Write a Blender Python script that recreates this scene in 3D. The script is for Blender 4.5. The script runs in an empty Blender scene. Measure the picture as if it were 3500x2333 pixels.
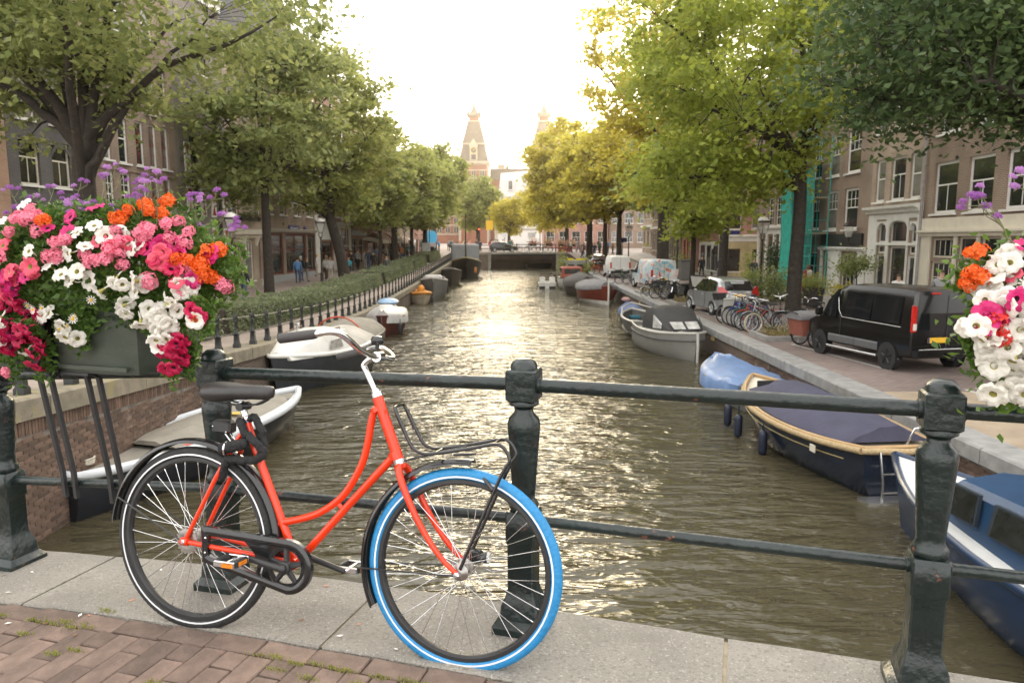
import bpy, math, random
import numpy as np
from mathutils import Vector, Matrix
rnd = random.Random(7)
R = math.radians
sc = bpy.context.scene
col = sc.collection

# ---------------------------------------------------------------- camera, light, exposure
cam_d = bpy.data.cameras.new('camera'); cam = bpy.data.objects.new('camera', cam_d); col.objects.link(cam)
cam.location = (0, 0, 1.47); cam.rotation_euler = (R(90 - 7.93), 0, 0)
cam_d.sensor_width = 36; cam_d.lens = 25.71; cam_d.clip_start = .05; cam_d.clip_end = 3000
cam_d.dof.use_dof = True; cam_d.dof.focus_distance = 2.75; cam_d.dof.aperture_fstop = 7
sc.camera = cam
SUN_EL, SUN_AZ = 13.0, 6.5
HAZE = (.00036, .88)
world = bpy.data.worlds.new('World'); sc.world = world; world.use_nodes = True
wn = world.node_tree.nodes; wl = world.node_tree.links
sky = wn.new('ShaderNodeTexSky'); sky.sky_type = 'NISHITA'; sky.sun_disc = False
sky.sun_elevation = R(SUN_EL); sky.sun_rotation = R(SUN_AZ); sky.dust_density = 3.0; sky.air_density = 1.0
wmix = wn.new('ShaderNodeMixRGB'); wmix.inputs[0].default_value = .88; wmix.inputs[2].default_value = (8.6, 8.4, 8.1, 1)
wl.new(sky.outputs[0], wmix.inputs[1]); wl.new(wmix.outputs[0], wn['Background'].inputs[0])
wn['Background'].inputs[1].default_value = .15
sun_d = bpy.data.lights.new('sun', 'SUN'); sun_d.energy = 1.05; sun_d.angle = R(28); sun_d.color = (1, .81, .50)
sun = bpy.data.objects.new('sun', sun_d); col.objects.link(sun)
sdir = Vector((math.sin(R(SUN_AZ)) * math.cos(R(SUN_EL)), math.cos(R(SUN_AZ)) * math.cos(R(SUN_EL)), math.sin(R(SUN_EL))))
sun.rotation_euler = sdir.to_track_quat('Z', 'Y').to_euler(); sun.location = (0, 0, 30)
vs = sc.view_settings
vs.view_transform = 'Standard'; vs.look = 'None'; vs.gamma = 1; vs.use_curve_mapping = False; vs.exposure = 1.2
sc.cycles.use_denoising = True
sc.cycles.max_bounces = 6; sc.cycles.diffuse_bounces = 4; sc.cycles.glossy_bounces = 3
sc.cycles.transmission_bounces = 4; sc.cycles.transparent_max_bounces = 8; sc.cycles.volume_bounces = 0

# ---------------------------------------------------------------- materials
_M = {}
def mat(name, c=(.5, .5, .5), rough=.6, metal=0., n=(6., .18), bump=None, patch=None, spec=.5, coat=0., island=0., trans=0., emit=None, coords='Object'):
    """One procedural material: colour with noise, optional bump (scale, strength), optional patches (colour, scale, threshold)."""
    if name in _M: return _M[name]
    m = bpy.data.materials.new(name); m.use_nodes = True; _M[name] = m
    N = m.node_tree.nodes; Lk = m.node_tree.links; p = N['Principled BSDF']
    p.inputs['Roughness'].default_value = rough; p.inputs['Metallic'].default_value = metal
    p.inputs['Specular IOR Level'].default_value = spec; p.inputs['Coat Weight'].default_value = coat
    p.inputs['Coat Roughness'].default_value = .08
    tc = N.new('ShaderNodeTexCoord')
    c4 = (*c, 1)
    out = None
    if n:
        nz = N.new('ShaderNodeTexNoise'); nz.inputs['Scale'].default_value = n[0]; nz.inputs['Detail'].default_value = 5
        Lk.new(tc.outputs[coords], nz.inputs['Vector'])
        rp = N.new('ShaderNodeMapRange'); rp.inputs['From Min'].default_value = .3; rp.inputs['From Max'].default_value = .7
        Lk.new(nz.outputs['Fac'], rp.inputs['Value'])
        mx = N.new('ShaderNodeMixRGB'); a = n[1]
        mx.inputs[1].default_value = (*[max(0, v * (1 - a)) for v in c], 1); mx.inputs[2].default_value = (*[min(1, v * (1 + a)) for v in c], 1)
        Lk.new(rp.outputs[0], mx.inputs[0]); out = mx.outputs[0]
    if island:
        g = N.new('ShaderNodeNewGeometry'); hs = N.new('ShaderNodeHueSaturation')
        mr = N.new('ShaderNodeMapRange'); mr.inputs['To Min'].default_value = 1 - island; mr.inputs['To Max'].default_value = 1 + island
        oi = N.new('ShaderNodeObjectInfo'); ad = N.new('ShaderNodeMath'); ad.operation = 'ADD'; fr = N.new('ShaderNodeMath'); fr.operation = 'FRACT'
        Lk.new(g.outputs['Random Per Island'], ad.inputs[0]); Lk.new(oi.outputs['Random'], ad.inputs[1]); Lk.new(ad.outputs[0], fr.inputs[0])
        Lk.new(fr.outputs[0], mr.inputs['Value']); Lk.new(mr.outputs[0], hs.inputs['Value'])
        if out: Lk.new(out, hs.inputs['Color'])
        else: hs.inputs['Color'].default_value = c4
        out = hs.outputs[0]
    for pt in ([patch] if patch and not isinstance(patch, list) else (patch or [])):
        n2 = N.new('ShaderNodeTexNoise'); n2.inputs['Scale'].default_value = pt[1]; n2.inputs['Detail'].default_value = 8; n2.inputs['Roughness'].default_value = .65
        Lk.new(tc.outputs[coords], n2.inputs['Vector'])
        r2 = N.new('ShaderNodeMapRange'); r2.inputs['From Min'].default_value = pt[2]; r2.inputs['From Max'].default_value = pt[2] + (pt[3] if len(pt) > 3 else .06)
        Lk.new(n2.outputs['Fac'], r2.inputs['Value'])
        m2 = N.new('ShaderNodeMixRGB'); m2.inputs[2].default_value = (*pt[0], 1); Lk.new(r2.outputs[0], m2.inputs[0])
        if out: Lk.new(out, m2.inputs[1])
        else: m2.inputs[1].default_value = c4
        out = m2.outputs[0]
    if out: Lk.new(out, p.inputs['Base Color'])
    else: p.inputs['Base Color'].default_value = c4
    if bump:
        n3 = N.new('ShaderNodeTexNoise'); n3.inputs['Scale'].default_value = bump[0]; n3.inputs['Detail'].default_value = 6
        Lk.new(tc.outputs[coords], n3.inputs['Vector'])
        b = N.new('ShaderNodeBump'); b.inputs['Strength'].default_value = bump[1]; b.inputs['Distance'].default_value = .02
        Lk.new(n3.outputs['Fac'], b.inputs['Height']); Lk.new(b.outputs[0], p.inputs['Normal'])
    if trans:
        tr = N.new('ShaderNodeBsdfTranslucent'); ms = N.new('ShaderNodeMixShader'); ms.inputs[0].default_value = trans
        if out: Lk.new(out, tr.inputs['Color'])
        else: tr.inputs['Color'].default_value = c4
        Lk.new(p.outputs[0], ms.inputs[1]); Lk.new(tr.outputs[0], ms.inputs[2]); Lk.new(ms.outputs[0], N['Material Output'].inputs['Surface'])
    if emit:
        p.inputs['Emission Color'].default_value = (*emit[0], 1); p.inputs['Emission Strength'].default_value = emit[1]
    return m

def brick_mat(name, c1, c2, mortar, bw=.22, bh=.065, ms=.012, bump=.35):
    """Brickwork too far away for its courses to be told apart: brick texture laid along the wall."""
    if name in _M: return _M[name]
    m = bpy.data.materials.new(name); m.use_nodes = True; _M[name] = m
    N = m.node_tree.nodes; Lk = m.node_tree.links; p = N['Principled BSDF']; p.inputs['Roughness'].default_value = .85
    tc = N.new('ShaderNodeTexCoord'); sp = N.new('ShaderNodeSeparateXYZ'); ad = N.new('ShaderNodeMath'); cb = N.new('ShaderNodeCombineXYZ')
    Lk.new(tc.outputs['Object'], sp.inputs[0]); Lk.new(sp.outputs[0], ad.inputs[0]); Lk.new(sp.outputs[1], ad.inputs[1])
    Lk.new(ad.outputs[0], cb.inputs[0]); Lk.new(sp.outputs[2], cb.inputs[1])
    b = N.new('ShaderNodeTexBrick'); Lk.new(cb.outputs[0], b.inputs['Vector'])
    b.inputs['Scale'].default_value = 1; b.inputs['Brick Width'].default_value = bw; b.inputs['Row Height'].default_value = bh
    b.inputs['Mortar Size'].default_value = ms; b.inputs['Bias'].default_value = 0
    b.inputs['Color1'].default_value = (*c1, 1); b.inputs['Color2'].default_value = (*c2, 1); b.inputs['Mortar'].default_value = (*mortar, 1)
    nz = N.new('ShaderNodeTexNoise'); nz.inputs['Scale'].default_value = .7; nz.inputs['Detail'].default_value = 7; Lk.new(tc.outputs['Object'], nz.inputs['Vector'])
    mr = N.new('ShaderNodeMapRange'); mr.inputs['From Min'].default_value = .3; mr.inputs['From Max'].default_value = .7; mr.inputs['To Min'].default_value = .72; mr.inputs['To Max'].default_value = 1.22
    Lk.new(nz.outputs['Fac'], mr.inputs['Value'])
    hs = N.new('ShaderNodeHueSaturation'); Lk.new(b.outputs['Color'], hs.inputs['Color']); Lk.new(mr.outputs[0], hs.inputs['Value'])
    Lk.new(hs.outputs[0], p.inputs['Base Color'])
    bp = N.new('ShaderNodeBump'); bp.inputs['Strength'].default_value = bump; bp.inputs['Distance'].default_value = .01; bp.invert = True
    Lk.new(b.outputs['Fac'], bp.inputs['Height']); Lk.new(bp.outputs[0], p.inputs['Normal'])
    return m

def leaf_mat(name, c, c2, trans=.45, spec=.35, rough=.5):
    """Leaf: colour differs from leaf to leaf and in soft clumps; light passes through."""
    if name in _M: return _M[name]
    m = bpy.data.materials.new(name); m.use_nodes = True; _M[name] = m
    N = m.node_tree.nodes; Lk = m.node_tree.links; p = N['Principled BSDF']
    p.inputs['Roughness'].default_value = rough; p.inputs['Specular IOR Level'].default_value = spec
    tc = N.new('ShaderNodeTexCoord'); nz = N.new('ShaderNodeTexNoise'); nz.inputs['Scale'].default_value = .55; nz.inputs['Detail'].default_value = 3
    Lk.new(tc.outputs['Object'], nz.inputs['Vector'])
    g = N.new('ShaderNodeNewGeometry'); ad = N.new('ShaderNodeMath'); ad.operation = 'MULTIPLY_ADD'; ad.inputs[1].default_value = .55
    Lk.new(g.outputs['Random Per Island'], ad.inputs[0]); Lk.new(nz.outputs['Fac'], ad.inputs[2])
    mr = N.new('ShaderNodeMapRange'); mr.inputs['From Min'].default_value = .4; mr.inputs['From Max'].default_value = 1.15; Lk.new(ad.outputs[0], mr.inputs['Value'])
    mx = N.new('ShaderNodeMixRGB'); mx.inputs[1].default_value = (*c, 1); mx.inputs[2].default_value = (*c2, 1); Lk.new(mr.outputs[0], mx.inputs[0])
    Lk.new(mx.outputs[0], p.inputs['Base Color'])
    tr = N.new('ShaderNodeBsdfTranslucent'); ms = N.new('ShaderNodeMixShader'); ms.inputs[0].default_value = trans
    hs = N.new('ShaderNodeHueSaturation'); hs.inputs['Hue'].default_value = .485; hs.inputs['Value'].default_value = 1.9; Lk.new(mx.outputs[0], hs.inputs['Color'])
    Lk.new(hs.outputs[0], tr.inputs['Color'])
    Lk.new(p.outputs[0], ms.inputs[1]); Lk.new(tr.outputs[0], ms.inputs[2]); Lk.new(ms.outputs[0], N['Material Output'].inputs['Surface'])
    return m

# ---------------------------------------------------------------- mesh builder
class MB:
    def __init__(s): s.v = []; s.f = []; s.mi = 0; s.ms = []; s.T = None
    def add(s, vs, fs):
        b = len(s.v)
        if s.T is not None: vs = [tuple(s.T @ Vector(v)) for v in vs]
        s.v += [tuple(v) for v in vs]
        for f in fs: s.f.append([i + b for i in f]); s.ms.append(s.mi)
        return s
    def bx(s, x0, x1, y0, y1, z0, z1):
        return s.add([(x0, y0, z0), (x1, y0, z0), (x1, y1, z0), (x0, y1, z0), (x0, y0, z1), (x1, y0, z1), (x1, y1, z1), (x0, y1, z1)],
                     [(0, 3, 2, 1), (4, 5, 6, 7), (0, 1, 5, 4), (1, 2, 6, 5), (2, 3, 7, 6), (3, 0, 4, 7)])
    def cbx(s, c, d, rz=0., b=0.):
        """box by centre and size, rz about z, chamfered by b"""
        X, Y, Z = d[0] / 2, d[1] / 2, d[2] / 2
        cr, sr = math.cos(rz), math.sin(rz)
        def tf(p): return (c[0] + p[0] * cr - p[1] * sr, c[1] + p[0] * sr + p[1] * cr, c[2] + p[2])
        if b <= 0:
            V = [tf((x, y, z)) for z in (-Z, Z) for x, y in ((-X, -Y), (X, -Y), (X, Y), (-X, Y))]
            return s.add(V, [(0, 3, 2, 1), (4, 5, 6, 7), (0, 1, 5, 4), (1, 2, 6, 5), (2, 3, 7, 6), (3, 0, 4, 7)])
        rings = []
        for z, i in ((-Z, b), (-Z + b, 0), (Z - b, 0), (Z, b)):
            x, y = X - i, Y - i; k = b
            rings.append([tf(q + (z,)) for q in ((-x + k, -y), (x - k, -y), (x, -y + k), (x, y - k), (x - k, y), (-x + k, y), (-x, y - k), (-x, -y + k))])
        return s.loft(rings)
    def loft(s, rings, cap=True, closed=True):
        n = len(rings[0]); V = [p for r in rings for p in r]; Fs = []
        for i in range(len(rings) - 1):
            for j in range(n if closed else n - 1):
                k = (j + 1) % n; Fs.append((i * n + j, i * n + k, (i + 1) * n + k, (i + 1) * n + j))
        if cap and closed:
            Fs.append(tuple(range(n))[::-1]); Fs.append(tuple((len(rings) - 1) * n + j for j in range(n)))
        return s.add(V, Fs)
    def tube(s, pts, r, n=8, cap=True, closed=False):
        P = [Vector(p) for p in pts]; m = len(P); rs = r if isinstance(r, (list, tuple)) else [r] * m
        rings = []; up = None
        for i in range(m):
            if closed: t = P[(i + 1) % m] - P[i - 1]
            else: t = P[min(i + 1, m - 1)] - P[max(i - 1, 0)]
            if t.length < 1e-9: t = Vector((0, 0, 1))
            t.normalize()
            if up is None:
                up = Vector((0, 0, 1)) if abs(t.z) < .9 else Vector((1, 0, 0))
            a = up - t * up.dot(t)
            if a.length < 1e-6: a = t.orthogonal()
            a.normalize(); up = a; bb = t.cross(a)
            rings.append([tuple(P[i] + (a * math.cos(2 * math.pi * j / n) + bb * math.sin(2 * math.pi * j / n)) * rs[i]) for j in range(n)])
        if closed: rings.append(rings[0]); return s.loft(rings, cap=False)
        return s.loft(rings, cap=cap)
    def lathe(s, prof, n=16, o=(0, 0, 0), M=None, cap=True):
        """prof = [(r, z)...] about z"""
        rings = []
        for r, z in prof:
            ring = []
            for j in range(n):
                a = 2 * math.pi * j / n; p = Vector((r * math.cos(a), r * math.sin(a), z))
                if M is not None: p = M @ p
                ring.append((p.x + o[0], p.y + o[1], p.z + o[2]))
            rings.append(ring)
        return s.loft(rings, cap=cap)
    def sqlathe(s, prof, o=(0, 0, 0), rz=0.):
        cr, sr = math.cos(rz), math.sin(rz)
        rings = [[(o[0] + (x * cr - y * sr) * h, o[1] + (x * sr + y * cr) * h, o[2] + z) for x, y in ((-1, -1), (1, -1), (1, 1), (-1, 1))] for h, z in prof]
        return s.loft(rings)
    def sphere(s, c, r, n=10, m=6, sq=(1, 1, 1)):
        prof = [(max(1e-4, math.sin(math.pi * i / m)) * r, -math.cos(math.pi * i / m) * r) for i in range(m + 1)]
        rings = [[(c[0] + q * math.cos(2 * math.pi * j / n) * sq[0], c[1] + q * math.sin(2 * math.pi * j / n) * sq[1], c[2] + z * sq[2]) for j in range(n)] for q, z in prof]
        return s.loft(rings)
    def mesh(s, name, mats, smooth=None):
        me = bpy.data.meshes.new(name); me.from_pydata(s.v, [], s.f)
        for m in (mats if isinstance(mats, (list, tuple)) else [mats]): me.materials.append(m)
        if any(s.ms): me.polygons.foreach_set('material_index', s.ms)
        if smooth is not None:
            me.polygons.foreach_set('use_smooth', [True] * len(s.f)); me.set_sharp_from_angle(angle=R(smooth))
        me.update(); return me
    def build(s, name, mats, parent=None, smooth=None, loc=None, rz=None):
        return ob(name, s.mesh(name, mats, smooth), parent, loc, rz)

def ob(name, me, parent=None, loc=None, rz=None):
    o = bpy.data.objects.new(name, me); col.objects.link(o)
    if parent is not None: o.parent = parent
    if loc is not None: o.location = loc
    if rz is not None: o.rotation_euler = (0, 0, rz)
    return o
def tag(o, label=None, cat=None, group=None, kind=None):
    if label: o['label'] = label
    if cat: o['category'] = cat
    if group: o['group'] = group
    if kind: o['kind'] = kind
    return o
def thing(name, label, cat, loc=(0, 0, 0), rz=0., group=None):
    o = bpy.data.objects.new(name, None); col.objects.link(o); o.empty_display_size = .1
    o.location = loc; o.rotation_euler = (0, 0, rz)
    return tag(o, label, cat, group)
def structure(o): o['kind'] = 'structure'; return o
def stuff(o): o['kind'] = 'stuff'; return o
def dup(root, loc, rz=0., label=None, mats=None, scale=None):
    """copy a thing with its parts and sub-parts; mats swaps materials {old: new} on private mesh copies"""
    def cp(o, parent):
        c = o.copy(); col.objects.link(c); c.parent = parent
        if mats and o.type == 'MESH' and any(m in mats for m in o.data.materials):
            c.data = o.data.copy()
            for i, m in enumerate(c.data.materials):
                if m in mats: c.data.materials[i] = mats[m]
        for ch in list(o.children): cp(ch, c)
        return c
    r = cp(root, None); r.location = loc; r.rotation_euler = (root.rotation_euler[0], root.rotation_euler[1], rz)
    if scale: r.scale = (scale,) * 3
    if label: r['label'] = label
    return r
def np_mesh(name, verts, nper, mats, midx=None):
    """many separate polygons of nper corners from an (N*nper, 3) array"""
    me = bpy.data.meshes.new(name); nv = len(verts); nf = nv // nper
    me.vertices.add(nv); me.vertices.foreach_set('co', np.ascontiguousarray(verts, dtype=np.float32).ravel())
    me.loops.add(nv); me.loops.foreach_set('vertex_index', np.arange(nv, dtype=np.int32))
    me.polygons.add(nf); me.polygons.foreach_set('loop_start', np.arange(0, nv, nper, dtype=np.int32))
    try: me.polygons.foreach_set('loop_total', np.full(nf, nper, dtype=np.int32))
    except Exception: pass
    for m in (mats if isinstance(mats, (list, tuple)) else [mats]): me.materials.append(m)
    if midx is not None: me.polygons.foreach_set('material_index', np.asarray(midx, dtype=np.int32))
    me.update(calc_edges=True); me.validate()
    return me
def bez(a, b, c, d, n=10):
    a, b, c, d = map(Vector, (a, b, c, d))
    return [tuple(a * (1 - t) ** 3 + b * 3 * t * (1 - t) ** 2 + c * 3 * t * t * (1 - t) + d * t ** 3) for t in [i / n for i in range(n + 1)]]
def smooth_path(pts, n=4):
    """Catmull-Rom through pts"""
    P = [Vector(p) for p in pts]; out = []
    for i in range(len(P) - 1):
        p0, p1, p2, p3 = P[max(i - 1, 0)], P[i], P[i + 1], P[min(i + 2, len(P) - 1)]
        for k in range(n):
            t = k / n
            out.append(tuple(.5 * (2 * p1 + (p2 - p0) * t + (2 * p0 - 5 * p1 + 4 * p2 - p3) * t * t + (3 * p1 - p0 - 3 * p2 + p3) * t ** 3)))
    out.append(tuple(P[-1])); return out
def lerp(T, y):
    if y <= T[0][0]: return T[0][1]
    for (a, b), (c, d) in zip(T, T[1:]):
        if y <= c: return b + (d - b) * (y - a) / (c - a)
    return T[-1][1]
# street levels beside the canal: they climb to the bridge at either end
LQ = [(-5, -.1), (4, -.15), (9.4, -.62), (12, -.8), (16.7, -1.1), (20, -1.3), (25, -1.52), (32, -1.68), (37, -1.68), (50, -1.5), (75, -.96), (95, -.4), (103, -.28), (600, -.28)]
RQ = [(-5, -1.68), (65, -1.68), (75, -1.4), (95, -.5), (103, -.28), (600, -.28)]
def lz(y): return lerp(LQ, y)
def rz_(y): return lerp(RQ, y)
WATER = -2.63
# ---------------------------------------------------------------- ground, water, quays
def ground_mat(name, c1, c2, mortar, bw, bh, ms=.008, rot=0., patch=(.10, .09, .08)):
    m = bpy.data.materials.new(name); m.use_nodes = True; _M[name] = m
    N = m.node_tree.nodes; Lk = m.node_tree.links; p = N['Principled BSDF']; p.inputs['Roughness'].default_value = .8
    tc = N.new('ShaderNodeTexCoord'); mp = N.new('ShaderNodeMapping'); mp.inputs['Rotation'].default_value = (0, 0, rot); Lk.new(tc.outputs['Object'], mp.inputs[0])
    b = N.new('ShaderNodeTexBrick'); Lk.new(mp.outputs[0], b.inputs['Vector']); b.inputs['Scale'].default_value = 1
    b.inputs['Brick Width'].default_value = bw; b.inputs['Row Height'].default_value = bh; b.inputs['Mortar Size'].default_value = ms
    b.inputs['Color1'].default_value = (*c1, 1); b.inputs['Color2'].default_value = (*c2, 1); b.inputs['Mortar'].default_value = (*mortar, 1)
    nz = N.new('ShaderNodeTexNoise'); nz.inputs['Scale'].default_value = .45; nz.inputs['Detail'].default_value = 8; nz.inputs['Roughness'].default_value = .6; Lk.new(tc.outputs['Object'], nz.inputs['Vector'])
    mr = N.new('ShaderNodeMapRange'); mr.inputs['From Min'].default_value = .3; mr.inputs['From Max'].default_value = .7; mr.inputs['To Min'].default_value = .7; mr.inputs['To Max'].default_value = 1.25; Lk.new(nz.outputs['Fac'], mr.inputs['Value'])
    hs = N.new('ShaderNodeHueSaturation'); Lk.new(b.outputs['Color'], hs.inputs['Color']); Lk.new(mr.outputs[0], hs.inputs['Value']); Lk.new(hs.outputs[0], p.inputs['Base Color'])
    bp = N.new('ShaderNodeBump'); bp.inputs['Strength'].default_value = .5; bp.inputs['Distance'].default_value = .006; bp.invert = True
    Lk.new(b.outputs['Fac'], bp.inputs['Height']); Lk.new(bp.outputs[0], p.inputs['Normal'])
    return m
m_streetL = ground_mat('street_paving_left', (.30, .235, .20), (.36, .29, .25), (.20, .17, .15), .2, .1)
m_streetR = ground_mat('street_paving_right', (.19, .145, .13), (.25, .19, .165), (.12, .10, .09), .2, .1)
m_side = ground_mat('sidewalk_tiles', (.30, .28, .26), (.36, .33, .31), (.18, .17, .16), .3, .3)
def street_sheet(name, xs, T, m, dz=0., y0=-30., y1=104.):
    b = MB(); ys = [y for y in sorted({y0, y1} | {p[0] for p in T} | set(range(10, 100, 6))) if y0 <= y <= y1]
    rows = [[(x, y, lerp(T, y) + dz) for x in xs] for y in ys]; n = len(xs)
    b.add([p for r in rows for p in r], [(i * n + j, i * n + j + 1, (i + 1) * n + j + 1, (i + 1) * n + j) for i in range(len(ys) - 1) for j in range(n - 1)])
    return structure(b.build(name, m))
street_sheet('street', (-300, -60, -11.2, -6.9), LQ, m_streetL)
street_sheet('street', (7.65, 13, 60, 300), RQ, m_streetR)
street_sheet('sidewalk', (14.2, 19.5), RQ, m_side, .10, 22, 103)
street_sheet('kerb', (14.05, 14.2), RQ, mat('kerb_stone_grey', (.26, .25, .235), .8, bump=(30, .3)), .105, 22, 103)
# land beyond the far bridge
b = MB(); b.add([(-300, 104, -.284), (300, 104, -.284), (300, 420, -.284), (-300, 420, -.284)], [(0, 1, 2, 3)])
structure(b.build('ground', m_streetL))

def water_mat():
    m = bpy.data.materials.new('canal_water'); m.use_nodes = True; N = m.node_tree.nodes; Lk = m.node_tree.links; p = N['Principled BSDF']
    p.inputs['Base Color'].default_value = (.064, .055, .032, 1); p.inputs['Roughness'].default_value = .035; p.inputs['IOR'].default_value = 1.33
    p.inputs['Specular IOR Level'].default_value = .62
    tc = N.new('ShaderNodeTexCoord')
    def wave(scale, rot, det, dist, prev, strength):
        mp = N.new('ShaderNodeMapping'); mp.inputs['Scale'].default_value = scale; mp.inputs['Rotation'].default_value = (0, 0, rot); Lk.new(tc.outputs['Object'], mp.inputs[0])
        nz = N.new('ShaderNodeTexNoise'); nz.inputs['Scale'].default_value = 1; nz.inputs['Detail'].default_value = det; nz.inputs['Distortion'].default_value = .35; Lk.new(mp.outputs[0], nz.inputs['Vector'])
        b = N.new('ShaderNodeBump'); b.inputs['Strength'].default_value = strength; b.inputs['Distance'].default_value = dist; Lk.new(nz.outputs['Fac'], b.inputs['Height'])
        if prev: Lk.new(prev.outputs[0], b.inputs['Normal'])
        return b
    big = N.new('ShaderNodeTexNoise'); big.inputs['Scale'].default_value = .16; big.inputs['Detail'].default_value = 3; Lk.new(tc.outputs['Object'], big.inputs['Vector'])
    br = N.new('ShaderNodeMapRange'); br.inputs['From Min'].default_value = .35; br.inputs['From Max'].default_value = .65; br.inputs['To Min'].default_value = .55; br.inputs['To Max'].default_value = 1.15; Lk.new(big.outputs['Fac'], br.inputs['Value'])
    a = wave((.35, .55, 1), .2, 2, .25, None, .75)
    c = wave((1.1, 2.8, 1), -.12, 3, .22, a, .95)
    d = wave((3.2, 8.5, 1), .1, 2, .035, c, .8)
    for w_ in (c, d): Lk.new(br.outputs[0], w_.inputs['Strength'])
    Lk.new(d.outputs[0], p.inputs['Normal'])
    return m
b = MB(); b.add([(-6.75, 1.5, WATER), (11.5, 1.5, WATER), (11.5, 150, WATER), (-9, 150, WATER)], [(0, 1, 2, 3)])
structure(b.build('water', water_mat()))
b = MB(); b.add([(-9, 1.5, WATER - .9), (13, 1.5, WATER - .9), (13, 150, WATER - .9), (-9, 150, WATER - .9)], [(0, 1, 2, 3)])
structure(b.build('canal_bed_ground', mat('silt', (.05, .045, .03))))

m_brickA = mat('quay_brick', (.125, .078, .056), .85, n=(9, .25), island=.35, bump=(60, .3), patch=[((.30, .27, .23), 3.5, .60, .12), ((.06, .055, .04), 1.6, .60, .12)])
m_mortar = mat('quay_mortar', (.19, .165, .14), .9, n=(7, .3), patch=((.10, .09, .075), 1.5, .52, .1))
m_wallfar = None
def quay_wall(x, side, T, y0, y1, ya, yb, label, nobj, cop_m, cop_h, cop_w, row_top_skip=0):
    """side +1: land lies at +x. Bricks between ya and yb are built, then the brick texture takes over."""
    t = thing('quay_wall', label, 'quay wall', (x, 0, 0))
    wm = brick_mat('quay_brickwork', (.135, .085, .062), (.10, .064, .048), (.17, .15, .125), .22, .068, .01, .5)
    # backing: near stretch in mortar, far stretch in textured brickwork
    for (a, c, m, nm) in ((y0, yb, m_mortar, 'wall_core'), (yb, y1, wm, 'wall_face')):
        k = MB(); a = a if nm == 'wall_core' else a - .4; ys = [a] + [p[0] for p in T if a < p[0] < c] + [c]
        ex = 0.0 if nm == 'wall_core' else -side * .012
        k.add([(ex, y, z) for y in ys for z in (WATER - .7, lerp(T, y) - cop_h)], [(2 * i, 2 * i + 2, 2 * i + 3, 2 * i + 1) for i in range(len(ys) - 1)])
        k.build(nm, m, t)
    # bricks
    L, H, G = .212, .058, .0115; cells = []
    nrow = int((T[0][1] - WATER + 1.5) / (H + G))
    for r in range(nrow + 8):
        z = WATER - .12 + r * (H + G)
        n = int((yb - ya) / (L + G))
        for c in range(n):
            y = ya + c * (L + G) + (r % 2) * .11
            top = lerp(T, y + L / 2) - cop_h
            if z + H > top - (.215 if row_top_skip else .004): continue
            cells.append((y, z))
    cells.sort(key=lambda q: q[0])
    var = []
    for k in range(5):
        q = MB(); j = lambda s: rnd.uniform(-s, s); pr = -side * (.010 + .006 * rnd.random())
        q.add([(0, 0, 0), (0, L, 0), (0, L, H), (0, 0, H), (pr, .004 + j(.002), .004 + j(.002)), (pr, L - .004 + j(.002), .004 + j(.002)), (pr + j(.003), L - .004 + j(.002), H - .004 + j(.002)), (pr, .004, H - .004 + j(.002))],
              [(4, 5, 6, 7), (0, 1, 5, 4), (1, 2, 6, 5), (2, 3, 7, 6), (3, 0, 4, 7)])
        var.append((q, q.mesh('brick', m_brickA)))
    vis = [q for q in cells if q[1] > WATER - .08]
    for (y, z) in vis[:nobj]: ob('brick', rnd.choice(var)[1], t, (0, y, z))
    rest = MB()
    for (y, z) in vis[nobj:]:
        q = rnd.choice(var)[0]; rest.add([(p[0], p[1] + y, p[2] + z) for p in q.v], q.f)
    if row_top_skip:
        y = ya
        while y < yb:
            top = lerp(T, y) - cop_h; pr = -side * (.012 + .006 * rnd.random())
            rest.add([(0, y, top - .2), (0, y + .058, top - .2), (0, y + .058, top), (0, y, top), (pr, y + .003, top - .197), (pr, y + .055, top - .197), (pr, y + .055, top), (pr, y + .003, top)], [(4, 5, 6, 7), (0, 1, 5, 4), (1, 2, 6, 5), (2, 3, 7, 6), (3, 0, 4, 7)])
            y += .07
    stuff(rest.build('brick_courses', m_brickA, t))
    # coping stones
    y = y0; k = 0
    while y < y1 - .2:
        l = rnd.uniform(1.15, 1.45); e = min(y + l, y1); g = .008
        q = MB(); za, zb = lerp(T, y) + .012, lerp(T, e) + .012; o = -side * (.07 + rnd.uniform(-.012, .012)); w = side * cop_w; ch = .03
        ring = lambda yy, z: [(o, yy, z - cop_h), (w, yy, z - cop_h), (w, yy, z), (o + side * ch, yy, z), (o, yy, z - ch)]
        q.loft([ring(y + g, za), ring(e - g, zb)]); q.build('coping_stone', cop_m, t); y = e
    return t
cop_l = mat('coping_left', (.22, .19, .14), .85, n=(5, .22), bump=(35, .4), patch=[((.26, .22, .085), 2.2, .55, .12), ((.14, .13, .11), 6, .62, .1)])
cop_r = mat('coping_right', (.27, .265, .255), .8, n=(4, .2), bump=(35, .35), patch=[((.13, .125, .12), 3, .60, .12)])
quay_wall(-6.5, -1, LQ, 3.6, 101, 8.3, 17, 'old brown brick canal wall with sandy coping under the iron fence', 300, cop_l, .30, .55, 1)
quay_wall(7.2, 1, RQ, 3.0, 68, 9.4, 22, 'stained brick canal wall with grey coping beside the parked black van', 300, cop_r, .26, .52)
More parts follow.
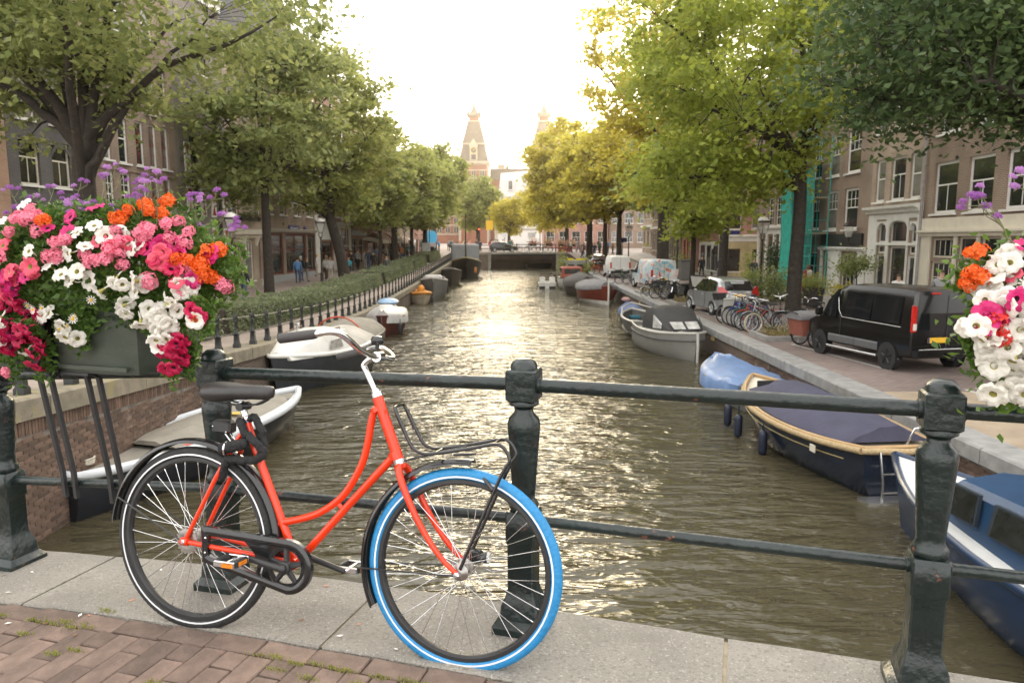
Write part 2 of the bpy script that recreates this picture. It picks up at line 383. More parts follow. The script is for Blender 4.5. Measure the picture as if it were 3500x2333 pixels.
# the right quay flares out before the far bridge
b = thing('quay_wall', 'far stretch of brick canal wall bending away near the arched bridge', 'quay wall')
k = MB(); pts = [(7.2, 68), (7.6, 75), (8.6, 88), (9.9, 101)]
k.add([(x, y, z) for x, y in pts for z in (WATER - .7, rz_(y) - .2)], [(2 * i, 2 * i + 2, 2 * i + 3, 2 * i + 1) for i in range(3)]); k.build('wall_face', _M['quay_brickwork'], b)
for (x, y), (x2, y2) in zip(pts, pts[1:]):
    n = max(3, int((y2 - y) / 1.3))
    for i in range(n):
        q = MB(); A = [(x + (x2 - x) * i / n, y + (y2 - y) * i / n), (x + (x2 - x) * (i + 1) / n, y + (y2 - y) * (i + 1) / n - .01)]
        q.loft([[(px - .07, py, rz_(py) - .25), (px + .5, py, rz_(py) - .25), (px + .5, py, rz_(py) + .012), (px - .07, py, rz_(py) + .012)] for px, py in A]); q.build('coping_stone', cop_r, b)

# ---------------------------------------------------------------- near bridge deck
TH = R(17.5); RA = (math.cos(TH), -math.sin(TH)); RN = (math.sin(TH), math.cos(TH)); RO = (.044, 2.63)
def g(u): return -.0156 * min(u, 0) ** 2
def un(u, n, z=0.): return (RO[0] + u * RA[0] + n * RN[0], RO[1] + u * RA[1] + n * RN[1], z)
deck = thing('bridge_pavement', None, None); deck['kind'] = 'structure'
m_sand = mat('joint_sand', (.15, .125, .10), .95, n=(25, .35), bump=(80, .4), patch=((.09, .10, .035), 3, .58, .06))
k = MB(); us = [-9 + .5 * i for i in range(34)]
k.add([un(u, n, g(u) - .012) for u in us for n in (-9, -.345)], [(2 * i, 2 * i + 2, 2 * i + 3, 2 * i + 1) for i in range(len(us) - 1)]); k.build('sand_bed', m_sand, deck)
m_pave = mat('paving_brick', (.152, .106, .084), .82, n=(14, .25), island=.25, bump=(55, .35), patch=[((.15, .11, .09), 5, .58, .14), ((.34, .25, .20), 9, .66, .1)])
def pave_var(L, Wd):
    out = []
    for _ in range(4):
        q = MB(); c = .004; j = lambda s: rnd.uniform(-s, s); X, Y = L / 2, Wd / 2
        V = [(x + j(.0025), y + j(.0025), -.02) for x, y in ((-X, -Y), (X, -Y), (X, Y), (-X, Y))]
        q.loft([V, [(v[0], v[1], -.005) for v in V], [(v[0] * (1 - c / X), v[1] * (1 - c / Y), j(.0012)) for v in V]]); out.append(q.mesh('brick', m_pave))
    return out
pv = pave_var(.208, .093)
spots = []
u = -3.6
while u < 1.5:
    spots.append((u, -.405, -TH)); u += .217
ci = 0; u = -3.6
while u < 1.3:
    n = -.462 - .104 - (ci % 2) * .105
    if ci % 2:  spots.append((u, -.462 - .047, -TH, 1))
    while n > -1.75:
        spots.append((u, n, -TH + math.pi / 2)); n -= .2135
    u += .0985; ci += 1
half = pave_var(.094, .093)
spots.sort(key=lambda s: (s[0] + .9) ** 2 + (s[1] + .5) ** 2 * 2.5)
jit = lambda s: rnd.uniform(-s, s)
def place_pave(s, me):
    o = ob('brick', me, deck, un(s[0] + jit(.002), s[1] + jit(.002), g(s[0]) + jit(.0022))); o.rotation_euler = (jit(.010), jit(.010) - .031 * min(s[0], 0) * 0, s[2] + jit(.012))
for s in spots[:300]: place_pave(s, rnd.choice(half if len(s) > 3 else pv))
rest = MB()
for s in spots[300:]:
    me = rnd.choice(half if len(s) > 3 else pv); cr, sr = math.cos(s[2]), math.sin(s[2]); c = un(s[0], s[1], g(s[0]) + jit(.002))
    rest.add([(v.co.x * cr - v.co.y * sr + c[0], v.co.x * sr + v.co.y * cr + c[1], v.co.z + c[2]) for v in me.vertices], [tuple(p.vertices) for p in me.polygons])
stuff(rest.build('brick_courses', m_pave, deck))
# granite edge slabs
def granite():
    m = mat('granite_slab', (.245, .226, .196), .8, n=(3, .16), bump=(120, .55), patch=[((.175, .16, .14), 70, .52, .10), ((.40, .375, .335), 95, .57, .08), ((.165, .15, .125), 2.2, .56, .2), ((.10, .09, .08), 11, .70, .04)])
    return m
m_gran = granite()
slab_u = [-6.2, -4.4, -2.13, -.672, .744, 2.2, 3.7]
for a, c in zip(slab_u, slab_u[1:]):
    q = MB(); gp = .007; N_ = 8; rings = []
    for i in range(N_ + 1):
        u = a + gp + (c - a - 2 * gp) * i / N_; z = g(u) + .006; w = .006 if 0 < i < N_ else 0; zz = z if 0 < i < N_ else z - .004
        rings.append([un(u, -.352, z - .12), un(u, -.352, zz - .006), un(u, -.346, zz), un(u, .142, zz), un(u, .15, zz - .008), un(u, .15, z - .3), un(u, 0, z - .3)])
    q.loft(rings); q.build('kerb_slab', m_gran, deck)
k = MB(); us = [-6.2 + .5 * i for i in range(20)]
k.add([un(u, n, g(u) - .006) for u in us for n in (-.34, .13)], [(2 * i, 2 * i + 2, 2 * i + 3, 2 * i + 1) for i in range(len(us) - 1)]); k.build('joint_mortar', mat('joint_mortar', (.33, .28, .20), .9, n=(20, .3)), deck)
k = MB(); k.add([un(u, .11, z) for u in (-7, 5) for z in (-.2, WATER - .6)], [(0, 1, 3, 2)]); k.build('bridge_face', _M['quay_brickwork'], deck)
# little weeds in the joints, dropped petals and litter
moss = []
rs = np.random.RandomState(3)
mspots = [(-2.2, -.44), (-2.13, -.45), (-1.92, -.46), (-1.84, -.46), (-1.78, -.44), (-1.72, -.47), (-1.66, -.45), (-2.35, -.44), (-1.87, -.55), (-1.62, -.64), (-1.55, -.60), (-1.3, -.82), (-.86, -.46), (-.78, -.455), (-.7, -.47), (-.62, -.455), (-.55, -.462), (-.5, -.46), (-.36, -.46), (-.28, -.455), (-.22, -.46), (-.12, -.45), (.0, -.46), (.06, -.455), (-.74, -.52), (-.6, -.54), (-.42, -.52), (-1.7, -.33), (-1.66, -.335), (-1.1, -.7), (-1.5, -.9)]
for (u, n) in mspots:
    for _ in range(45):
        c = np.array(un(u + rs.normal(0, .022), n + rs.normal(0, .007), g(u) + .002)); h = rs.uniform(.004, .016); a = rs.uniform(0, 6.28); d = np.array([math.cos(a), math.sin(a), 0]) * .003
        moss += [c - d, c + d, c + d * .3 + [rs.normal(0, .006), rs.normal(0, .006), h]]
o = ob('grass', np_mesh('grass', np.array(moss), 3, leaf_mat('weed', (.14, .17, .03), (.28, .27, .09)))); stuff(tag(o, 'small tufts of grass and moss in the paving joints', 'grass'))
lit = MB()
for _ in range(60):
    u, n = rs.uniform(-2.6, .6), rs.uniform(-1.1, .1); c = un(u, n, g(u) + .008 + (0.0 if n > -.34 else -.002)); a = rs.uniform(0, 6.28); s = rs.uniform(.003, .009)
    lit.mi = int(rs.randint(0, 3)); lit.add([(c[0] + s * math.cos(a + q) * (1.7 if i % 2 else .8), c[1] + s * math.sin(a + q) * (1.7 if i % 2 else .8), c[2] + rs.uniform(0, .003)) for i, q in enumerate((0, 1.5, 3.1, 4.6))], [(0, 1, 2, 3)])
stuff(tag(lit.build('litter', [mat('fallen_petal', (.75, .72, .66)), mat('dry_leaf', (.20, .10, .05)), mat('pink_petal', (.55, .22, .12))]), 'scattered petals and bits of litter on the granite slabs', 'litter'))
# ---------------------------------------------------------------- houses
BR = {
 'dark': brick_mat('brick_black', (0.077, 0.070, 0.066), (0.105, 0.092, 0.084), (0.126, 0.119, 0.112)),
 'brown': brick_mat('brick_brown', (.26, .16, .10), (.21, .128, .08), (.32, .28, .24)),
 'tan': brick_mat('brick_tan', (.38, .265, .18), (.31, .215, .145), (.36, .32, .27)),
 'red': brick_mat('brick_red', (0.420, 0.182, 0.119), (0.350, 0.147, 0.098), (0.364, 0.280, 0.238)),
 'orange': brick_mat('brick_orange', (0.420, 0.224, 0.126), (0.350, 0.182, 0.105), (0.350, 0.280, 0.224)),
 'grey': brick_mat('brick_greybrown', (0.231, 0.189, 0.161), (0.189, 0.154, 0.133), (0.280, 0.252, 0.231)),
 'yellow': brick_mat('brick_painted_yellow', (.52, .42, .235), (.50, .405, .225), (.47, .385, .22), .22, .068, .006, .3),
 'teal': brick_mat('brick_greenish', (0.196, 0.182, 0.147), (0.161, 0.147, 0.119), (0.238, 0.224, 0.196)),
}
white = mat('white_paint', (.74, .72, .67), .5, n=(3, .06), patch=((.60, .57, .51), 2.2, .62, .2))
cream = mat('cream_paint', (.66, .60, .49), .5, n=(3, .06), patch=((.55, .49, .40), 2, .62, .2))
redwood = mat('red_paint', (.20, .03, .02), .45, n=(4, .15))
maroon = mat('maroon_paint', (.13, .025, .02), .4, n=(4, .15))
blackp = mat('black_paint', (.02, .02, .02), .4, n=(4, .2))
greyp = mat('grey_paint', (.36, .37, .37), .5, n=(4, .1))
slate = mat('roof_slate', (.10, .095, .095), .75, n=(5, .2), bump=(14, .5))
tilered = mat('roof_tile_red', (.28, .13, .08), .8, n=(6, .25), bump=(16, .5))
zinc = mat('zinc', (.30, .31, .32), .45, .6, n=(4, .15))
stone = mat('facade_stone', (.42, .38, .32), .8, n=(5, .12))
def glass_mat(name, c, rough=.06, n=(1.2, .5)):
    return mat(name, c, rough, 0, n, spec=.9)
gl = [glass_mat('glass_dark', (.02, .022, .024)), glass_mat('glass_dim', (.045, .042, .038)), glass_mat('glass_curtain', (.20, .19, .17), .15), glass_mat('glass_deep', (.012, .012, .012))]
shopglass = glass_mat('shop_glass', (.05, .048, .042), .04, (.9, .75))
_wc = {}
def window(h, x, z, w, hh, rows, fm=white, gm=None, depth=.10, sill=True, bar=.035, fr=.075, sillm=None, sash=None):
    """rows (bottom to top): (height share, number of columns, glazing bars across the height). Frame = part, panes and sill = sub-parts"""
    gm = gm or gl[rnd.choice((0, 1, 1, 2, 2))]
    key = (round(w, 3), round(hh, 3), str(rows), fm.name, sash.name if sash else '', fr)
    if key not in _wc:
        q = MB(); q.bx(-w / 2, -w / 2 + fr, 0, .07, 0, hh); q.bx(w / 2 - fr, w / 2, 0, .07, 0, hh); q.bx(-w / 2 + fr, w / 2 - fr, 0, .07, 0, fr); q.bx(-w / 2 + fr, w / 2 - fr, 0, .07, hh - fr, hh)
        z0 = fr; panes = []; tot = sum(r[0] for r in rows); H = hh - 2 * fr; q.mi = 1 if sash else 0
        for i, (sh, nc, nb) in enumerate(rows):
            z1 = z0 + H * sh / tot; iw = w - 2 * fr
            if i < len(rows) - 1: q.bx(-w / 2 + fr, w / 2 - fr, .008, .062, z1 - .03, z1 + .03)
            for c in range(nc):
                xa, xb = -w / 2 + fr + iw * c / nc, -w / 2 + fr + iw * (c + 1) / nc
                if c: q.bx(xa - bar / 2, xa + bar / 2, .012, .056, z0 + .03, z1 - .03)
                panes.append((xa + .012, xb - .012, z0 + .012, z1 - .012))
            for k in range(1, nb + 1):
                zz = z0 + (z1 - z0) * k / (nb + 1); q.bx(-w / 2 + fr, w / 2 - fr, .016, .052, zz - bar / 2, zz + bar / 2)
            z0 = z1
        pm = []
        for (xa, xb, za, zb) in panes:
            p = MB(); p.bx(xa, xb, .030, .038, za, zb); pm.append(p.mesh('pane', gl[0]))
        s = MB(); s.cbx((0, -.09, -.05), (w + .16, .26, .08)); _wc[key] = (q.mesh('window', [fm, sash] if sash else fm), pm, s.mesh('sill', sillm or white))
    fmesh, pm, sm = _wc[key]
    o = ob('window', fmesh, h, (x, depth, z))
    for p in pm:
        c = ob('pane', p, o); c.material_slots[0].link = 'OBJECT'; c.material_slots[0].material = gm
    if sill: ob('sill', sm, o)
    return o
def door(h, x, z, w, hh, m=blackp, fm=white, glassed=True):
    f = MB(); f.bx(-w / 2 - .09, -w / 2, -.02, .09, 0, hh + .09); f.bx(w / 2, w / 2 + .09, -.02, .09, 0, hh + .09); f.bx(-w / 2, w / 2, -.02, .09, hh, hh + .09)
    o = f.build('door', fm, h, loc=(x, .07, z))
    q = MB(); q.bx(-w / 2, w / 2, .03, .07, 0, hh * (1 if not glassed else .76))
    for i in (0, 1):
        xx = -w / 2 + w * (.1 + .45 * i); q.bx(xx, xx + w * .35, .018, .03, .15, hh * .3); q.bx(xx, xx + w * .35, .018, .03, hh * .36, hh * .7)
    q.build('door_leaf', m, o)
    if glassed: q = MB(); q.bx(-w / 2, w / 2, .04, .05, hh * .77, hh); q.build('pane', gl[1], o)
    return o
def house(label, x, y, rz, w, hgt, z0, ops, wm, D=9., base=None, roof='gable_front', roofm=slate, cat='house', rev=white, cornice=white, group=None, name='canal_house'):
    """front in the local x-z plane at y=0 facing -y; ops = openings (x0,x1,z0,z1). Heights are above z0"""
    h = thing(name, label, cat, (x, y, z0), rz, group)
    q = MB(); xs = sorted({0, w} | {v for o in ops for v in o[:2]}); zs = sorted({-.6, hgt} | {v for o in ops for v in o[2:4]})
    for a, b_ in zip(xs, xs[1:]):
        for c, d in zip(zs, zs[1:]):
            mx, mz = (a + b_) / 2, (c + d) / 2
            if not any(o[0] < mx < o[1] and o[2] < mz < o[3] for o in ops): q.add([(a, 0, c), (b_, 0, c), (b_, 0, d), (a, 0, d)], [(0, 1, 2, 3)])
    for o in ops:
        a, b_, c, d = o[:4]; e = .22
        q.add([(a, 0, c), (b_, 0, c), (b_, 0, d), (a, 0, d), (a, e, c), (b_, e, c), (b_, e, d), (a, e, d)], [(0, 4, 5, 1), (1, 5, 6, 2), (2, 6, 7, 3), (3, 7, 4, 0), (4, 7, 6, 5)])
    q.add([(0, 0, -.6), (0, D, -.6), (0, D, hgt), (0, 0, hgt), (w, 0, -.6), (w, D, -.6), (w, D, hgt), (w, 0, hgt)], [(0, 3, 2, 1), (4, 5, 6, 7), (1, 2, 6, 5), (3, 7, 6, 2)])
    q.build('wall', wm, h)
    r = MB()
    if roof == 'gable_front':
        t = w * .55; r.add([(0, .05, hgt), (w, .05, hgt), (w / 2, .05, hgt + t), (0, D, hgt), (w, D, hgt), (w / 2, D, hgt + t)], [(0, 1, 2), (1, 4, 5, 2), (0, 2, 5, 3), (3, 5, 4)])
    elif roof == 'hip':
        t = 1.1; r.add([(-.15, -.15, hgt), (w + .15, -.15, hgt), (w + .15, D, hgt), (-.15, D, hgt), (w * .2, 2.5, hgt + t), (w * .8, 2.5, hgt + t), (w * .8, D - 2, hgt + t), (w * .2, D - 2, hgt + t)], [(0, 1, 5, 4), (1, 2, 6, 5), (2, 3, 7, 6), (3, 0, 4, 7), (4, 5, 6, 7)])
    ro = r.build('roof', roofm, h)
    c = MB(); c.cbx((w * .25, D * .5, hgt + 2.2), (.7, .9, 2.2)); c.build('chimney', BR['brown'], ro)
    if cornice:
        c = MB(); c.loft([[(a, yy, hgt + zz) for yy, zz in ((.0, -.55), (-.1, -.55), (-.12, -.2), (-.3, -.12), (-.34, .05), (.02, .08))] for a in (.02, w - .02)]); c.build('cornice', cornice, h)
    if base: q = MB(); q.bx(.02, w - .02, -.05, 0, -.6, base[0]); q.build('plinth', base[1], h)
    return h
def wins(h, spec):
    for (x, z, w, hh, rows, fm, *rest) in spec:
        window(h, x, z, w, hh, rows, fm, **(rest[0] if rest else {}))
def op(x, z, w, hh): return (x - w / 2, x + w / 2, z, z + hh)
SASH6 = [(1, 1, 0), (1.05, 3, 1)]; TWO = [(1.25, 1, 0), (1, 1, 0)]; CROSS = [(1.5, 2, 0), (1, 1, 0)]; GRID = [(1.2, 2, 1), (1, 2, 1)]; GRID6 = [(1, 3, 1), (1, 3, 1)]
RZL, RZR = R(90), R(-90)
# left terrace: line through (-19.7, 16) heading slightly towards the canal; local x runs away from the bridge
ANG_L = math.atan2(1, .1018); LX = lambda s: (-21.33 + .1018 * (16 + s * .9949), 16 + s * .9949)
def left_house(s0, s1, hgt, label, ops, wm, **k):
    x, y = LX(s0); z = lz(y + 2); return house(label, x, y, ANG_L, s1 - s0 - .02, hgt - z, z, [(a, b_, c - z, d - z) for a, b_, c, d in ops], wm, **k), z
# 0: red brick end house
zc0 = -1.5
def row(n, x0, dx, z, w, hh): return [(x0 + i * dx, z, w, hh) for i in range(n)]
def terrace(s0, s1, hgt, label, wm, rows, **k):
    """rows: list of (list of (x,z,w,h) in facade metres with world z, pattern, frame, extras)"""
    ops = [op(*r) for rr in rows for r in rr[0]]
    h, z = left_house(s0, s1, hgt, label, ops, wm, **k)
    for rr in rows:
        for (x, zz, w, hh) in rr[0]: window(h, x, zz - z, w, hh, rr[1], rr[2], **(rr[3] if len(rr) > 3 else {}))
    return h
terrace(4.2, 11.6, 13.5, 'reddish brown brick house at the far left edge, beside the black brick house', BR['orange'],
        [(row(3, 1.3, 2.3, 2.6, 1.2, 2.2), TWO, cream), (row(3, 1.3, 2.3, 6.0, 1.2, 2.2), TWO, cream), (row(3, 1.3, 2.3, 9.2, 1.1, 1.8), TWO, cream), (row(2, 1.6, 3, -.6, 1.6, 2.4), CROSS, white)])
h = terrace(11.6, 15.5, 14, 'black brick house with tall cream arched windows and white sills', BR['dark'],
        [(row(2, 1.08, 1.72, 3.55, 1.05, 1.75), CROSS, cream), (row(2, 1.08, 1.72, 6.0, 1.0, 2.0), TWO, cream), (row(2, 1.08, 1.72, 9.1, 1.0, 1.9), TWO, cream), ([(2.85, .95, 1.05, 2.1)], CROSS, cream), ([(.95, .9, 1.1, 1.8)], TWO, white)])
for zz in (5.3, 3.05):   # segmental brick arches over the windows
    for i in range(2):
        q = MB(); xm = 1.08 + i * 1.72
        q.loft([[(xm + .66 * math.sin(a), -.03 + dy, zz + 1.5 + .66 * 1.6 * math.cos(a) - 1.1 + dz) for dy, dz in ((0, 0), (0, .16), (.04, .16), (.04, 0))] for a in [(-.9 + 1.8 * k / 8) for k in range(9)]]); q.build('window_arch', BR['dark'], h)
h = terrace(15.5, 22.9, 14.5, 'brown brick house with white sashes and red framed windows behind the big tree', BR['brown'],
        [([(1.9, 5.0, .55, 2.0), (3.05, 4.95, .7, 2.0)], TWO, white), ([(4.35, 4.95, .68, 2.05), (5.4, 4.95, .68, 2.05), (6.45, 4.95, .68, 2.05)], GRID, white, dict(sash=redwood)),
         ([(.55, 2.3, .5, 2.2), (1.9, 2.3, .6, 2.2), (3.05, 2.3, .75, 2.2)], GRID, white), ([(4.35, 2.4, .68, 2.1), (5.4, 2.4, .68, 2.1), (6.45, 2.4, .68, 2.1)], GRID, white, dict(sash=redwood)),
         ([(1.4, 8.0, .8, 1.8), (3.2, 8, .8, 1.8), (5.4, 7.5, .85, 1.7), (6.5, 8, .7, 1.7)], TWO, white, dict(sash=redwood)), ([(1.4, 10.8, .9, 1.6), (3.4, 10.8, .9, 1.6), (5.5, 10.8, .9, 1.6)], TWO, white), ([(1.2, -.4, 1.2, 2.0), (3.2, -.4, 1.3, 2.0), (5.6, -.4, 1.8, 2.0)], CROSS, white)])
for zz in (2.1, 4.75): q = MB(); q.bx(.03, 7.3, -.06, 0, zz + 1.5, zz + 1.62); q.build('string_course', BR['brown'], h)
# warehouse with red and white shutters
sh_z = (5.2, 2.9, .9)
ops_ = [(row(1, 1.75, 0, z, .8, 1.75), GRID, blackp) for z in sh_z] + [(row(1, 4.2, 0, z, .7, 1.6), GRID, blackp) for z in sh_z] + [([(1.75, 7.6, .9, 1.8), (4.2, 7.6, .8, 1.6), (3, 10.4, .9, 1.6)], GRID, blackp), ([(3.0, -1.0, 1.6, 2.0)], TWO, white)]
h = terrace(22.9, 28.3, 14.8, 'brown brick warehouse with red and white hourglass shutters', BR['grey'], ops_)
m_shred = mat('shutter_red', (.30, .035, .025), .5); 
for xx, ww in ((1.75, .8), (4.2, .7)):
    for z in sh_z:
        for sd in (-1, 1):
            q = MB(); cx = xx + sd * (ww / 2 + .30); zb = z + 1.45; zt = zb + 1.55 if xx < 3 else zb + 1.4
            q.bx(cx - .27, cx + .27, -.06, -.003, zb, zt); o = q.build('shutter', white, h)
            q = MB(); zm = (zb + zt) / 2
            q.add([(cx - .2, -.068, zb + .1), (cx + .2, -.068, zb + .1), (cx, -.068, zm), (cx - .2, -.068, zt - .1), (cx + .2, -.068, zt - .1)], [(0, 1, 2), (3, 2, 4)]); q.build('red_hourglass', m_shred, o)
# white corner house with cream cornice
h = terrace(28.3, 33.2, 13.5, 'brick house with a cream shop cornice on brackets and a flower box', BR['tan'],
        [([(.75, 2.95, .95, 2.3), (3.75, 2.75, .95, 2.3)], [(1, 3, 0), (.6, 3, 0)], cream), ([(.85, 6.2, 1, 1.9), (3.6, 6.2, 1, 1.9)], TWO, cream), ([(1, 9, 1, 1.8), (3.5, 9, 1, 1.8)], TWO, cream), ([(2.4, -1.1, 1.15, 2.5)], [(1.6, 1, 0), (1, 3, 0)], cream), ([(.65, -1.1, .8, 2.4)], TWO, cream)])
q = MB(); zg = 1.62 + 1.5
q.loft([[(a, yy, zg + zz) for yy, zz in ((0, 0), (-.12, 0), (-.15, .12), (-.4, .22), (-.45, .5), (0, .55))] for a in (.05, 4.8)]); q.build('shop_cornice', cream, h)
for xx in (1.6, 3.4, 4.6): q = MB(); q.loft([[(xx + dx, y_, zg + z_) for y_, z_ in ((0, -.5), (-.06, -.5), (-.32, .2), (0, .2))] for dx in (-.08, .08)]); q.build('bracket', cream, h)
q = MB(); q.bx(3.75, 4.85, -.10, 0, -.6, 2.95); q.build('pillar', BR['brown'], h); q = MB(); q.bx(3.70, 4.87, -.14, 0, -.6, .5); q.build('plinth', stone, h)
fbx = thing('flower_box', 'window flower box on the ledge above the cream shop cornice', 'flower box', (LX(28.9)[0] + .35, LX(28.9)[1], 2.62), ANG_L)
q = MB(); q.bx(0, 2.6, -.15, .15, 0, .22); q.build('box', blackp, fbx)
lv = []; rs = np.random.RandomState(5)
def leaf_quads(C, size, rs, up=.6, aspect=.6):
    n = len(C); nrm = rs.normal(0, 1, (n, 3)); nrm[:, 2] = np.abs(nrm[:, 2]) + up; nrm /= np.linalg.norm(nrm, axis=1)[:, None]
    t = rs.normal(0, 1, (n, 3)); t -= nrm * (t * nrm).sum(1)[:, None]; t /= np.linalg.norm(t, axis=1)[:, None]; b2 = np.cross(nrm, t)
    s = (size * rs.uniform(.65, 1.3, n))[:, None]
    return np.stack([C - t * s, C + b2 * s * aspect - nrm * s * .15 - t * s * .28, C + t * s, C - b2 * s * aspect - nrm * s * .15 - t * s * .28], 1).reshape(-1, 3)
C = np.stack([rs.uniform(-.1, 2.7, 420), rs.normal(-.05, .14, 420), rs.normal(.28, .12, 420)], 1)
lm0 = leaf_mat('box_leaf', (.03, .055, .015), (.08, .11, .03))
ob('foliage', np_mesh('foliage', leaf_quads(C, .07, rs), 4, [lm0, mat('box_flower_pink', (.6, .2, .2))], (rs.uniform(0, 1, 420) < .12).astype(int)), fbx)
# dark red corner shop
LS = lambda s: (-16.6 + .0797 * s, 48 + .9968 * s); ANG_S = math.atan2(.9968, .0797)
def shop(s0, s1, hgt, label, ops, wm, **k):
    x, y = LS(s0); z = lz(y + 3); h = house(label, x, y, ANG_S, s1 - s0 - .02, hgt - z, z, [(a, b_, c - z, d - z) for a, b_, c, d in ops], wm, **k)
    return h, z
cols = [(2.1, 3.4), (6.35, 4.1), (9.6, 1.8)]
o_ = [(x - w / 2, x + w / 2, -.95, 1.9) for x, w in cols] + [op(x, z, 1.1, 1.9) for z in (3.2, 6.3, 9.2) for x in (1.5, 4, 6.6, 9.2)]
h, z = shop(.6, 11, 13, 'brick corner shop with dark red framed display windows and a name plate', o_, BR['brown'], base=(.45, greyp))
for x, w in cols: window(h, x, -.95 - z, w, 2.85, [(1.5, 1, 0), (1, 2, 0)] if w > 2 else [(1.5, 1, 0), (1, 1, 0)], maroon, shopglass, sill=False, fr=.16)
for zz in (3.2, 6.3, 9.2):
    for x in (1.5, 4, 6.6, 9.2): window(h, x, zz - z, 1.1, 1.9, SASH6, white)
q = MB(); q.loft([[(a, yy, 3.45 + zz) for yy, zz in ((0, 0), (-.2, .02), (-.28, .2), (0, .24))] for a in (0, 10.3)]); q.build('ledge', stone, h)
def text_part(cu, tm, parent, loc, rot):
    tmp = bpy.data.objects.new('tmp', cu); col.objects.link(tmp); bpy.context.view_layer.update()
    me = bpy.data.meshes.new_from_object(tmp.evaluated_get(bpy.context.evaluated_depsgraph_get())); bpy.data.objects.remove(tmp); bpy.data.curves.remove(cu)
    me.materials.clear(); me.materials.append(tm); o = ob('lettering', me, parent, loc); o.rotation_euler = rot; return o
def sign(name, label, loc, rz, w, hh, m, text=None, tm=None, ts=.2, cat='sign', d=.04, ext=.004):
    t = thing(name, label, cat, loc, rz)
    q = MB(); q.bx(-w / 2, w / 2, -d, 0, -hh / 2, hh / 2); q.build('panel', m, t)
    if text:
        cu = bpy.data.curves.new('lettering', 'FONT'); cu.body = text; cu.size = ts; cu.align_x = 'CENTER'; cu.align_y = 'CENTER'; cu.extrude = ext
        text_part(cu, tm, t, (0, -d - .006, 0), (R(90), 0, 0))
    return t
bluesign = mat('sign_blue', (.03, .035, .16), .4)
whitem = mat('sign_white', (.8, .8, .8), .4)
x, y = LS(6.4); sign('street_name_plate', 'blue street name plate on the brick above the dark red shop window', (x + .06, y, 2.28), ANG_S, 2.1, .38, bluesign, 'SPIEGELGRACHT', whitem, .21)
x, y = LS(8.6); sign('district_plate', 'small blue plate beside the street name plate', (x + .06, y, 2.26), ANG_S, .4, .36, bluesign)
# white tall house
wz = [3.4, 6.2, 9.0]
o_ = [op(x, z, 1.15, 2.1) for z in wz for x in (1.3, 3.5, 6.0, 8.3)] + [op(2.9, -1.3, 3.0, 2.6), op(7.6, .9, 2.3, 1.6), op(7.6, -1.15, 2.3, 1.85)]
h, z = shop(11, 20.5, 14.5, 'tall house with white pilasters and a white shop front with barred windows', o_, BR['red'], roof='hip')
for zz in wz:
    for x in (1.3, 3.5, 6.0, 8.3): window(h, x, zz - z, 1.15, 2.1, TWO, white)
window(h, 2.9, -1.3 - z, 3.0, 2.6, [(2, 2, 0), (1, 2, 0)], maroon, gl[3], sill=False, fr=.12); window(h, 7.6, .9 - z, 2.3, 1.6, [(1, 5, 1)], white, gl[0]); window(h, 7.6, -1.15 - z, 2.3, 1.85, [(1, 1, 0)], white, shopglass)
for x in (.2, 2.4, 4.7, 7.1, 9.3): q = MB(); q.bx(x - .2, x + .2, -.10, 0, 3.0 - z, 13.6 - z); q.build('pilaster', white, h)
q = MB(); q.loft([[(a, yy, 2.45 - z + zz) for yy, zz in ((0, 0), (-.12, 0), (-.16, .3), (-.35, .42), (0, .5))] for a in (0, 9.4)]); q.build('shop_cornice', white, h)
for a, c, d in ((0, 1.3, 0), (4.5, 6.3, 0), (8.9, 9.45, 0), (1.3, 4.5, 1.45 - z)): q = MB(); q.bx(a, c, -.08, 0, d, 2.45 - z); q.build('white_shop_panel', white, h)
# grey shop
o_ = [op(1.3, -.8, 1.5, 2.4), op(3.5, -.8, 1.5, 2.4)] + [op(x, z, 1.0, 1.9) for z in (3.3, 6.2, 9) for x in (1, 2.5, 4)]
h, z = shop(20.5, 25.5, 13, 'narrow brick house with a grey wooden shop front beside the striped awnings', o_, BR['orange'], roof='hip')
for x in (1.3, 3.5): window(h, x, -.8 - z, 1.5, 2.4, [(2, 2, 0), (.8, 2, 0)], greyp, shopglass, sill=False)
for zz in (3.3, 6.2, 9):
    for x in (1, 2.5, 4): window(h, x, zz - z, 1.0, 1.9, SASH6, white)
q = MB(); q.bx(0, 5, -.14, 0, 1.85 - z, 2.3 - z); q.build('shop_fascia', greyp, h)
# far left terrace
specs = [(25.5, 33.5, 12.5, 'red'), (33.5, 40, 14, 'brown'), (40, 47, 13, 'tan'), (47, 55, 14, 'red')]
words_ = ['red brick house above the first striped awning', 'brown brick house above the second striped awning', 'tan brick house at the far end of the left terrace', 'red brick house closest to the arched bridge on the left street']
for (a, c, hg, bm), lb in zip(specs, words_):
    n = 4; w = c - a; xs_ = [w * (i + .5) / n for i in range(n)]
    o_ = [op(x, z_, 1.0, 1.9) for z_ in (3.4, 6.3, 9.0) for x in xs_] + [op(w * .28, -.5, w * .36, 2.0), op(w * .74, -.5, w * .36, 2.0)]
    h, z = shop(a, c, 11.6, lb, o_, BR[bm], roof='hip')
    for zz in (3.4, 6.3, 9.0):
        for x in xs_: window(h, x, zz - z, 1.0, 1.9, TWO, white)
    for x in (.28, .74): window(h, w * x, -.5 - z, w * .36, 2.0, [(1, 3, 0)], blackp, gl[0], sill=False)
